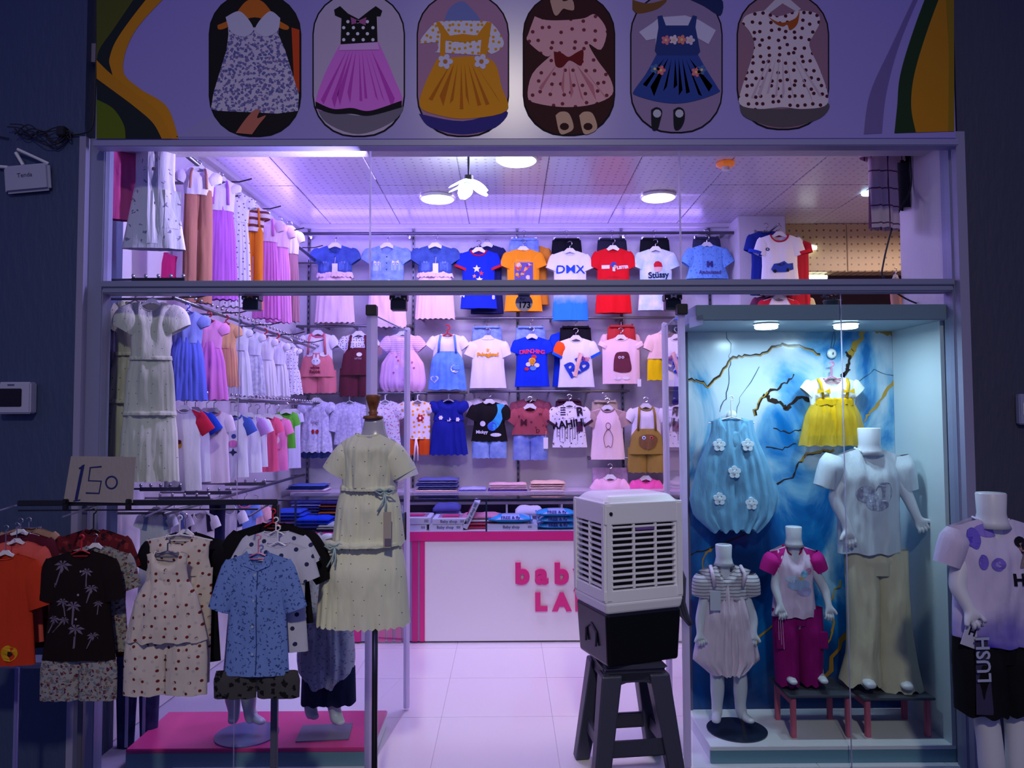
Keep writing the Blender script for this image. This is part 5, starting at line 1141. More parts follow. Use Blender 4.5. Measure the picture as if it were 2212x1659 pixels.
o = babybox(1020, 1082, 1, 'white gift box leaning steeply against the showcase glass divider', dep=.22); o.rotation_euler = (0, -math.radians(64), 0); o.location = (X(1022, Yi), Yi, zd+.10)
def wipes(px0, px1, z, lab, Y=Yi, h=.06, rz=0):
    a, b = X(px0, Y), X(px1, Y); w = (b-a)/2; o = thing('wipes_pack', lab, 'wipes', ((a+b)/2, Y, z), rz)
    bm = bmesh.new(); bmesh.ops.create_grid(bm, x_segments=16, y_segments=8, size=1); bm.verts.index_update()
    top = [(v.co.x*w, .11+v.co.y*.11, h*.5 + h*.5*(1-v.co.x**4)*(1-v.co.y**4)) for v in bm.verts]
    bot = [(x, y, h*.5-(z_-h*.5)) for x, y, z_ in top]; fs = [tuple(q.index for q in f.verts) for f in bm.faces]; bm.free()
    MB().add(top, fs).add(bot, [tuple(reversed(f)) for f in fs]).build('wrapper', mat('blue_film', (40, 160, 226), .2), o, True)
    lt = [(x*.8, y, z_+.0012) for x, y, z_ in top]
    MB().add(lt, fs).build('pale_label', mat('pale_film', (170, 180, 226), .25), o, True, fix=False)
    for s in (-1, 1): box('end_seal', mat('blue_film', (40, 160, 226), .2), s*w-.006, s*w+.006, .0, .22, h*.4, h*.6, o, .002)
    t = flat_text('FREE & fly', .034, (0, .006, h*.78), ink(24, 30, 110), o, bold=.0012); t.rotation_euler = (-.75, 0, 0); t.location = (0, -.004, h*.78)
wipes(1056, 1148, zd+.043, 'single blue wipes pack lying on the wide white gift box')
wipes(1160, 1248, zd, 'blue wipes pack at the bottom of the stack near air cooler', h=.045)
wipes(1161, 1246, zd+.043, 'blue wipes pack in the middle of the stack near air cooler', h=.045)
wipes(1159, 1244, zd+.086, 'blue wipes pack on top of the stack near air cooler', h=.055)
folded(1042, zd, Yi+.16, 90, [(190, 60, 90), (200, 80, 110), (235, 225, 235), (210, 130, 160)], 'rose and white folded clothes behind the leaning gift box', hs=.026)
folded(1140, zd, Yi+.36, 60, [(230, 210, 225), (236, 220, 230)], 'crumpled pale pink bag behind the wipes pack', hs=.06)
folded(628, zd, Yi+.12, 72, [(40, 34, 70), (34, 30, 60), (120, 80, 140), (30, 44, 130), (50, 80, 200), (60, 90, 205)], 'leftmost pile of navy jeans inside the counter showcase', hs=.024)
folded(682, zd, Yi+.08, 78, [(24, 26, 70), (60, 60, 130), (24, 60, 190), (28, 70, 215)], 'bright blue folded clothes inside the counter showcase', hs=.026)
folded(668, zd, Yi+.36, 62, [(60, 60, 110), (90, 90, 150), (40, 44, 110), (80, 80, 150), (100, 100, 170), (60, 60, 130), (70, 80, 160), (200, 200, 230), (60, 64, 140)], 'tall clear bagged pile of blue clothes at the back of showcase', hs=.022)
folded(722, zd, Yi+.36, 52, [(20, 22, 50), (26, 24, 60), (30, 30, 70), (24, 26, 60), (226, 110, 50), (40, 36, 90), (214, 90, 40), (60, 50, 110)], 'dark pile with two orange garments at the back of showcase', hs=.024)
folded(712, zd, Yi+.06, 36, [(60, 40, 90), (220, 220, 200), (200, 196, 190)], 'small cream folded garment beside the dress form', hs=.016)
folded(968, zd+.0, Yi+.38, 60, [(120, 110, 170), (190, 190, 230), (90, 90, 160)], 'pale bagged clothes behind the middle gift boxes', hs=.05)
o = thing('black_bag', 'crumpled dark olive bag in the cabinet behind wipes packs', 'bag', at(1125, 1108, YB-.2))
bm = bmesh.new(); bmesh.ops.create_icosphere(bm, subdivisions=3, radius=.11); random.seed(4)
for v in bm.verts: v.co = Vector((v.co.x*1.1, v.co.y*.6, v.co.z*.75 - .03))*(1+.18*math.sin(v.co.x*40+v.co.z*23)*math.cos(v.co.y*31))
me = bpy.data.meshes.new('bag_body'); bm.to_mesh(me); bm.free(); me.materials.append(mat('dark_film', (30, 34, 40), .3)); link('bag_body', me, o); o.location.z = .45+.02+.115
# ------------------------------------------------------------------ air cooler on a plastic stool
Ys = -0.12
st = thing('plastic_stool', 'tall dark grey plastic stool under the air cooler in the doorway', 'stool', (X(1362, Ys, 1500), 0.0-.02, 0.0), .12)
stm = mat('dark_grey_plastic', (58, 60, 78), .45, bump=.05)
zs0 = Z(1432, Ys)
b = MB(); tw, bw = .135, .205
box('seat', stm, -tw-.012, tw+.012, -tw-.012, tw+.012, zs0-.028, zs0, st, .012)
box('apron', stm, -tw-.004, tw+.004, -tw-.004, tw+.004, zs0-.075, zs0-.026, st, .008)
for sx in (-1, 1):
    for sy in (-1, 1):
        vs = []
        for t in (0, .5, 1):
            c = tw-.028 + (bw-tw)*t; w = .046 - .012*t; z = (zs0-.04)*(1-t)
            for ax, ay in ((-1, -1), (1, -1), (1, 1), (-1, 1)): vs.append((sx*c+ax*w, sy*c+ay*w, z))
        fs = [(i*4+j, i*4+(j+1) % 4, (i+1)*4+(j+1) % 4, (i+1)*4+j) for i in range(2) for j in range(4)] + [(3, 2, 1, 0), (8, 9, 10, 11)]
        lg = MB().add(vs, fs).build('leg', stm, st); md = lg.modifiers.new('b', 'BEVEL'); md.width = .008; md.segments = 2
        MB().lathe([(.0, 0), (.022, 0), (.024, .012), (.018, .03), (0, .032)], 12, (sx*(bw-.026), sy*(bw-.026), -.0)).build('foot', stm, lg, True)
zr = zs0*.33; cr_ = tw-.028+(bw-tw)*.62
for s in (-1, 1):
    box('stretcher', stm, -cr_, cr_, s*cr_-.012, s*cr_+.012, zr-.035, zr+.035, st, .006)
    box('stretcher', stm, s*cr_-.012, s*cr_+.012, -cr_, cr_, zr-.035, zr+.035, st, .006)
for s in (-1, 1):                                  # rounded webs beneath the seat
    for ax in (0, 1):
        b = MB(); pts = [(-.12, zs0-.03), (.12, zs0-.03), (.125, zs0-.17)] + [(.085+.0-.08*(1-math.cos(a)) if False else .085*math.cos(a)**.4 if math.cos(a) > 0.01 else 0, zs0-.15+.075*math.sin(a)) for a in [PI/2*i/6 for i in range(7)]]
        half = [(.12, zs0-.03), (.128, zs0-.16), (.092, zs0-.16), (.086, zs0-.11), (.07, zs0-.085), (.04, zs0-.076), (0, zs0-.075)]
        pts = half + [(-x, z) for x, z in reversed(half[:-1])]
        b.prism(pts, -.006, .006); w = b.build('web', stm, st)
        if ax: w.rotation_euler = (0, 0, PI/2); w.location = (s*(tw-.002), 0, 0)
        else: w.location = (0, s*(tw-.002), 0)
# cooler: faces turned slightly so the left side shows
co = thing('air_cooler', 'white evaporative air cooler with louvred grilles on dark grey stool', 'air cooler', (X(1364, Ys, 1300), -.01, zs0+.001), math.radians(20))
cw = mat('cooler_white', (234, 234, 238), .35); cb = mat('cooler_black', (14, 14, 18), .3)
hz0, hz1 = 0.0, .235; zt1 = Z(1068, -.1)-zs0
a_, d_ = .200, .165                # half width and half depth
def taper(name, m, z0, z1, w0, w1, dd0, dd1, par, bev=.014):
    vs = [(-w0, -dd0, z0), (w0, -dd0, z0), (w0, dd0, z0), (-w0, dd0, z0), (-w1, -dd1, z1), (w1, -dd1, z1), (w1, dd1, z1), (-w1, dd1, z1)]
    o = MB().add(vs, [(3, 2, 1, 0), (4, 5, 6, 7), (0, 1, 5, 4), (1, 2, 6, 5), (2, 3, 7, 6), (3, 0, 4, 7)]).build(name, m, par)
    md = o.modifiers.new('b', 'BEVEL'); md.width = bev; md.segments = 3; o.data.polygons.foreach_set('use_smooth', [False]*6); return o
taper('water_tank', cb, 0, hz1, a_-.022, a_-.010, d_-.02, d_-.010, co)
taper('lower_rim', cw, hz1-.005, hz1+.05, a_-.012, a_-.002, d_-.01, d_, co)
zg0, zg1 = hz1+.10, zt1-.125
for sx in (-1, 1):
    for sy in (-1, 1): box('corner_post', cw, min(sx*a_, sx*(a_-.045)), max(sx*a_, sx*(a_-.045)), min(sy*d_, sy*(d_-.045)), max(sy*d_, sy*(d_-.045)), hz1+.045, zt1-.03, co, .012)
box('lower_band', cw, -a_+.004, a_-.004, -d_+.004, d_-.004, hz1+.045, zg0, co, .004)
taper('upper_band', cw, zg1, zt1-.03, a_-.003, a_-.003, d_-.003, d_-.003, co, .006)
taper('top_cover', cw, zt1-.05, zt1, a_, a_-.04, d_, d_-.05, co, .022)
box('dark_core', mat('cooler_inside', (6, 6, 10), .7), -a_+.03, a_-.03, -d_+.03, d_-.03, zg0, zg1, co)
nsl = 11
for i in range(nsl):
    z = zg0 + (i+.5)*(zg1-zg0)/nsl
    box('grille_slat', cw, -a_+.04, a_-.04, -d_+.006, -d_+.024, z-.0045, z+.0045, co, .002)
    for s in (-1, 1):
        g = MB(); x0, x1 = sorted((s*(a_-.006), s*(a_-.022)))
        g.box(x0, x1, -d_+.04, d_-.04, z-.0042, z+.0042); g.build('side_slat', cw, co)
for x in (-.052, .058): box('grille_bar', cw, x-.005, x+.005, -d_+.004, -d_+.02, zg0, zg1, co, .002)
for s in (-1, 1): box('side_bar', cw, *sorted((s*(a_-.004), s*(a_-.02))), -.006, .006, zg0, zg1, co, .002)
box('grille_tab', mat('lilac_tab', (110, 80, 150), .4), -.045, .05, -d_+.002, -d_+.02, zg1-.03, zg1-.018, co, .003)
MB().lathe([(0, 0), (.008, 0), (.008, .004), (0, .005)], 12).build('screw_cap', BLACKP, co, loc=(-a_+.03, -d_-.001, zt1-.075)).rotation_euler = (PI/2, 0, 0)
MB().tube([(-a_+.03 - .02, -.05, .07), (-a_+.018-.005, -.05, .13), (-a_+.018-.005, 0, .16), (-a_+.018-.005, .05, .13), (-a_+.03-.02, .05, .07)], .006, 6).build('tank_recess', mat('cooler_black_rim', (30, 30, 52), .4), co)
# hoses beside the cooler
o = thing('drain_hose', 'bundle of grey hoses bent beside the right side of air cooler', 'hose', at(1480, 1340, -.02)); ob = o.location
for i, dx in enumerate((0, 7, -6)):
    pts = [at(1462+dx*.5, 1210+i*8, -.03), at(1474+dx*.7, 1250, -.03), at(1470+dx, 1300, -.03), at(1478+dx, 1330, -.02), at(1492+dx*.4, 1350, -.03)]
    MB().tube([p_-ob for p_ in pts], .009-.001*i, 8).build('hose', mat('grey_hose', (60+12*i, 62+12*i, 80+12*i), .35), o, True)
o = thing('power_cable', 'black power cable curving down the right side of air cooler', 'cable', at(1478, 1250, .05)); ob = o.location
MB().tube([at(x, y, .08)-ob for x, y in curve_pts([(1462, 1092), (1474, 1100), (1478, 1130), (1477, 1200), (1474, 1300), (1478, 1500)], 6)], .004, 6).build('cable', BLACKP, o, True)
# ------------------------------------------------------------------ display case on the right
Y0c, Y1c = 0.06, 0.50
cz = 0.078
case = thing('display_case', 'display window case with blue marble back panel, lit by two bright downlights', 'display case', (0, Y0c, -.14))
bx0 = X(1535, Y0c, 1615); bx1 = XR-.004
def cbx(name, m, x0, x1, y0, y1, z0, z1, b=0.0): return box(name, m, x0, x1, y0-Y0c, y1-Y0c, z0+.14, z1+.14, case, b)
cbx('base_front', mat('teal_grey_panel', (110, 150, 165), .4), bx0, bx1, Y0c, Y0c+.018, -.14, cz-.02, .002)
cbx('base_top', WHITE, bx0, bx1, Y0c, Y1c, cz-.02, cz, .002)
cbx('base_core', WHITE, bx0+.004, bx1-.004, Y0c+.019, Y1c, .0, cz-.021)
zct = 2.075
cbx('lid', mat('case_lid', (140, 160, 176), .4), XD1+.05, bx1, 0.02, Y1c+.03, zct, zct+.075, .003)
cbx('right_panel', mat('pale_case_panel', (205, 218, 222), .45), bx1-.02, bx1, Y0c, Y1c, cz, zct)
# back panel, veined blue marble print
m = bpy.data.materials.new('blue_marble_print'); m.use_nodes = True; nt = m.node_tree; N = nt.nodes; Lk = nt.links; bs = N['Principled BSDF']; bs.inputs['Roughness'].default_value = .22
tc = N.new('ShaderNodeTexCoord'); mp = N.new('ShaderNodeMapping'); mp.inputs['Scale'].default_value = (1.6, 1, 1.0); mp.inputs['Rotation'].default_value = (0, .5, 0); mp.inputs['Location'].default_value = (.9, 0, .35); Lk.new(tc.outputs['Object'], mp.inputs[0])
nz = N.new('ShaderNodeTexNoise'); nz.inputs['Scale'].default_value = 1.35; nz.inputs['Detail'].default_value = 7; nz.inputs['Distortion'].default_value = 1.5; Lk.new(mp.outputs[0], nz.inputs['Vector'])
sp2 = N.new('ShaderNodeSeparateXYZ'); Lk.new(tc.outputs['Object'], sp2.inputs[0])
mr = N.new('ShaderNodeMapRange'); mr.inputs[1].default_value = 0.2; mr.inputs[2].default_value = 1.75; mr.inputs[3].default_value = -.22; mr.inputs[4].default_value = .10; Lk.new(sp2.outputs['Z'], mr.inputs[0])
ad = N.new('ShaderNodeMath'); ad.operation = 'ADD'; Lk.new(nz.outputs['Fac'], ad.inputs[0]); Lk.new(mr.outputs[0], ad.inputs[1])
cr = N.new('ShaderNodeValToRGB'); E = cr.color_ramp.elements; E[0].position = .26; E[0].color = srgb(8, 50, 105); E[1].position = .66; E[1].color = srgb(212, 226, 236)
for ps, c in ((.40, (10, 92, 165)), (.47, (22, 120, 190)), (.54, (120, 180, 215)), (.60, (190, 212, 226))): e = E.new(ps); e.color = srgb(*c)
Lk.new(ad.outputs[0], cr.inputs[0]); Lk.new(cr.outputs[0], bs.inputs['Base Color'])
Yk = Y1c
mp_x0 = X(1487, Yk, 900); mp_x1 = X(1950, Yk, 900)
cbx('marble_panel', m, mp_x0, bx1-.021, Yk, Yk+.02, cz, zct)
cbx('left_return', mat('left_return_panel', (90, 90, 116), .5), mp_x0-.02, mp_x0, Yk-.01, Yk+.03, -.0, zct)
def vein(pts, w, col, lay=1):
    P = [at(x, y, Yk-.0015*lay) for x, y in pts]; vs = []; n = len(P); rr = random.Random(len(pts)*7+int(pts[0][0]))
    for i, p in enumerate(P):
        t = (P[min(i+1, n-1)]-P[max(i-1, 0)]).normalized(); nx, nz_ = -t.z, t.x
        ww = (w if not isinstance(w, (list, tuple)) else w[0]+(w[1]-w[0])*i/(n-1)) * (0.55+.9*rr.random()) / sc(Yk) / 2
        vs += [(p.x+nx*ww, p.y-Y0c, p.z+nz_*ww+.14), (p.x-nx*ww, p.y-Y0c, p.z-nz_*ww+.14)]
    MB().add(vs, [(2*i, 2*i+1, 2*i+3, 2*i+2) for i in range(n-1)]).build('printed_vein', mat('vein_print', col, .3), case, fix=False)
def jag(pts, n=4, a=5, seed=1):
    rr = random.Random(seed); out = []
    for p, q in zip(pts, pts[1:]):
        for i in range(n): t = i/n; out.append((p[0]+(q[0]-p[0])*t+rr.uniform(-a, a), p[1]+(q[1]-p[1])*t+rr.uniform(-a, a)))
    return out+[pts[-1]]
GOLD, DK, THIN = (196, 150, 50), (52, 38, 24), (60, 80, 105)
v1 = jag([(1489, 818), (1505, 822), (1530, 832), (1560, 805), (1580, 775), (1600, 768), (1640, 765), (1670, 750), (1690, 742), (1740, 750), (1772, 765)], 4, 3, 1); vein(v1, 3.4, DK, 1); vein([(x+1, y+3) for x, y in v1], 1.8, GOLD, 2)
v2 = jag([(1630, 895), (1640, 868), (1655, 850), (1680, 840), (1700, 825), (1715, 808)], 4, 3, 2); vein(v2, (7, 2.5), DK, 1); vein([(x-2, y) for x, y in v2[:10]], 2, GOLD, 2)
vein(jag([(1650, 852), (1668, 866), (1690, 872), (1697, 886), (1706, 872), (1730, 858), (1752, 866)], 4, 3, 3), 8, DK, 1)
vein(jag([(1868, 712), (1858, 735), (1842, 755), (1836, 770)], 4, 4, 4), (8, 12), GOLD, 1); vein(jag([(1826, 758), (1834, 770), (1834, 790), (1826, 808), (1816, 812)], 4, 3, 5), (5, 12), DK, 2)
vein(jag([(1948, 815), (1920, 835), (1900, 868), (1880, 890), (1868, 910)], 4, 3, 6), (7, 5), GOLD, 1); vein(jag([(1890, 715), (1910, 716), (1930, 722), (1944, 718)], 4, 3, 7), 12, GOLD, 1)
v3 = jag([(1680, 1043), (1712, 1032), (1728, 1000), (1742, 982), (1770, 978), (1800, 975)], 4, 3, 8); vein(v3, 3.5, DK, 1); vein([(x+2, y-3) for x, y in v3[8:]], 4, GOLD, 2)
vein(jag([(1570, 692+10), (1578, 760), (1576, 800), (1572, 850), (1555, 890)], 4, 4, 9), 1.6, THIN, 1)
vein(jag([(1670, 925), (1700, 935), (1730, 928)], 4, 3, 10), 2, DK, 1); vein(jag([(1655, 965), (1690, 970), (1720, 958)], 4, 3, 11), 2, DK, 1)
vein(jag([(1490, 1200), (1530, 1185), (1580, 1165), (1625, 1152)], 4, 4, 12), 3, DK, 1); vein(jag([(1516, 1240), (1522, 1200), (1536, 1185)], 4, 3, 13), (2, 6), GOLD, 1)
vein(jag([(1820, 1250), (1790, 1300), (1800, 1360), (1785, 1400), (1725, 1440)], 4, 6, 14), 4, GOLD, 1); vein(jag([(1750, 1500), (1790, 1440), (1830, 1370)], 4, 8, 15), 9, (170, 120, 40), 1)
vein(jag([(1600, 1520), (1612, 1460), (1620, 1400), (1670, 1350)], 4, 5, 16), 4, GOLD, 1); vein(jag([(1640, 790), (1600, 860), (1585, 900)], 4, 3, 17), 1.2, THIN, 1)
vein(jag([(1955, 1150), (1958, 1250), (1952, 1350), (1956, 1420)], 4, 4, 18), 4, GOLD, 1); vein(jag([(1800, 860), (1850, 830), (1890, 800), (1940, 815)], 4, 3, 19), 1.3, THIN, 1)
# downlights
for px, lab in ((1655, 'left bright downlight in the lid of the display case'), (1827, 'right bright downlight in the lid of the display case')):
    p = at(px, 700, .14); o = thing('downlight', lab, 'lamp', (p.x, .14, zct))
    MB().lathe([(.055, 0), (.055, -.022), (.05, -.026), (0, -.026)], 24).build('lamp_body', mat('bright_lamp', (225, 250, 255), .5, emit=7), o)
    MB().lathe([(.062, 0), (.062, -.006), (.056, -.006)], 24).build('lamp_rim', WHITEP, o)
    l = bpy.data.lights.new('lamp_light', 'AREA'); l.shape = 'DISK'; l.size = .09; l.energy = 4.2; l.color = (.60, .84, 1.0)
    lo = bpy.data.objects.new('lamp_light', l); C.objects.link(lo); lo.parent = o; lo.location = (0, .02, -.035)
o = thing('plastic_fin', 'white plastic sheet corner sticking out at top left of display case', 'sheet', at(1505, 695, .02))
MB().prism([(-.035, -.03), (.03, -.012), (.032, .035), (-.035, .02)], 0, .004).build('sheet', FROST, o)
# ------------------------------------------------------------------ garments on hangers in the case
sky = sheer(120, 180, 215, .93)
r, k, sh = tee(1580, 903, .40, 'light blue organza bubble dress with white flowers in display case', 'light blue bubble dress', 0, W=46, L=60, nw=24, nd=22, slv=0, m=sky, hang='wirewhite', hook=48, name='dress', cat='dress', th=14, flare=.98, hhw=50)
s2 = Shell(k, 235, [(0, 46), (.15, 56), (.35, 78), (.7, 98), (.9, 88), (1, 62)], None, th=26, nf=6, fa=3.4, zt=-6, seed=5, hem=5, hemf=5); s2.hw = [(0, 45), (.12, 48), (.22, 58), (.4, 76), (.72, 96), (.88, 88), (1, 58)]
s2.cx = 2; s2.th = 17; b = MB(); s2.mesh(b, 60, 22); b.build('skirt', sky, r, True)
fw = mat('white_felt', (225, 240, 250), .7)
for x, z in ((-32, -58), (28, -58), (-2, -115), (-34, -172), (34, -182)):
    g = MB()
    for i in range(5):
        a = 2*PI*i/5+.3; g.prism(disc2d((x+8*math.cos(a))*k, (z+8*math.sin(a))*k, 6*k, 12), -2.5*k, 3*k)
    g.prism(disc2d(x*k, z*k, 3.5*k, 10), -4*k, 0)
    y = s2.fy(x*k, z*k); o = g.build('flower_applique', fw, r, loc=(0, y-3*k, 0)); md = o.modifiers.new('b', 'BEVEL'); md.width = 1.5*k; md.segments = 2 
yel = fab(222, 172, 10)
r, k, sh = tee(1797, 815, .44, 'white tee under mustard yellow tulle pinafore hanging in display case', 'mustard tulle pinafore', (235, 235, 225), W=56, L=60, nw=22, nd=20, slv=18, sw=22, ang=46, hang='pink', hook=34, name='pinafore_set', cat='outfit', th=12, flare=.86, hhw=26)
skirt(r, k, sheer(226, 186, 40, .62), -52, 96, 44, 76, nf=9, fa=3, th=20, seed=4, name='tulle_skirt'); skirt(r, k, yel, -50, 76, 42, 56, nf=9, fa=3, th=15, seed=5, name='yellow_skirt'); skirt(r, k, yel, -42, 18, 44, 46, nf=6, fa=1.5, th=16, seed=6, name='ruffle')
for s in (-1, 1):
    MB().tube([(s*32*k, -3*k, -4*k), (s*30*k, -13*k, -14*k), (s*25*k, -14*k, -44*k)], 3*k, 6).build('strap', yel, r, True)
    b = MB(); y = -18*k
    for q in (-1, 1): b.prism([(s*26*k, -32*k), ((s*26+q*13)*k, -25*k), ((s*26+q*14)*k, -36*k)], y-2*k, y)
    b.build('bow', yel, r)
o = thing('suction_hook', 'round white suction hook above the yellow pinafore', 'hook', at(1796, 764, Yk-.012)); MB().lathe([(0, 0), (.024, 0), (.027, .006), (.018, .012), (0, .013)], 20).build('disc', WHITEP, o, True).rotation_euler = (PI/2, 0, 0)
MB().tube([(0, -.012, 0), (0, -.022, -.004), (0, -.022, .006)], .003, 6).build('hook', CHROME, o); MB().tube([(-.004, -.005, .02), (.006, -.004, .09), (.02, 0, .13)], .0012, 4).build('cord', BLACKP, o); MB().tube([(.004, -.005, .02), (.02, -.004, .07), (.02, 0, .13)], .0012, 4).build('cord', BLACKP, o)
o = thing('suction_hook', 'round white suction hook behind the light blue dress hanger', 'hook', at(1580, 897, Yk-.012)); MB().lathe([(0, 0), (.024, 0), (.027, .006), (.018, .012), (0, .013)], 20).build('disc', WHITEP, o, True).rotation_euler = (PI/2, 0, 0)
# ------------------------------------------------------------------ mannequins
def skin_body(joints, edges, radii, name, m, parent, sub=2):
    """one continuous body grown from a skeleton with the skin modifier"""
    names = list(joints); me = bpy.data.meshes.new(name)
    org = Vector(parent.location)
    me.from_pydata([tuple(Vector(joints[n])-org) for n in names], [(names.index(a), names.index(b)) for a, b in edges], [])
    o = bpy.data.objects.new(name, me); C.objects.link(o)
    md = o.modifiers.new('skin', 'SKIN'); md.branch_smoothing = .3
    for i, n in enumerate(names):
        r = radii[n]; me.skin_vertices[0].data[i].radius = (r, r) if not isinstance(r, tuple) else r
    me.skin_vertices[0].data[0].use_root = True
    o.modifiers.new('sub', 'SUBSURF').levels = sub; o.modifiers['sub'].render_levels = sub
    dg = bpy.context.evaluated_depsgraph_get(); me2 = bpy.data.meshes.new_from_object(o.evaluated_get(dg)); bpy.data.objects.remove(o)
    me2.polygons.foreach_set('use_smooth', [True]*len(me2.polygons)); me2.materials.clear(); me2.materials.append(m)
    return link(name, me2, parent)
MANN = mat('mannequin_white', (216, 218, 226), .35)
def mannequin(lab, neck, Y, H, arms, legs, S, shw, base=None, rz=0, hs=1.0, foot=None):
    """neck=(px,py) of the neck top, arms/legs lists of px joints; S scale of radii"""
    p = at(neck[0], neck[1], Y); r = thing('mannequin', lab, 'mannequin', (p.x, Y, p.z-H))
    J = {}; R = {}; E = []
    zt_ = p.z; hp = Vector((p.x, Y, zt_-.50*S*1.0))
    def add(n, v, rad, par=None):
        J[n] = Vector(v); R[n] = rad
        if par: E.append((par, n))
    add('pelvis', (p.x, Y, zt_-.52*S), .058*S); add('waist', (p.x, Y, zt_-.38*S), .050*S, 'pelvis'); add('chest', (p.x, Y, zt_-.24*S), .052*S, 'waist'); add('neck', (p.x, Y, zt_-.12*S), .036*S, 'chest'); add('necktop', (p.x, Y, zt_-.025*S), .042*S, 'neck')
    for s, (el, wr, hd, yo) in zip((-1, 1), arms):
        n = 'lr'[s > 0]
        add('sh'+n, (p.x+s*shw*.9, Y+.005, zt_-.185*S), .034*S, 'chest')
        e = at(el[0], el[1], Y+yo*.4); w = at(wr[0], wr[1], Y+yo); h = at(hd[0], hd[1], Y+yo*1.3)
        add('el'+n, e, .030*S, 'sh'+n); add('wr'+n, w, .019*S, 'el'+n)
        d = (h-w); L = d.length; d.normalize(); sd = Vector((0, -1, 0)).cross(d).normalized()*(-s)   # thumb side, outwards
        add('pm'+n, w+d*L*.30, (.026*S*hs, .017*S*hs), 'wr'+n)
        for i, (o_, ln) in enumerate(((-.016, .86), (-.0055, 1.0), (.0055, .96), (.016, .78))):
            b0 = w+d*L*.5+sd*o_*S*hs*1.15; c1 = b0+d*L*.26*ln+Vector((0, -.004, 0)); c2 = b0+d*L*.5*ln+Vector((0, .008*S, 0))+sd*o_*.4
            add('f%d0%s' % (i, n), b0, .0095*S*hs, 'pm'+n); add('f%d1%s' % (i, n), c1, .0078*S*hs, 'f%d0%s' % (i, n)); add('f%d2%s' % (i, n), c2, .006*S*hs, 'f%d1%s' % (i, n))
        t0 = w+d*L*.3-sd*.03*S*hs+Vector((0, -.006, 0)); t1 = t0+d*L*.27-sd*.012*S*hs
        add('t0'+n, t0, .0105*S*hs, 'pm'+n); add('t1'+n, t1, .0075*S*hs, 't0'+n)
    for s, (kn, an, toe, yo) in zip((-1, 1), legs):
        n = 'lr'[s > 0]; k_ = at(kn[0], kn[1], Y); a = at(an[0], an[1], Y+.02); t = at(toe[0], toe[1], Y+yo)
        add('hip'+n, (p.x+s*.062*S, Y, zt_-.60*S), .045*S, 'pelvis'); add('kn'+n, k_, .042*S, 'hip'+n)
        add('cf'+n, k_.lerp(a, .35), .044*S, 'kn'+n); add('an'+n, a, .026*S, 'cf'+n)
        add('hl'+n, a+Vector((0, .012, -.028*S)), .026*S, 'an'+n); add('bl'+n, a.lerp(t, .62)+Vector((0, 0, -.006)), (.03*S, .02*S), 'an'+n); add('to'+n, t, (.024*S, .014*S), 'bl'+n)
    skin_body(J, E, R, 'body', MANN, r)
    MB().lathe([(.058*S, -.118*S), (.050*S, -.098*S), (.044*S, -.07*S), (.047*S, -.004*S), (.044*S, 0), (0, 0)], 28, (0, 0, H)).build('neck_cap', MANN, r, True)
    return r, J
def wear(r, px, py, Y, **kw):           # clothing shells in a mannequin's own frame
    p = at(px, py, Y); return p - Vector(r.location), 1/sc(Y)
def worn_tee(r, px, py, Y, name, m, W, L, nw, nd, th, flare, slope=.35, slvs=(), nf=3, fa=1.5, collm=None, hem=2, parent=None, waist=None):
    q, k = wear(r, px, py, Y)
    g = bpy.data.objects.new(name, None)
    hw = [(0, W), (.12, W*.92), (.5, (waist or W*.9)), (1, W*flare)]
    sh = Shell(k, L, hw, (nw, nd, 5), slope, th, nf, fa, seed=int(px), hem=hem)
    b = MB(); sh.mesh(b, 40, 22); o = b.build(name, m, r, True); o.location = q
    for i, (s, p0, p1, r0, r1, sm) in enumerate(slvs):
        sl = sleeve(MB(), k, p0, p1, r0, r1, th*.8, th*.7, 2, n=20, rows=8).build('sleeve', sm or m, r, True); sl.location = q
    c = collar(o, k, sh, collm or m, 2.2); bpy.data.objects.remove(g)
    return o, k, sh, q
# tall boy in white tee and cream trousers
Ym = 0.26
def stool(pxc, py0, pxw, lab, Y, lw=.012):
    x = X(pxc, Y); w = pxw/sc(Y)/2; z1 = Z(py0, Y, pxc); o = thing('step_stool', lab, 'stool', (x, Y, cz))
    box('top', mat('grey_stool_top', (70, 74, 86), .5), -w, w, -.13, .13, z1-cz-.012, z1-cz, o, .003)
    for sx in (-1, 1):
        for sy in (-1, 1):
            l = box('leg', mat('dusty_pink_leg', (196, 96, 120), .5), sx*(w-.03)-lw, sx*(w-.03)+lw, sy*.105-lw, sy*.105+lw, 0, z1-cz-.013, o, .003)
    box('side_rail', mat('dusty_pink_leg', (196, 96, 120), .5), -w+.02, -w+.035, -.09, .09, z1-cz-.05, z1-cz-.013, o)
    return z1
zst = stool(1898, 1487, 150, 'grey topped stool with pink legs under the tallest window mannequin', Ym)
zst2 = stool(1740, 1482, 140, 'grey topped stool with pink legs under the mannequin in magenta trousers', Ym)
r, J = mannequin('tall headless child mannequin in glittery white tee and cream wide trousers', (1877, 924), Ym, Z(924, Ym, 1877)-zst, [((1800, 1075), (1832, 1142), (1840, 1186), -.06), ((1955, 1060), (1983, 1122), (2000, 1150), -.05)], [((1858, 1330), (1858, 1448), (1884, 1484), -.13), ((1925, 1330), (1940, 1452), (1964, 1488), -.12)], 1.16, .105)
whm = fab(214, 224, 232)
o, k, sh, q = worn_tee(r, 1872, 968, Ym, 'tee_shirt', whm, 80, 222, 22, 16, 34, .84, .34, [(-1, (-72, -24), (-93, -84), 26, 24, None), (1, (72, -26), (84, -90), 26, 24, None)], waist=66)
glit = pattern('glitter_print', 'speckle', (190, 196, 214), [(150, 150, 178)], 70, .14, rough=.25)
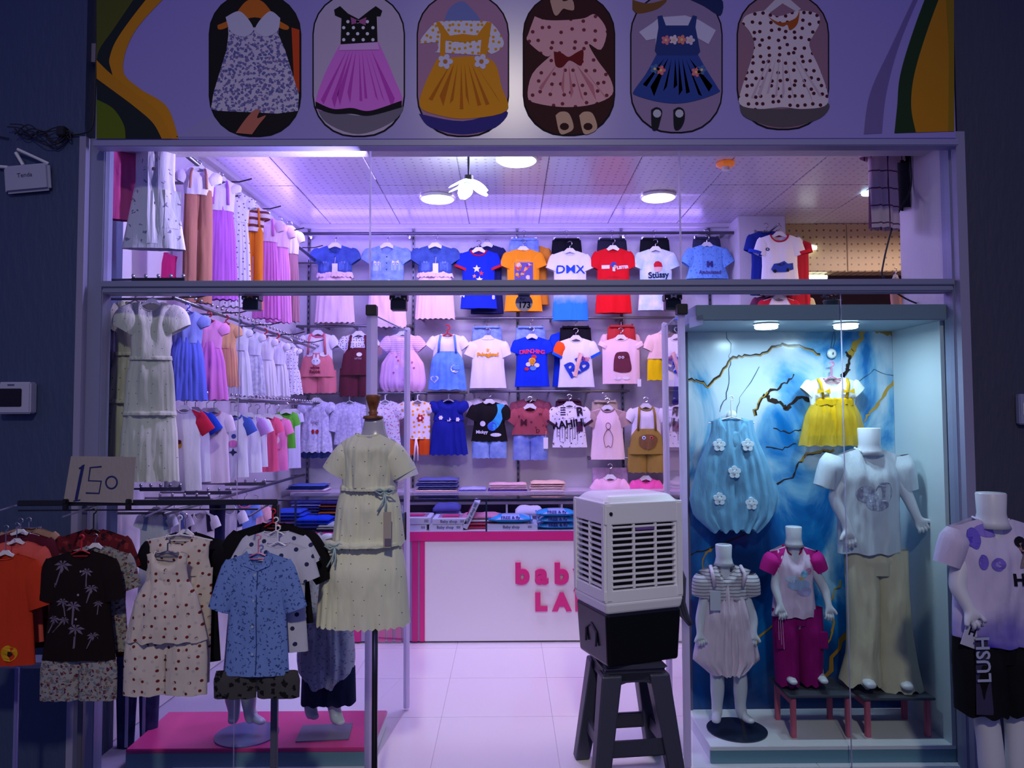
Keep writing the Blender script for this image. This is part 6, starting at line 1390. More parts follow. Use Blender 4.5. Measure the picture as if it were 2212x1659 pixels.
for pts in (disc2d(-18, -96, 22, 16, 18), disc2d(20, -92, 20, 16, 22), disc2d(4, -118, 24, 16, 12)): dpoly(o, sh, pts, 0, 'glitter_motif', 1.2, 1, m=glit)
for i in range(8): dpoly(o, sh, star2d(-28+i*8, -84-(i*13) % 40, 2.2, 4), (235, 245, 255), 'rhinestone', 1.8, 0)
crm = fab(214, 206, 176); q2, k2 = wear(r, 1892, 1188, Ym); b = MB()
Shell(k2, 50, [(0, 60), (1, 40)], None, th=31, nf=2, fa=1, seed=2).mesh(b, 30, 6)
for s, pts in ((-1, [(0, 37), (.3, 34), (.5, 33), (.8, 34), (1, 46)]), (1, [(0, 37), (.3, 35), (.5, 36), (.8, 42), (1, 50)])):
    g = Shell(k2, 276 if s < 0 else 292, pts, None, th=36, nf=2, fa=2, zt=0, cx=s*31, seed=4+s, hem=6)
    g2 = MB(); g.mesh(g2, 26, 20)
    sk = [(x + (s*10*k2*max(0, (-z-170*k2)/(120*k2))), y, z) for x, y, z in g2.v]; b.add(sk, g2.f)
b.build('trousers', crm, r, True).location = q2
# middle child mannequin magenta
r, J = mannequin('middle headless child mannequin in magenta raglan tee and magenta trousers', (1714, 1137), Ym, Z(1137, Ym, 1714)-zst2, [((1674, 1268), (1685, 1306), (1694, 1340), -.06), ((1783, 1275), (1790, 1308), (1793, 1342), -.05)], [((1698, 1380), (1700, 1452), (1716, 1476), -.12), ((1755, 1380), (1768, 1452), (1782, 1474), -.12)], .84, .075)
mg = fab(204, 34, 142)
o, k, sh, q = worn_tee(r, 1712, 1178, Ym, 'tee_shirt', fab(232, 206, 232), 50, 148, 18, 20, 26, .95, .36, [(-1, (-42, -24), (-56, -56), 18, 17, mg), (1, (44, -22), (58, -54), 18, 17, mg)], collm=fab(160, 20, 90), waist=41)
for s in (-1, 1): dpoly(o, sh, [(s*18, -2), (s*49, -12), (s*45, -38), (s*36, -44)], 0, 'raglan_yoke', .8, 2, m=mg)
for pts, c in ((disc2d(14, -56, 8, 12), (140, 200, 235)), (disc2d(24, -50, 7, 12), (226, 150, 190)), (disc2d(2, -78, 24, 16, 12), (170, 195, 235)), (disc2d(-12, -66, 14, 12, 7), (210, 220, 245)), (star2d(8, -66, 9, 6), (220, 190, 130)), (disc2d(14, -92, 16, 12, 10), (180, 170, 220))): dpoly(o, sh, pts, c, 'printed_motif', 1.2)
q2, k2 = wear(r, 1722, 1312, Ym); b = MB(); mgd = fab(150, 12, 110)
Shell(k2, 34, [(0, 44), (1, 30)], None, th=22, nf=2, fa=1, seed=2).mesh(b, 30, 6)
for s in (-1, 1): Shell(k2, 158, [(0, 29), (.35, 28), (1, 24)], None, th=27, nf=2, fa=1.5, zt=0, cx=s*25, seed=4+s, hem=3).mesh(b, 24, 14)
b.build('trousers', mgd, r, True).location = q2
for s in (-1, 1): box('cargo_pocket', mgd, (s*44-10)*k2, (s*44+10)*k2, -27*k2, -20*k2, -80*k2, -45*k2, r, .003).location = q2
for i in range(3): MB().tube([((-50+i*4)*k2, -26*k2, -18*k2), ((-50+i*5)*k2, -28*k2, -(60+i*10)*k2)], .8*k2, 5).build('drawstring', fab(220, 150, 200), r).location = q2
# toddler mannequin
r, J = mannequin('small headless toddler mannequin in pale pink bubble pinafore, leftmost in display case', (1563, 1176), Ym-.02, Z(1176, Ym-.02, 1563)-cz-.006, [((1512, 1338), (1512, 1368), (1520, 1396), -.05), ((1628, 1338), (1628, 1368), (1624, 1396), -.04)], [((1550, 1470), (1549, 1538), (1546, 1560), -.06), ((1600, 1470), (1598, 1540), (1628, 1560), -.07)], .86, .078)
stp = pattern('olive_stripes', 'stripes', (206, 200, 210), [(110, 100, 110)], 62, .22)
o, k, sh, q = worn_tee(r, 1566, 1220, Ym-.02, 'striped_tee', stp, 56, 70, 20, 18, 26, .9, .34, [(-1, (-46, -28), (-52, -66), 22, 20, stp), (1, (50, -28), (56, -64), 21, 19, stp)], waist=48)
q2, k2 = wear(r, 1566, 1256, Ym-.02); ppk = sheer(232, 210, 228, .97)
s2 = Shell(k2, 190, [(0, 36), (.3, 48), (.7, 66), (.86, 72), (1, 40)], None, th=34, nf=6, fa=4, seed=7, hem=2, hemf=3); b = MB(); s2.mesh(b, 60, 22); b.build('bubble_pinafore', ppk, r, True).location = q2
for s in (-1, 1): MB().tube([(s*30*k2, -28*k2, -4*k2), (s*34*k2, -28*k2, 22*k2), (s*32*k2, -6*k2, 34*k2)], 4*k2, 8).build('strap', ppk, r, True).location = q2
box('price_tag', mat('tag_card', (215, 220, 235), .6), -42*k2, -20*k2, -36*k2, -35*k2, -52*k2, -12*k2, r).location = q2
dd = thing('glass_base', 'dark round glass base plate under the toddler mannequin', 'base plate', (X(1580, Ym-.02), Ym-.02, cz)); MB().lathe([(.145, 0), (.145, .006), (0, .006)], 40).build('plate', mat('smoked_glass', (40, 48, 66), .15), dd)
t = flat_text('stylish', .022, (0, 0, 0), ink(30, 50, 90), r, bold=.0006); p = at(1563, 1176, Ym-.02); t.location = Vector((0, 0, p.z+.0015))-Vector((0, 0, r.location.z)); t.rotation_euler = (-PI/2, 0, 0)
# ------------------------------------------------------------------ mannequin outside at the right
Yo = -.50
r, J = mannequin('headless child mannequin in purple tie dye tee outside at the right edge', (2140, 1064), Yo, Z(1064, Yo, 2140)+.15, [((2066, 1268), (2096, 1318), (2122, 1356), -.06), ((2250, 1240), (2262, 1320), (2262, 1370), -.04)], [((2138, 1600), (2150, 1760), (2150, 1800), -.1), ((2200, 1600), (2205, 1760), (2215, 1800), -.1)], 1.17, .12)
td = pattern('purple_tie_dye', 'fade', (206, 196, 226), [(56, 36, 180)], 9, .22, z0=-.40, z1=-.22)
o, k, sh, q = worn_tee(r, 2140, 1118, Yo, 'tee_shirt', td, 92, 266, 30, 18, 42, .96, .3, [(-1, (-76, -34), (-98, -100), 28, 26, fab(200, 190, 218)), (1, (80, -34), (100, -100), 28, 26, fab(200, 190, 218))], waist=84)
for pts, c in ((disc2d(-52, -40, 13, 16, 22), (110, 92, 205)), (disc2d(-20, -24, 30, 16, 14), (140, 120, 215)), (disc2d(-42, -88, 10, 14, 16), (120, 100, 205)), (disc2d(-14, -92, 14, 14), (128, 108, 208)), (disc2d(-14, -92, 6, 10), (170, 155, 225)), (disc2d(-60, -40, 6, 10, 18), (86, 66, 190))): dpoly(o, sh, pts, c, 'printed_splash', 1.5)
for pts, c in ((disc2d(42, -48, 14, 14, 12), (20, 18, 30)), (disc2d(44, -58, 9, 12, 9), (190, 150, 140)), (disc2d(52, -66, 14, 12, 8), (50, 26, 56)), ([(32, -100), (76, -100), (70, -72), (42, -70)], (140, 124, 128))): dpoly(o, sh, pts, c, 'printed_figure', 2.0)
dtext(o, sh, 'Hood', 34, 56, -124, (16, 14, 30), 1.2, .04, off=2.4)
q2, k2 = wear(r, 2140, 1372, Yo); blk = fab(12, 12, 18); b = MB()
Shell(k2, 52, [(0, 80), (1, 60)], None, th=38, nf=2, fa=1, seed=2).mesh(b, 30, 6)
for s in (-1, 1): Shell(k2, 158, [(0, 56), (1, 52)], None, th=46, nf=2, fa=2, zt=0, cx=s*42, seed=4+s, hem=4).mesh(b, 24, 14)
b.build('shorts', blk, r, True).location = q2 + Vector((.03, 0, 0))
g = MB(); g.add([(-58*k2, -40*k2, 8*k2), (-36*k2, -44*k2, 8*k2), (-28*k2, -46*k2, -150*k2), (-62*k2, -42*k2, -150*k2)], [(0, 1, 2, 3)]); g.build('side_stripe', fab(58, 54, 84), r, fix=False).location = q2
t = flat_text('LUSH', 40*k2, (0, 0, 0), ink(170, 176, 205), r, bold=.8*k2, rot=PI/2+.02); t.location = q2 + Vector((-46*k2, -48*k2, -36*k2))
q3, k3 = wear(r, 2100, 1372, Yo-.06)
tg = box('price_tag', mat('tag_card', (190, 190, 214), .6), -18*k3, 18*k3, 0, .002, -26*k3, 26*k3, r); tg.location = q3; tg.rotation_euler = (0, .35, 0)
t = flat_text('H', 22*k3, (-2*k3, -.002, 6*k3), ink(20, 20, 40), tg, bold=.8*k3)
# ------------------------------------------------------------------ mannequin legs on the pink platform, left window
def leg_mannequin(lab, px, pytop, Y, W, m, pm, zb_, legs, hem, Hs):
    p = at(px, pytop, Y); r = thing('mannequin', lab, 'mannequin', (p.x, Y, zb_)); J = {}; R = {}; E = []
    def add(n, v, rad, par=None):
        J[n] = Vector(v); R[n] = rad
        if par: E.append((par, n))
    add('pelvis', (p.x, Y, p.z-.42), .07); add('chest', (p.x, Y, p.z-.12), .07, 'pelvis'); add('neck', (p.x, Y, p.z), .035, 'chest')
    for s, (kn, an, toe, yo) in zip('lr', legs):
        k_, a, t = at(kn[0], kn[1], Y), at(an[0], an[1], Y), at(toe[0], toe[1], Y+yo)
        add('kn'+s, k_, .040, 'pelvis'); add('cf'+s, k_.lerp(a, .4), .041, 'kn'+s); add('an'+s, a, .025, 'cf'+s); add('hl'+s, a+Vector((0, .01, -.03)), .024, 'an'+s); add('bl'+s, a.lerp(t, .6), (.028, .018), 'an'+s); add('to'+s, t, (.022, .013), 'bl'+s)
    skin_body(J, E, R, 'body', MANN, r); return r
r = leg_mannequin('mannequin in pale floral bubble dress and navy shorts on the pink platform', 708, 1150, .24, 46, 0, 0, zt+.004, [((672, 1480), (668, 1535), (684, 1552), -.05), ((718, 1490), (724, 1550), (740, 1564), -.06)], 0, 0)
q2, k2 = wear(r, 706, 1205, .24); fl_ = pattern('pale_floral', 'floral', (206, 204, 226), [(140, 150, 185), (200, 160, 190)], 34, .14)
s2 = Shell(k2, 265, [(0, 34), (.12, 40), (.5, 56), (.8, 62), (.92, 58), (1, 38)], None, th=36, nf=6, fa=3.5, seed=9, hem=4, hemf=2, bub=False); b = MB(); s2.mesh(b, 50, 22); b.build('bubble_dress', fl_, r, True).location = q2
Shell(k2, 60, [(0, 26), (1, 34)], (14, 10, 5), .5, 22, 2, 1, seed=3, zt=55).mesh(b := MB(), 30, 8); b.build('bodice', fab(206, 200, 224), r, True).location = q2
b = MB()
for s in (-1, 1): Shell(k2, 75, [(0, 32), (1, 34)], None, th=28, nf=2, fa=1.5, zt=-228, cx=s*24+6, seed=4+s, hem=2).mesh(b, 20, 8)
b.build('shorts', fab(30, 38, 74), r, True).location = q2
gp = thing('metal_base', 'square grey base plate under the floral dress mannequin', 'base plate', (X(702, .22, 1560), .22, zt), .1); box('plate', mat('grey_plate', (120, 118, 140), .35), -.125, .125, -.09, .10, 0, .005, gp, .002)
r = leg_mannequin('mannequin legs standing behind the hanging blue shirt on pink platform', 545, 1230, .22, 40, 0, 0, zt+.004, [((500, 1490), (508, 1546), (500, 1562), -.06), ((536, 1490), (540, 1548), (572, 1562), -.04)], 0, 0)
q2, k2 = wear(r, 530, 1250, .22); Shell(k2, 230, [(0, 30), (1, 46)], (14, 10, 5), .5, 26, 5, 2, seed=5).mesh(b := MB(), 30, 10); b.build('dress', pattern('pale_floral', 'floral', (206, 204, 226), [(140, 150, 185), (200, 160, 190)], 34, .14), r, True).location = q2
gp = thing('glass_base', 'round clear glass base under the legs behind blue shirt', 'base plate', (X(534, .21, 1555), .21, zt)); MB().lathe([(.15, 0), (.15, .006), (0, .006)], 40).build('plate', mat('grey_glass_plate', (110, 110, 150), .12), gp)
# ------------------------------------------------------------------ dress form outside
Yd = -.40
p = at(812, 905, Yd); df = thing('dress_form', 'dress form with turned wooden neck cap on a steel pole outside', 'dress form', (p.x, Yd, -.149))
zz = p.z+.149; kd = 1/sc(Yd)
wood = pattern('turned_wood', 'denim', (150, 96, 66), [(96, 56, 38)], 30, .2, rough=.35, bump=.1)
MB().lathe([(0, 52*kd), (15*kd, 52*kd), (17*kd, 49*kd), (16*kd, 44*kd), (9*kd, 22*kd), (8*kd, 17*kd), (11*kd, 14*kd), (8*kd, 10*kd), (10*kd, 6*kd), (0, 6*kd)], 24, (-6*kd, 0, zz)).build('neck_knob', wood, df, True)
MB().lathe([(0, 8*kd), (20*kd, 7*kd), (22*kd, 3*kd), (21*kd, 0), (0, 0)], 28, (-6*kd, 0, zz)).build('neck_cap', wood, df, True)
MB().lathe([(20*kd, 0), (22*kd, -8*kd), (24*kd, -20*kd), (27*kd, -32*kd), (34*kd, -40*kd), (52*kd, -62*kd), (54*kd, -110*kd), (50*kd, -160*kd), (58*kd, -215*kd), (56*kd, -250*kd), (0, -252*kd)], 36, (-4*kd, 0, zz), 1, .62).build('torso', mat('form_lilac', (176, 172, 190), .25), df, True)
MB().tube([(0, 0, .008), (0, 0, zz-240*kd)], .012, 16).build('pole', mat('dark_chrome', (100, 98, 104), .2, .9), df, True)
MB().lathe([(0, .012), (.14, .010), (.15, .004), (.15, 0), (0, 0)], 32).build('foot_plate', mat('dark_chrome', (100, 98, 104), .2, .9), df)
# the cream dress worn by the form
cream2 = pattern('sequin_net', 'dots', (222, 224, 200), [(60, 60, 60)], 17, .033, alpha=.97)
p = at(795, 945, Yd); dr = thing('dress', 'cream tulle tiered long dress with tiny sequins on the dress form', 'dress', p)
k = kd
sh = Shell(k, 112, [(0, 60), (.15, 62), (.55, 57), (1, 56)], (25, 5, 3), .52, 46, 8, 2.4, seed=3, cx=2, zt=8); sh.mesh(b := MB(), 60, 16); b.build('bodice', cream2, dr, True)
collar(dr, k, sh, cream2, 2.5)
for s, p1 in ((-1, (-70, -76)), (1, (78, -80))): sleeve(MB(), k, (s*44+4, -26), p1, 24, 30, 30, 30, 2, 24, 10).build('sleeve', cream2, dr, True)
sleeve(MB(), k, (74, -60), (83, -87), 26, 27, 26, 26, 0, 24, 3).build('sleeve_lining', fab(226, 224, 236), dr, True)
for i, (z, L, w0, w1, cx, th_) in enumerate(((-106, 120, 58, 78, 2, 46), (-222, 172, 80, 100, -8, 60))):
    skirt(dr, k, cream2, z, L, w0, w1, nf=15+4*i, fa=4.6, seed=i+2, name='skirt_tier', th=th_, cx=cx, hem=3)
    rf = Shell(k, 11, [(0, w0*1.02), (1, w0*1.05)], None, th=th_*1.04, nf=18, fa=2.4, zt=z+6, seed=i, cx=cx); rf.mesh(b := MB(), 80, 3); b.build('ruffle', cream2, dr, True)
mint = mat('mint_ribbon', (160, 190, 190), .5)
for bx, bz, by in ((44, -112, -46), (-58, -224, -52)):
    b = MB()
    for q in (-1, 1): b.tube([(bx*k, by*k, bz*k), ((bx+q*10)*k, (by-4)*k, (bz+7)*k), ((bx+q*20)*k, (by-2)*k, (bz+2)*k), ((bx+q*9)*k, (by-3)*k, (bz-5)*k), (bx*k, by*k, bz*k)], 2.2*k, 6)
    for q in (-1, 1): b.tube([(bx*k, by*k, bz*k), ((bx+q*3)*k, (by-3)*k, (bz-20)*k), ((bx-6+q*8)*k, (by-8)*k, (bz-40)*k)], 1.8*k, 6)
    b.build('ribbon_bow', mint, dr, True)
box('price_tag', mat('kraft_tag', (170, 160, 150), .6), 44*k, 60*k, -62*k, -60*k, -225*k, -152*k, dr); box('tag_label', ink(110, 100, 120), 47*k, 60*k, -63*k, -62.2*k, -222*k, -206*k, dr)
# ------------------------------------------------------------------ outdoor clothes rack
Yk2 = -.45; kr = 1/sc(Yk2)
p0, p1 = at(40, 1083, Yk2), at(600, 1087, Yk2)
rk = thing('clothes_rack', 'black and grey outdoor clothes rack carrying the 150 card', 'rack', ((p0.x+p1.x)/2, Yk2, -.149))
cxr = (p0.x+p1.x)/2; zt_ = (p0.z+p1.z)/2+.149; hl = (p1.x-p0.x)/2
rkm = mat('black_rack_tube', (26, 26, 36), .4); rkg = mat('grey_rack_tube', (96, 98, 118), .4, .3)
box('top_rail', rkm, -hl, hl, -.010, .010, zt_-.012, zt_+.010, rk, .003)
MB().tube([(-hl, 0, zt_-.030), (hl*.85, 0, zt_-.030)], .0035, 6).build('lower_wire', rkm, rk)
box('end_drop', rkm, hl-.022, hl, -.010, .010, zt_-.10, zt_-.012, rk, .003)
for px, w in ((587, .013), (165, .011)):
    x = X(px, Yk2, 1600)-cxr; box('post', rkg, x-w, x+w, .02, .045, 0.02, zt_-.014, rk, .003); MB().box(x-.02, x+.02, -.2, .25, 0, .02).build('foot', rkg, rk)
x = X(24, Yk2, 1600)-cxr; box('post', mat('pale_lilac_post', (120, 116, 176), .4), x-.007, x+.007, .02, .034, 0.02, Z(1440, Yk2)+.149, rk, .002)
for px, L in ((30, .20), (205, .22), (370, .22), (578, .22)):
    x = X(px, Yk2, 1085)-cxr; MB().tube([(x, .015, zt_-.012), (x, -.04, zt_-.016), (x, -L, zt_-.03)], .004, 8).build('sloping_arm', rkg, rk)
# 150 card
pc = at(215, 1036, Yk2-.02); cd = thing('price_card', 'white cardboard price card handwritten 150 clipped above the clothes rack', 'price card', pc)
kc = 1/sc(Yk2-.02)
MB().prism([(-76*kc, -47*kc), (71*kc, -50*kc), (77*kc, 48*kc), (-62*kc, 50*kc)], 0, .004).build('card', mat('cardboard', (158, 150, 146), .85, bump=.2), cd)
blue_ink = ink(40, 46, 110)
def stroke(pts, w): MB().tube([(x*kc, -.001, z*kc) for x, z in pts], w*kc, 6).build('pen_stroke', blue_ink, cd)
stroke([(-43, 24), (-34, 32), (-40, 0), (-48, -44)], 2.2); stroke([(-37, 30), (-43, -2), (-50, -42)], 1.8); stroke([(-54, -45), (-40, -43)], 1.4)
stroke([(4, 28), (-20, 26), (-23, -2), (4, -3), (0, -29), (-28, -28)], 1.6); stroke([(x, z) for x, z in disc2d(26, -6, 12, 16, 13)]+[(38, -6)], 1.7)
for px in (141, 277):
    q = at(px, 1090, Yk2-.028); o = thing('binder_clip', 'black clip holding the %s of the 150 card to rack rail' % ('left corner' if px == 141 else 'right corner'), 'clip', q); box('jaw', BLACKP, -.011, .011, -.004, .008, -.022, .022, o, .003); box('lever', BLACKP, -.007, .007, -.010, -.004, .004, .018, o, .002)
# rack garments
def RG(px, py, lab, short, col, bot, dy, **kw):
    kw.setdefault('th', 14); return tee(px, py, Yk2-dy, lab, short, col, L=bot-py, **kw)
r, k, sh = RG(12, 1196, 'rust orange tee at the left edge of clothes rack', 'rust orange tee', (196, 56, 28), 1428, .20, W=66, nw=24, nd=12, slv=88, sw=30, ang=72, ring=(190, 60, 30), hook=60, fa=2, hhw=34)
dpoly(r, sh, disc2d(22, -205, 17, 18), (205, 150, 20), 'yellow_badge', 1.2); dpoly(r, sh, disc2d(24, -205, 7, 12, 5), (40, 26, 20), off=2)
RG(36, 1170, 'salmon pink tee just behind the rust orange tee', 'salmon tee behind rust tee', (214, 92, 84), 1380, .12, W=60, nw=22, nd=10, slv=52, sw=26, ang=66, hook=40, hhw=34)
RG(44, 1150, 'maroon tee behind the salmon tee on clothes rack', 'maroon tee', (88, 24, 44), 1390, .06, W=66, nw=22, nd=10, slv=56, sw=26, ang=62, hook=30, hhw=40)
RG(62, 1140, 'beige tee with white piping at the back of left rack arm', 'beige piped tee', (168, 132, 110), 1360, .02, W=58, nw=20, nd=8, slv=46, sw=24, ang=58, hang='clip', hook=22)
palm_unused = pattern('palm_leaf_print', 'floral', (30, 16, 18), [(128, 112, 130)], 12, .12)
r, k, sh = RG(176, 1190, 'black short sleeve shirt printed with pale palm trees on clothes rack', 'black palm shirt', 0, 1418, .20, W=70, nw=22, nd=16, slv=76, sw=28, ang=78, m=fab(24, 12, 14), hang='red', hook=34, fa=2, nf=4, flare=1.12, name='shirt', hhw=30)
def palmtree(x, z, s, lean=0):
    pc_ = (112, 100, 122)
    dpoly(r, sh, [(x-2*s, z), (x+2*s, z), (x+lean-1.6*s, z-34*s), (x+lean-4.5*s, z-34*s)], pc_, 'printed_trunk', 1.0, 1)
    for a in range(7):
        t = 2*PI*a/7+.2; dx, dz = math.cos(t), math.sin(t)
        dpoly(r, sh, [(x, z), (x+dx*9*s-dz*2.6*s, z+dz*7*s+dx*2.6*s), (x+dx*16*s, z+dz*11*s-3*s), (x+dx*9*s+dz*1.6*s, z+dz*7*s-dx*2.6*s)], pc_, 'printed_frond', 1.2, 0)
for x, z, s, l in ((-34, -28, 1.25, -10), (-6, -112, 1.15, 2), (18, -42, .9, 4), (30, -76, .9, -6), (-30, -104, .9, 8), (-48, -140, .9, -12), (-26, -142, .8, -24), (36, -174, .8, -10), (0, -160, 1.2, 0), (-56, -68, .7, 4), (44, -108, .7, 0)): palmtree(x, z, s, l)
buttons(r, k, sh, [(4, -42), (2, -90), (0, -140)], 2.4, (150, 150, 160))
floral = pattern('wine_floral', 'floral', (150, 148, 146), [(92, 34, 56), (104, 116, 132), (120, 104, 90)], 46, .22)
shorts(r, k, floral, -216, 80, 96, 'floral_shorts', seed=4, gap=6, th=9, flare=1.05)
RG(206, 1180, 'floral short sleeve shirt showing behind the black palm shirt', 'floral shirt behind palm shirt', 0, 1400, .12, W=72, nw=20, nd=12, slv=64, sw=28, ang=72, m=floral, hook=26, name='shirt', cat='shirt')
RG(202, 1144, 'dark red patterned shirt at the back of the middle rack arm', 'dark red shirt', 0, 1410, .04, W=72, nw=20, nd=12, slv=60, sw=28, ang=66, m=pattern('red_brocade', 'floral', (96, 18, 30), [(40, 10, 20), (130, 40, 40)], 22, .22), hook=44, name='shirt', hang='black')
straw = pattern('strawberry_print', 'dots', (208, 196, 186), [(112, 34, 32), (186, 178, 174)], 25, .14)
r, k, sh = RG(362, 1192, 'cream strawberry print sleeveless set with wide shorts, front of rack', 'front strawberry set', 0, 1262, .20, W=45, nw=28, nd=28, slv=0, m=straw, hang='grey', hook=28, name='sleeveless_set', cat='outfit', hhw=40)
skirt(r, k, straw, -58, 128, 44, 88, nf=7, fa=4, th=24, seed=3, name='peplum', hem=2)
shorts(r, k, straw, -170, 86, 128, 'wide_shorts', seed=5, gap=8, th=16, flare=1.08); buttons(r, k, sh, [(0, -42), (0, -56)], 2, (180, 170, 170))
r, k, sh = RG(388, 1156, 'second strawberry print set on white hanger, behind the front one', 'rear strawberry set', 0, 1240, .10, W=68, nw=30, nd=20, slv=0, m=straw, hang='wirewhite', hook=42, name='sleeveless_set', cat='outfit', hhw=70)
skirt(r, k, straw, -70, 240, 66, 62, nf=6, fa=3, th=20, seed=8, name='skirt', cx=6)
RG(400, 1150, 'black frilled blouse peeking out behind both strawberry sets', 'black frilled blouse', (14, 12, 20), 1420, .02, W=76, nw=22, nd=14, slv=52, sw=24, ang=66, puff=6, hook=40, name='blouse', cat='blouse')
blu = pattern('blue_branch_print', 'floral', (112, 140, 206), [(52, 72, 130), (58, 80, 140)], 40, .14)
r, k, sh = RG(558, 1196, 'blue collared button shirt with dark branch print on clothes rack', 'blue branch shirt', 0, 1450, .20, W=66, nw=26, nd=22, slv=96, sw=28, ang=71, m=blu, hang='pink', hook=40, fa=2, nf=4, flare=1.04, name='shirt', hhw=30)
for s in (-1, 1): dpoly(r, sh, [(s*22, 8), (s*34, -4), (s*27, -24), (s*3, -34), (s*14, -12)], 0, 'collar_flap', 3.2, 2, m=blu)
dpoly(r, sh, rect2d(1, 3, -250, -36), (50, 66, 120), 'placket_edge', 1.2, 3); buttons(r, k, sh, [(-4, -44), (-5, -96), (-6, -150), (-7, -208)], 3.2, (170, 180, 200)); dpoly(r, sh, rect2d(-2, 22, -16, -8), (190, 190, 200), 'neck_label', -7, 1)
shorts(r, k, pattern('black_flower_grey', 'floral', (66, 64, 66), [(12, 12, 14)], 32, .27), -246, 90, 56, 'floral_shorts', seed=4, gap=5, th=9, flare=1.02)
wdot = pattern('navy_motif', 'dots', (196, 196, 212), [(40, 44, 84)], 18, .15)
RG(600, 1172, 'white navy motif shirt directly behind the blue branch shirt', 'white motif shirt', 0, 1400, .13, W=64, nw=24, nd=10, slv=56, sw=28, ang=70, m=wdot, hook=36, name='shirt', cat='shirt', hang='wirewhite')
RG(596, 1148, 'second white dotted blouse between white motif shirt and black blouse', 'white dotted blouse', 0, 1330, .08, W=64, nw=26, nd=10, slv=54, sw=24, ang=58, m=wdot, hook=30, name='blouse', cat='blouse', hang='wirewhite')
RG(590, 1130, 'black puff sleeve blouse at the back of the right rack arm', 'black puff blouse', (12, 10, 14), 1340, .02, W=84, nw=24, nd=12, slv=100, sw=26, ang=64, puff=6, hook=30, name='blouse', cat='blouse', hang='red')
# white plastic shelf under the orange tee
p = at(60, 1430, -.35); o = thing('white_tray', 'white plastic tray edge under the rust orange tee', 'tray', p); box('tray', mat('grey_white_plastic', (150, 156, 176), .4), -.22, .11, -.05, .06, -.012, .012, o, .005)
# ------------------------------------------------------------------ things on the facade walls
Yw = -.062
def wp(px, py): return at(px, py, Yw)
p = wp(65, 388); rt = thing('wifi_router', 'white wireless router with two aerials on the dark blue wall', 'router', p, 0); rt.rotation_euler = (0, -.09, 0)
box('router_body', mat('router_white', (178, 178, 196), .4), -.105, .105, -.03, 0, -.065, .065, rt, .012); flat_text('Tenda', .028, (-.005, -.0315, .012), ink(70, 70, 90), rt)
MB().tube([(.098, -.012, .062), (-.03, -.03, .135)], .007, 8).build('aerial', WHITEP, rt); MB().tube([(-.02, -.012, .066), (-.045, -.02, .125)], .008, 8).build('aerial', WHITEP, rt); MB().tube([(-.09, -.012, .062), (-.24, -.02, .085)], .008, 8).build('aerial', WHITEP, rt)
p = wp(100, 300); cbk = thing('cable_bundle', 'tangled dark cables and black adapter above the router', 'cables', p)
random.seed(6)
for i in range(7):
    x0 = random.uniform(-.17, -.1); pts = [(x0, -.012-.004*i, .02+random.uniform(-.03, .04))] + [(x0+.06*(j+1), -.012-.004*i, random.uniform(-.05, .06)) for j in range(4)] + [(.12, -.015, .02)]
    MB().tube([(a[0], a[1], a[2]) for a in [tuple(list(q_)) for q_ in [(x, -.012-.004*i, z) for x, z in curve_pts([(q[0], q[2]) for q in pts], 5)]]], .0028, 5).build('cable', mat('dark_cable', (38, 34, 44), .5), cbk, True)
box('adapter', BLACKP, .07, .11, -.045, 0, .0, .045, cbk, .004)
MB().tube([(x, -.01, z) for x, z in curve_pts([(.11, .015), (.17, .02), (.215, .05), (.225, .16), (.232, .6)], 6)], .0035, 6).build('wall_cable', mat('dark_cable', (38, 34, 44), .5), cbk, True)
MB().tube([(x, -.008, z) for x, z in curve_pts([(-.17, .0), (-.3, .02), (-.5, .02)], 6)], .003, 6).build('wall_cable', mat('dark_cable', (38, 34, 44), .5), cbk, True)
p = wp(46, 860); eb = thing('breaker_box', 'white electrical breaker box with dark window on the dark blue wall', 'electrical box', p)
box('box_body', mat('breaker_white', (184, 184, 204), .4), -.073, .073, -.05, 0, -.072, .072, eb, .006); box('dark_window', mat('smoked_window', (22, 12, 14), .2), -.072, .034, -.053, -.049, -.04, .042, eb, .003); box('top_notch', mat('grey_notch', (90, 90, 120), .5), -.03, .0, -.052, -.0505, .055, .062, eb)
p = wp(2206, 884); eb = thing('switch_box', 'pale switch box at the right edge of the picture on grey wall', 'electrical box', p); box('box_body', mat('breaker_white', (150, 154, 184), .4), -.028, .06, -.03, 0, -.07, .07, eb, .005); box('switch_button', WHITEP, -.012, .045, -.034, -.03, -.03, .03, eb, .003)
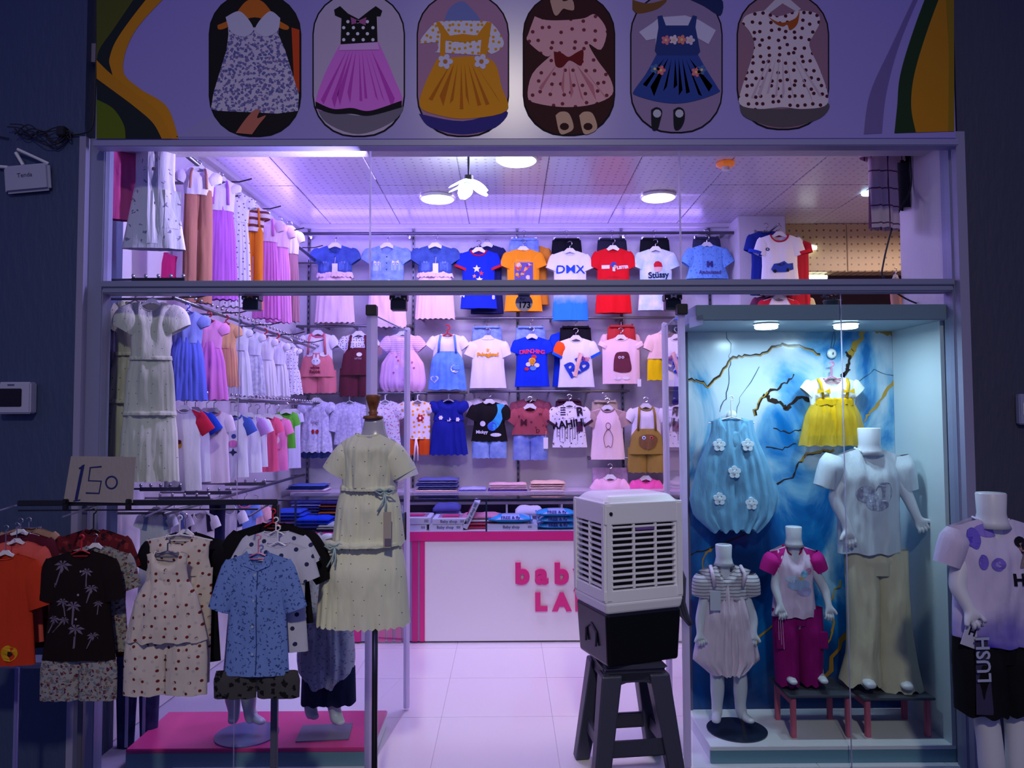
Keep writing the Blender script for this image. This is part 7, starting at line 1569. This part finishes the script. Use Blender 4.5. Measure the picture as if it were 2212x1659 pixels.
# round 173 price tag hanging from the transom
p = at(1132, 654, .03); t = thing('round_price_tag', 'round grey price tag reading 173 in front of the orange tee', 'price tag', p)
MB().lathe([(0, 0), (.041, 0), (.041, .002), (0, .002)], 32).build('disc', mat('tag_grey', (205, 196, 228), .5), t).rotation_euler = (PI/2, 0, 0)
MB().prism([(-.028, .03), (.028, .03), (.03, .05), (-.03, .05)], -.002, 0).build('hang_tab', mat('tag_grey', (205, 196, 228), .5), t)
flat_text('173', .040, (.002, -.004, -.012), ink(20, 16, 50), t, bold=.0012); flat_text('for', .022, (-.006, -.004, .018), ink(20, 16, 50), t)
# striped shirt, dark garment and cable hanging inside at the top right
r, k, sh = tee(1904, 262, .30, 'pale pink windowpane shirt hanging inside at the top right corner', 'pale pink windowpane shirt', 0, W=38, L=240, nw=12, nd=8, slv=70, sw=20, ang=80, m=pattern('windowpane', 'plaid', (235, 200, 212), [(110, 60, 90)], 11, .08), rz=.2, name='shirt', th=14, fa=3, flare=1.0)
r, k, sh = tee(1950, 258, .36, 'black garment hanging behind the pale pink windowpane shirt', 'black garment at top right', (18, 16, 22), W=16, L=200, nw=8, nd=6, slv=60, sw=10, ang=84, rz=.6, name='garment', cat='garment', th=14)
o = thing('hanging_cable', 'black cable dangling in the upper right window down to the case lid', 'cable', at(1935, 560, .3)); ob = o.location
MB().tube([at(x, y, .3)-ob for x, y in curve_pts([(1962, 300), (1968, 400), (1945, 450), (1925, 500), (1908, 570), (1908, 600), (1940, 635), (1990, 658), (2035, 655)], 6)], .0045, 6).build('cable', BLACKP, o, True)
r, k, sh = tee(1935, 600, .47, 'peach garment corner hanging near the right window jamb', 'peach garment corner', (226, 160, 140), W=22, L=62, nw=6, nd=4, slv=0, rz=.7, name='garment', cat='garment', flare=.7)
p = at(1778, 655, .5); o = thing('planter_pot', 'small dark green pot standing on the lid of display case', 'pot', (p.x, .40, zct+.076)); MB().lathe([(0, 0), (.03, 0), (.04, .07), (.044, .075), (.04, .078), (0, .07)], 20).build('pot', mat('dark_green_pot', (30, 50, 52), .4), o, True)
b = MB(); random.seed(2)
for i in range(26):
    a = random.uniform(0, 6.28); d = random.uniform(.01, .04); z = random.uniform(.07, .12); x, y = d*math.cos(a), d*math.sin(a)
    b.add([(x, y, z), (x+.012*math.cos(a+1), y+.012*math.sin(a+1), z+.01), (x+.02*math.cos(a), y+.02*math.sin(a), z+.005), (x+.012*math.cos(a-1), y+.012*math.sin(a-1), z+.01)], [(0, 1, 2, 3)])
q = b.build('leaves', mat('grey_leaf', (90, 90, 110), .5), o, fix=False); q['kind'] = 'stuff'
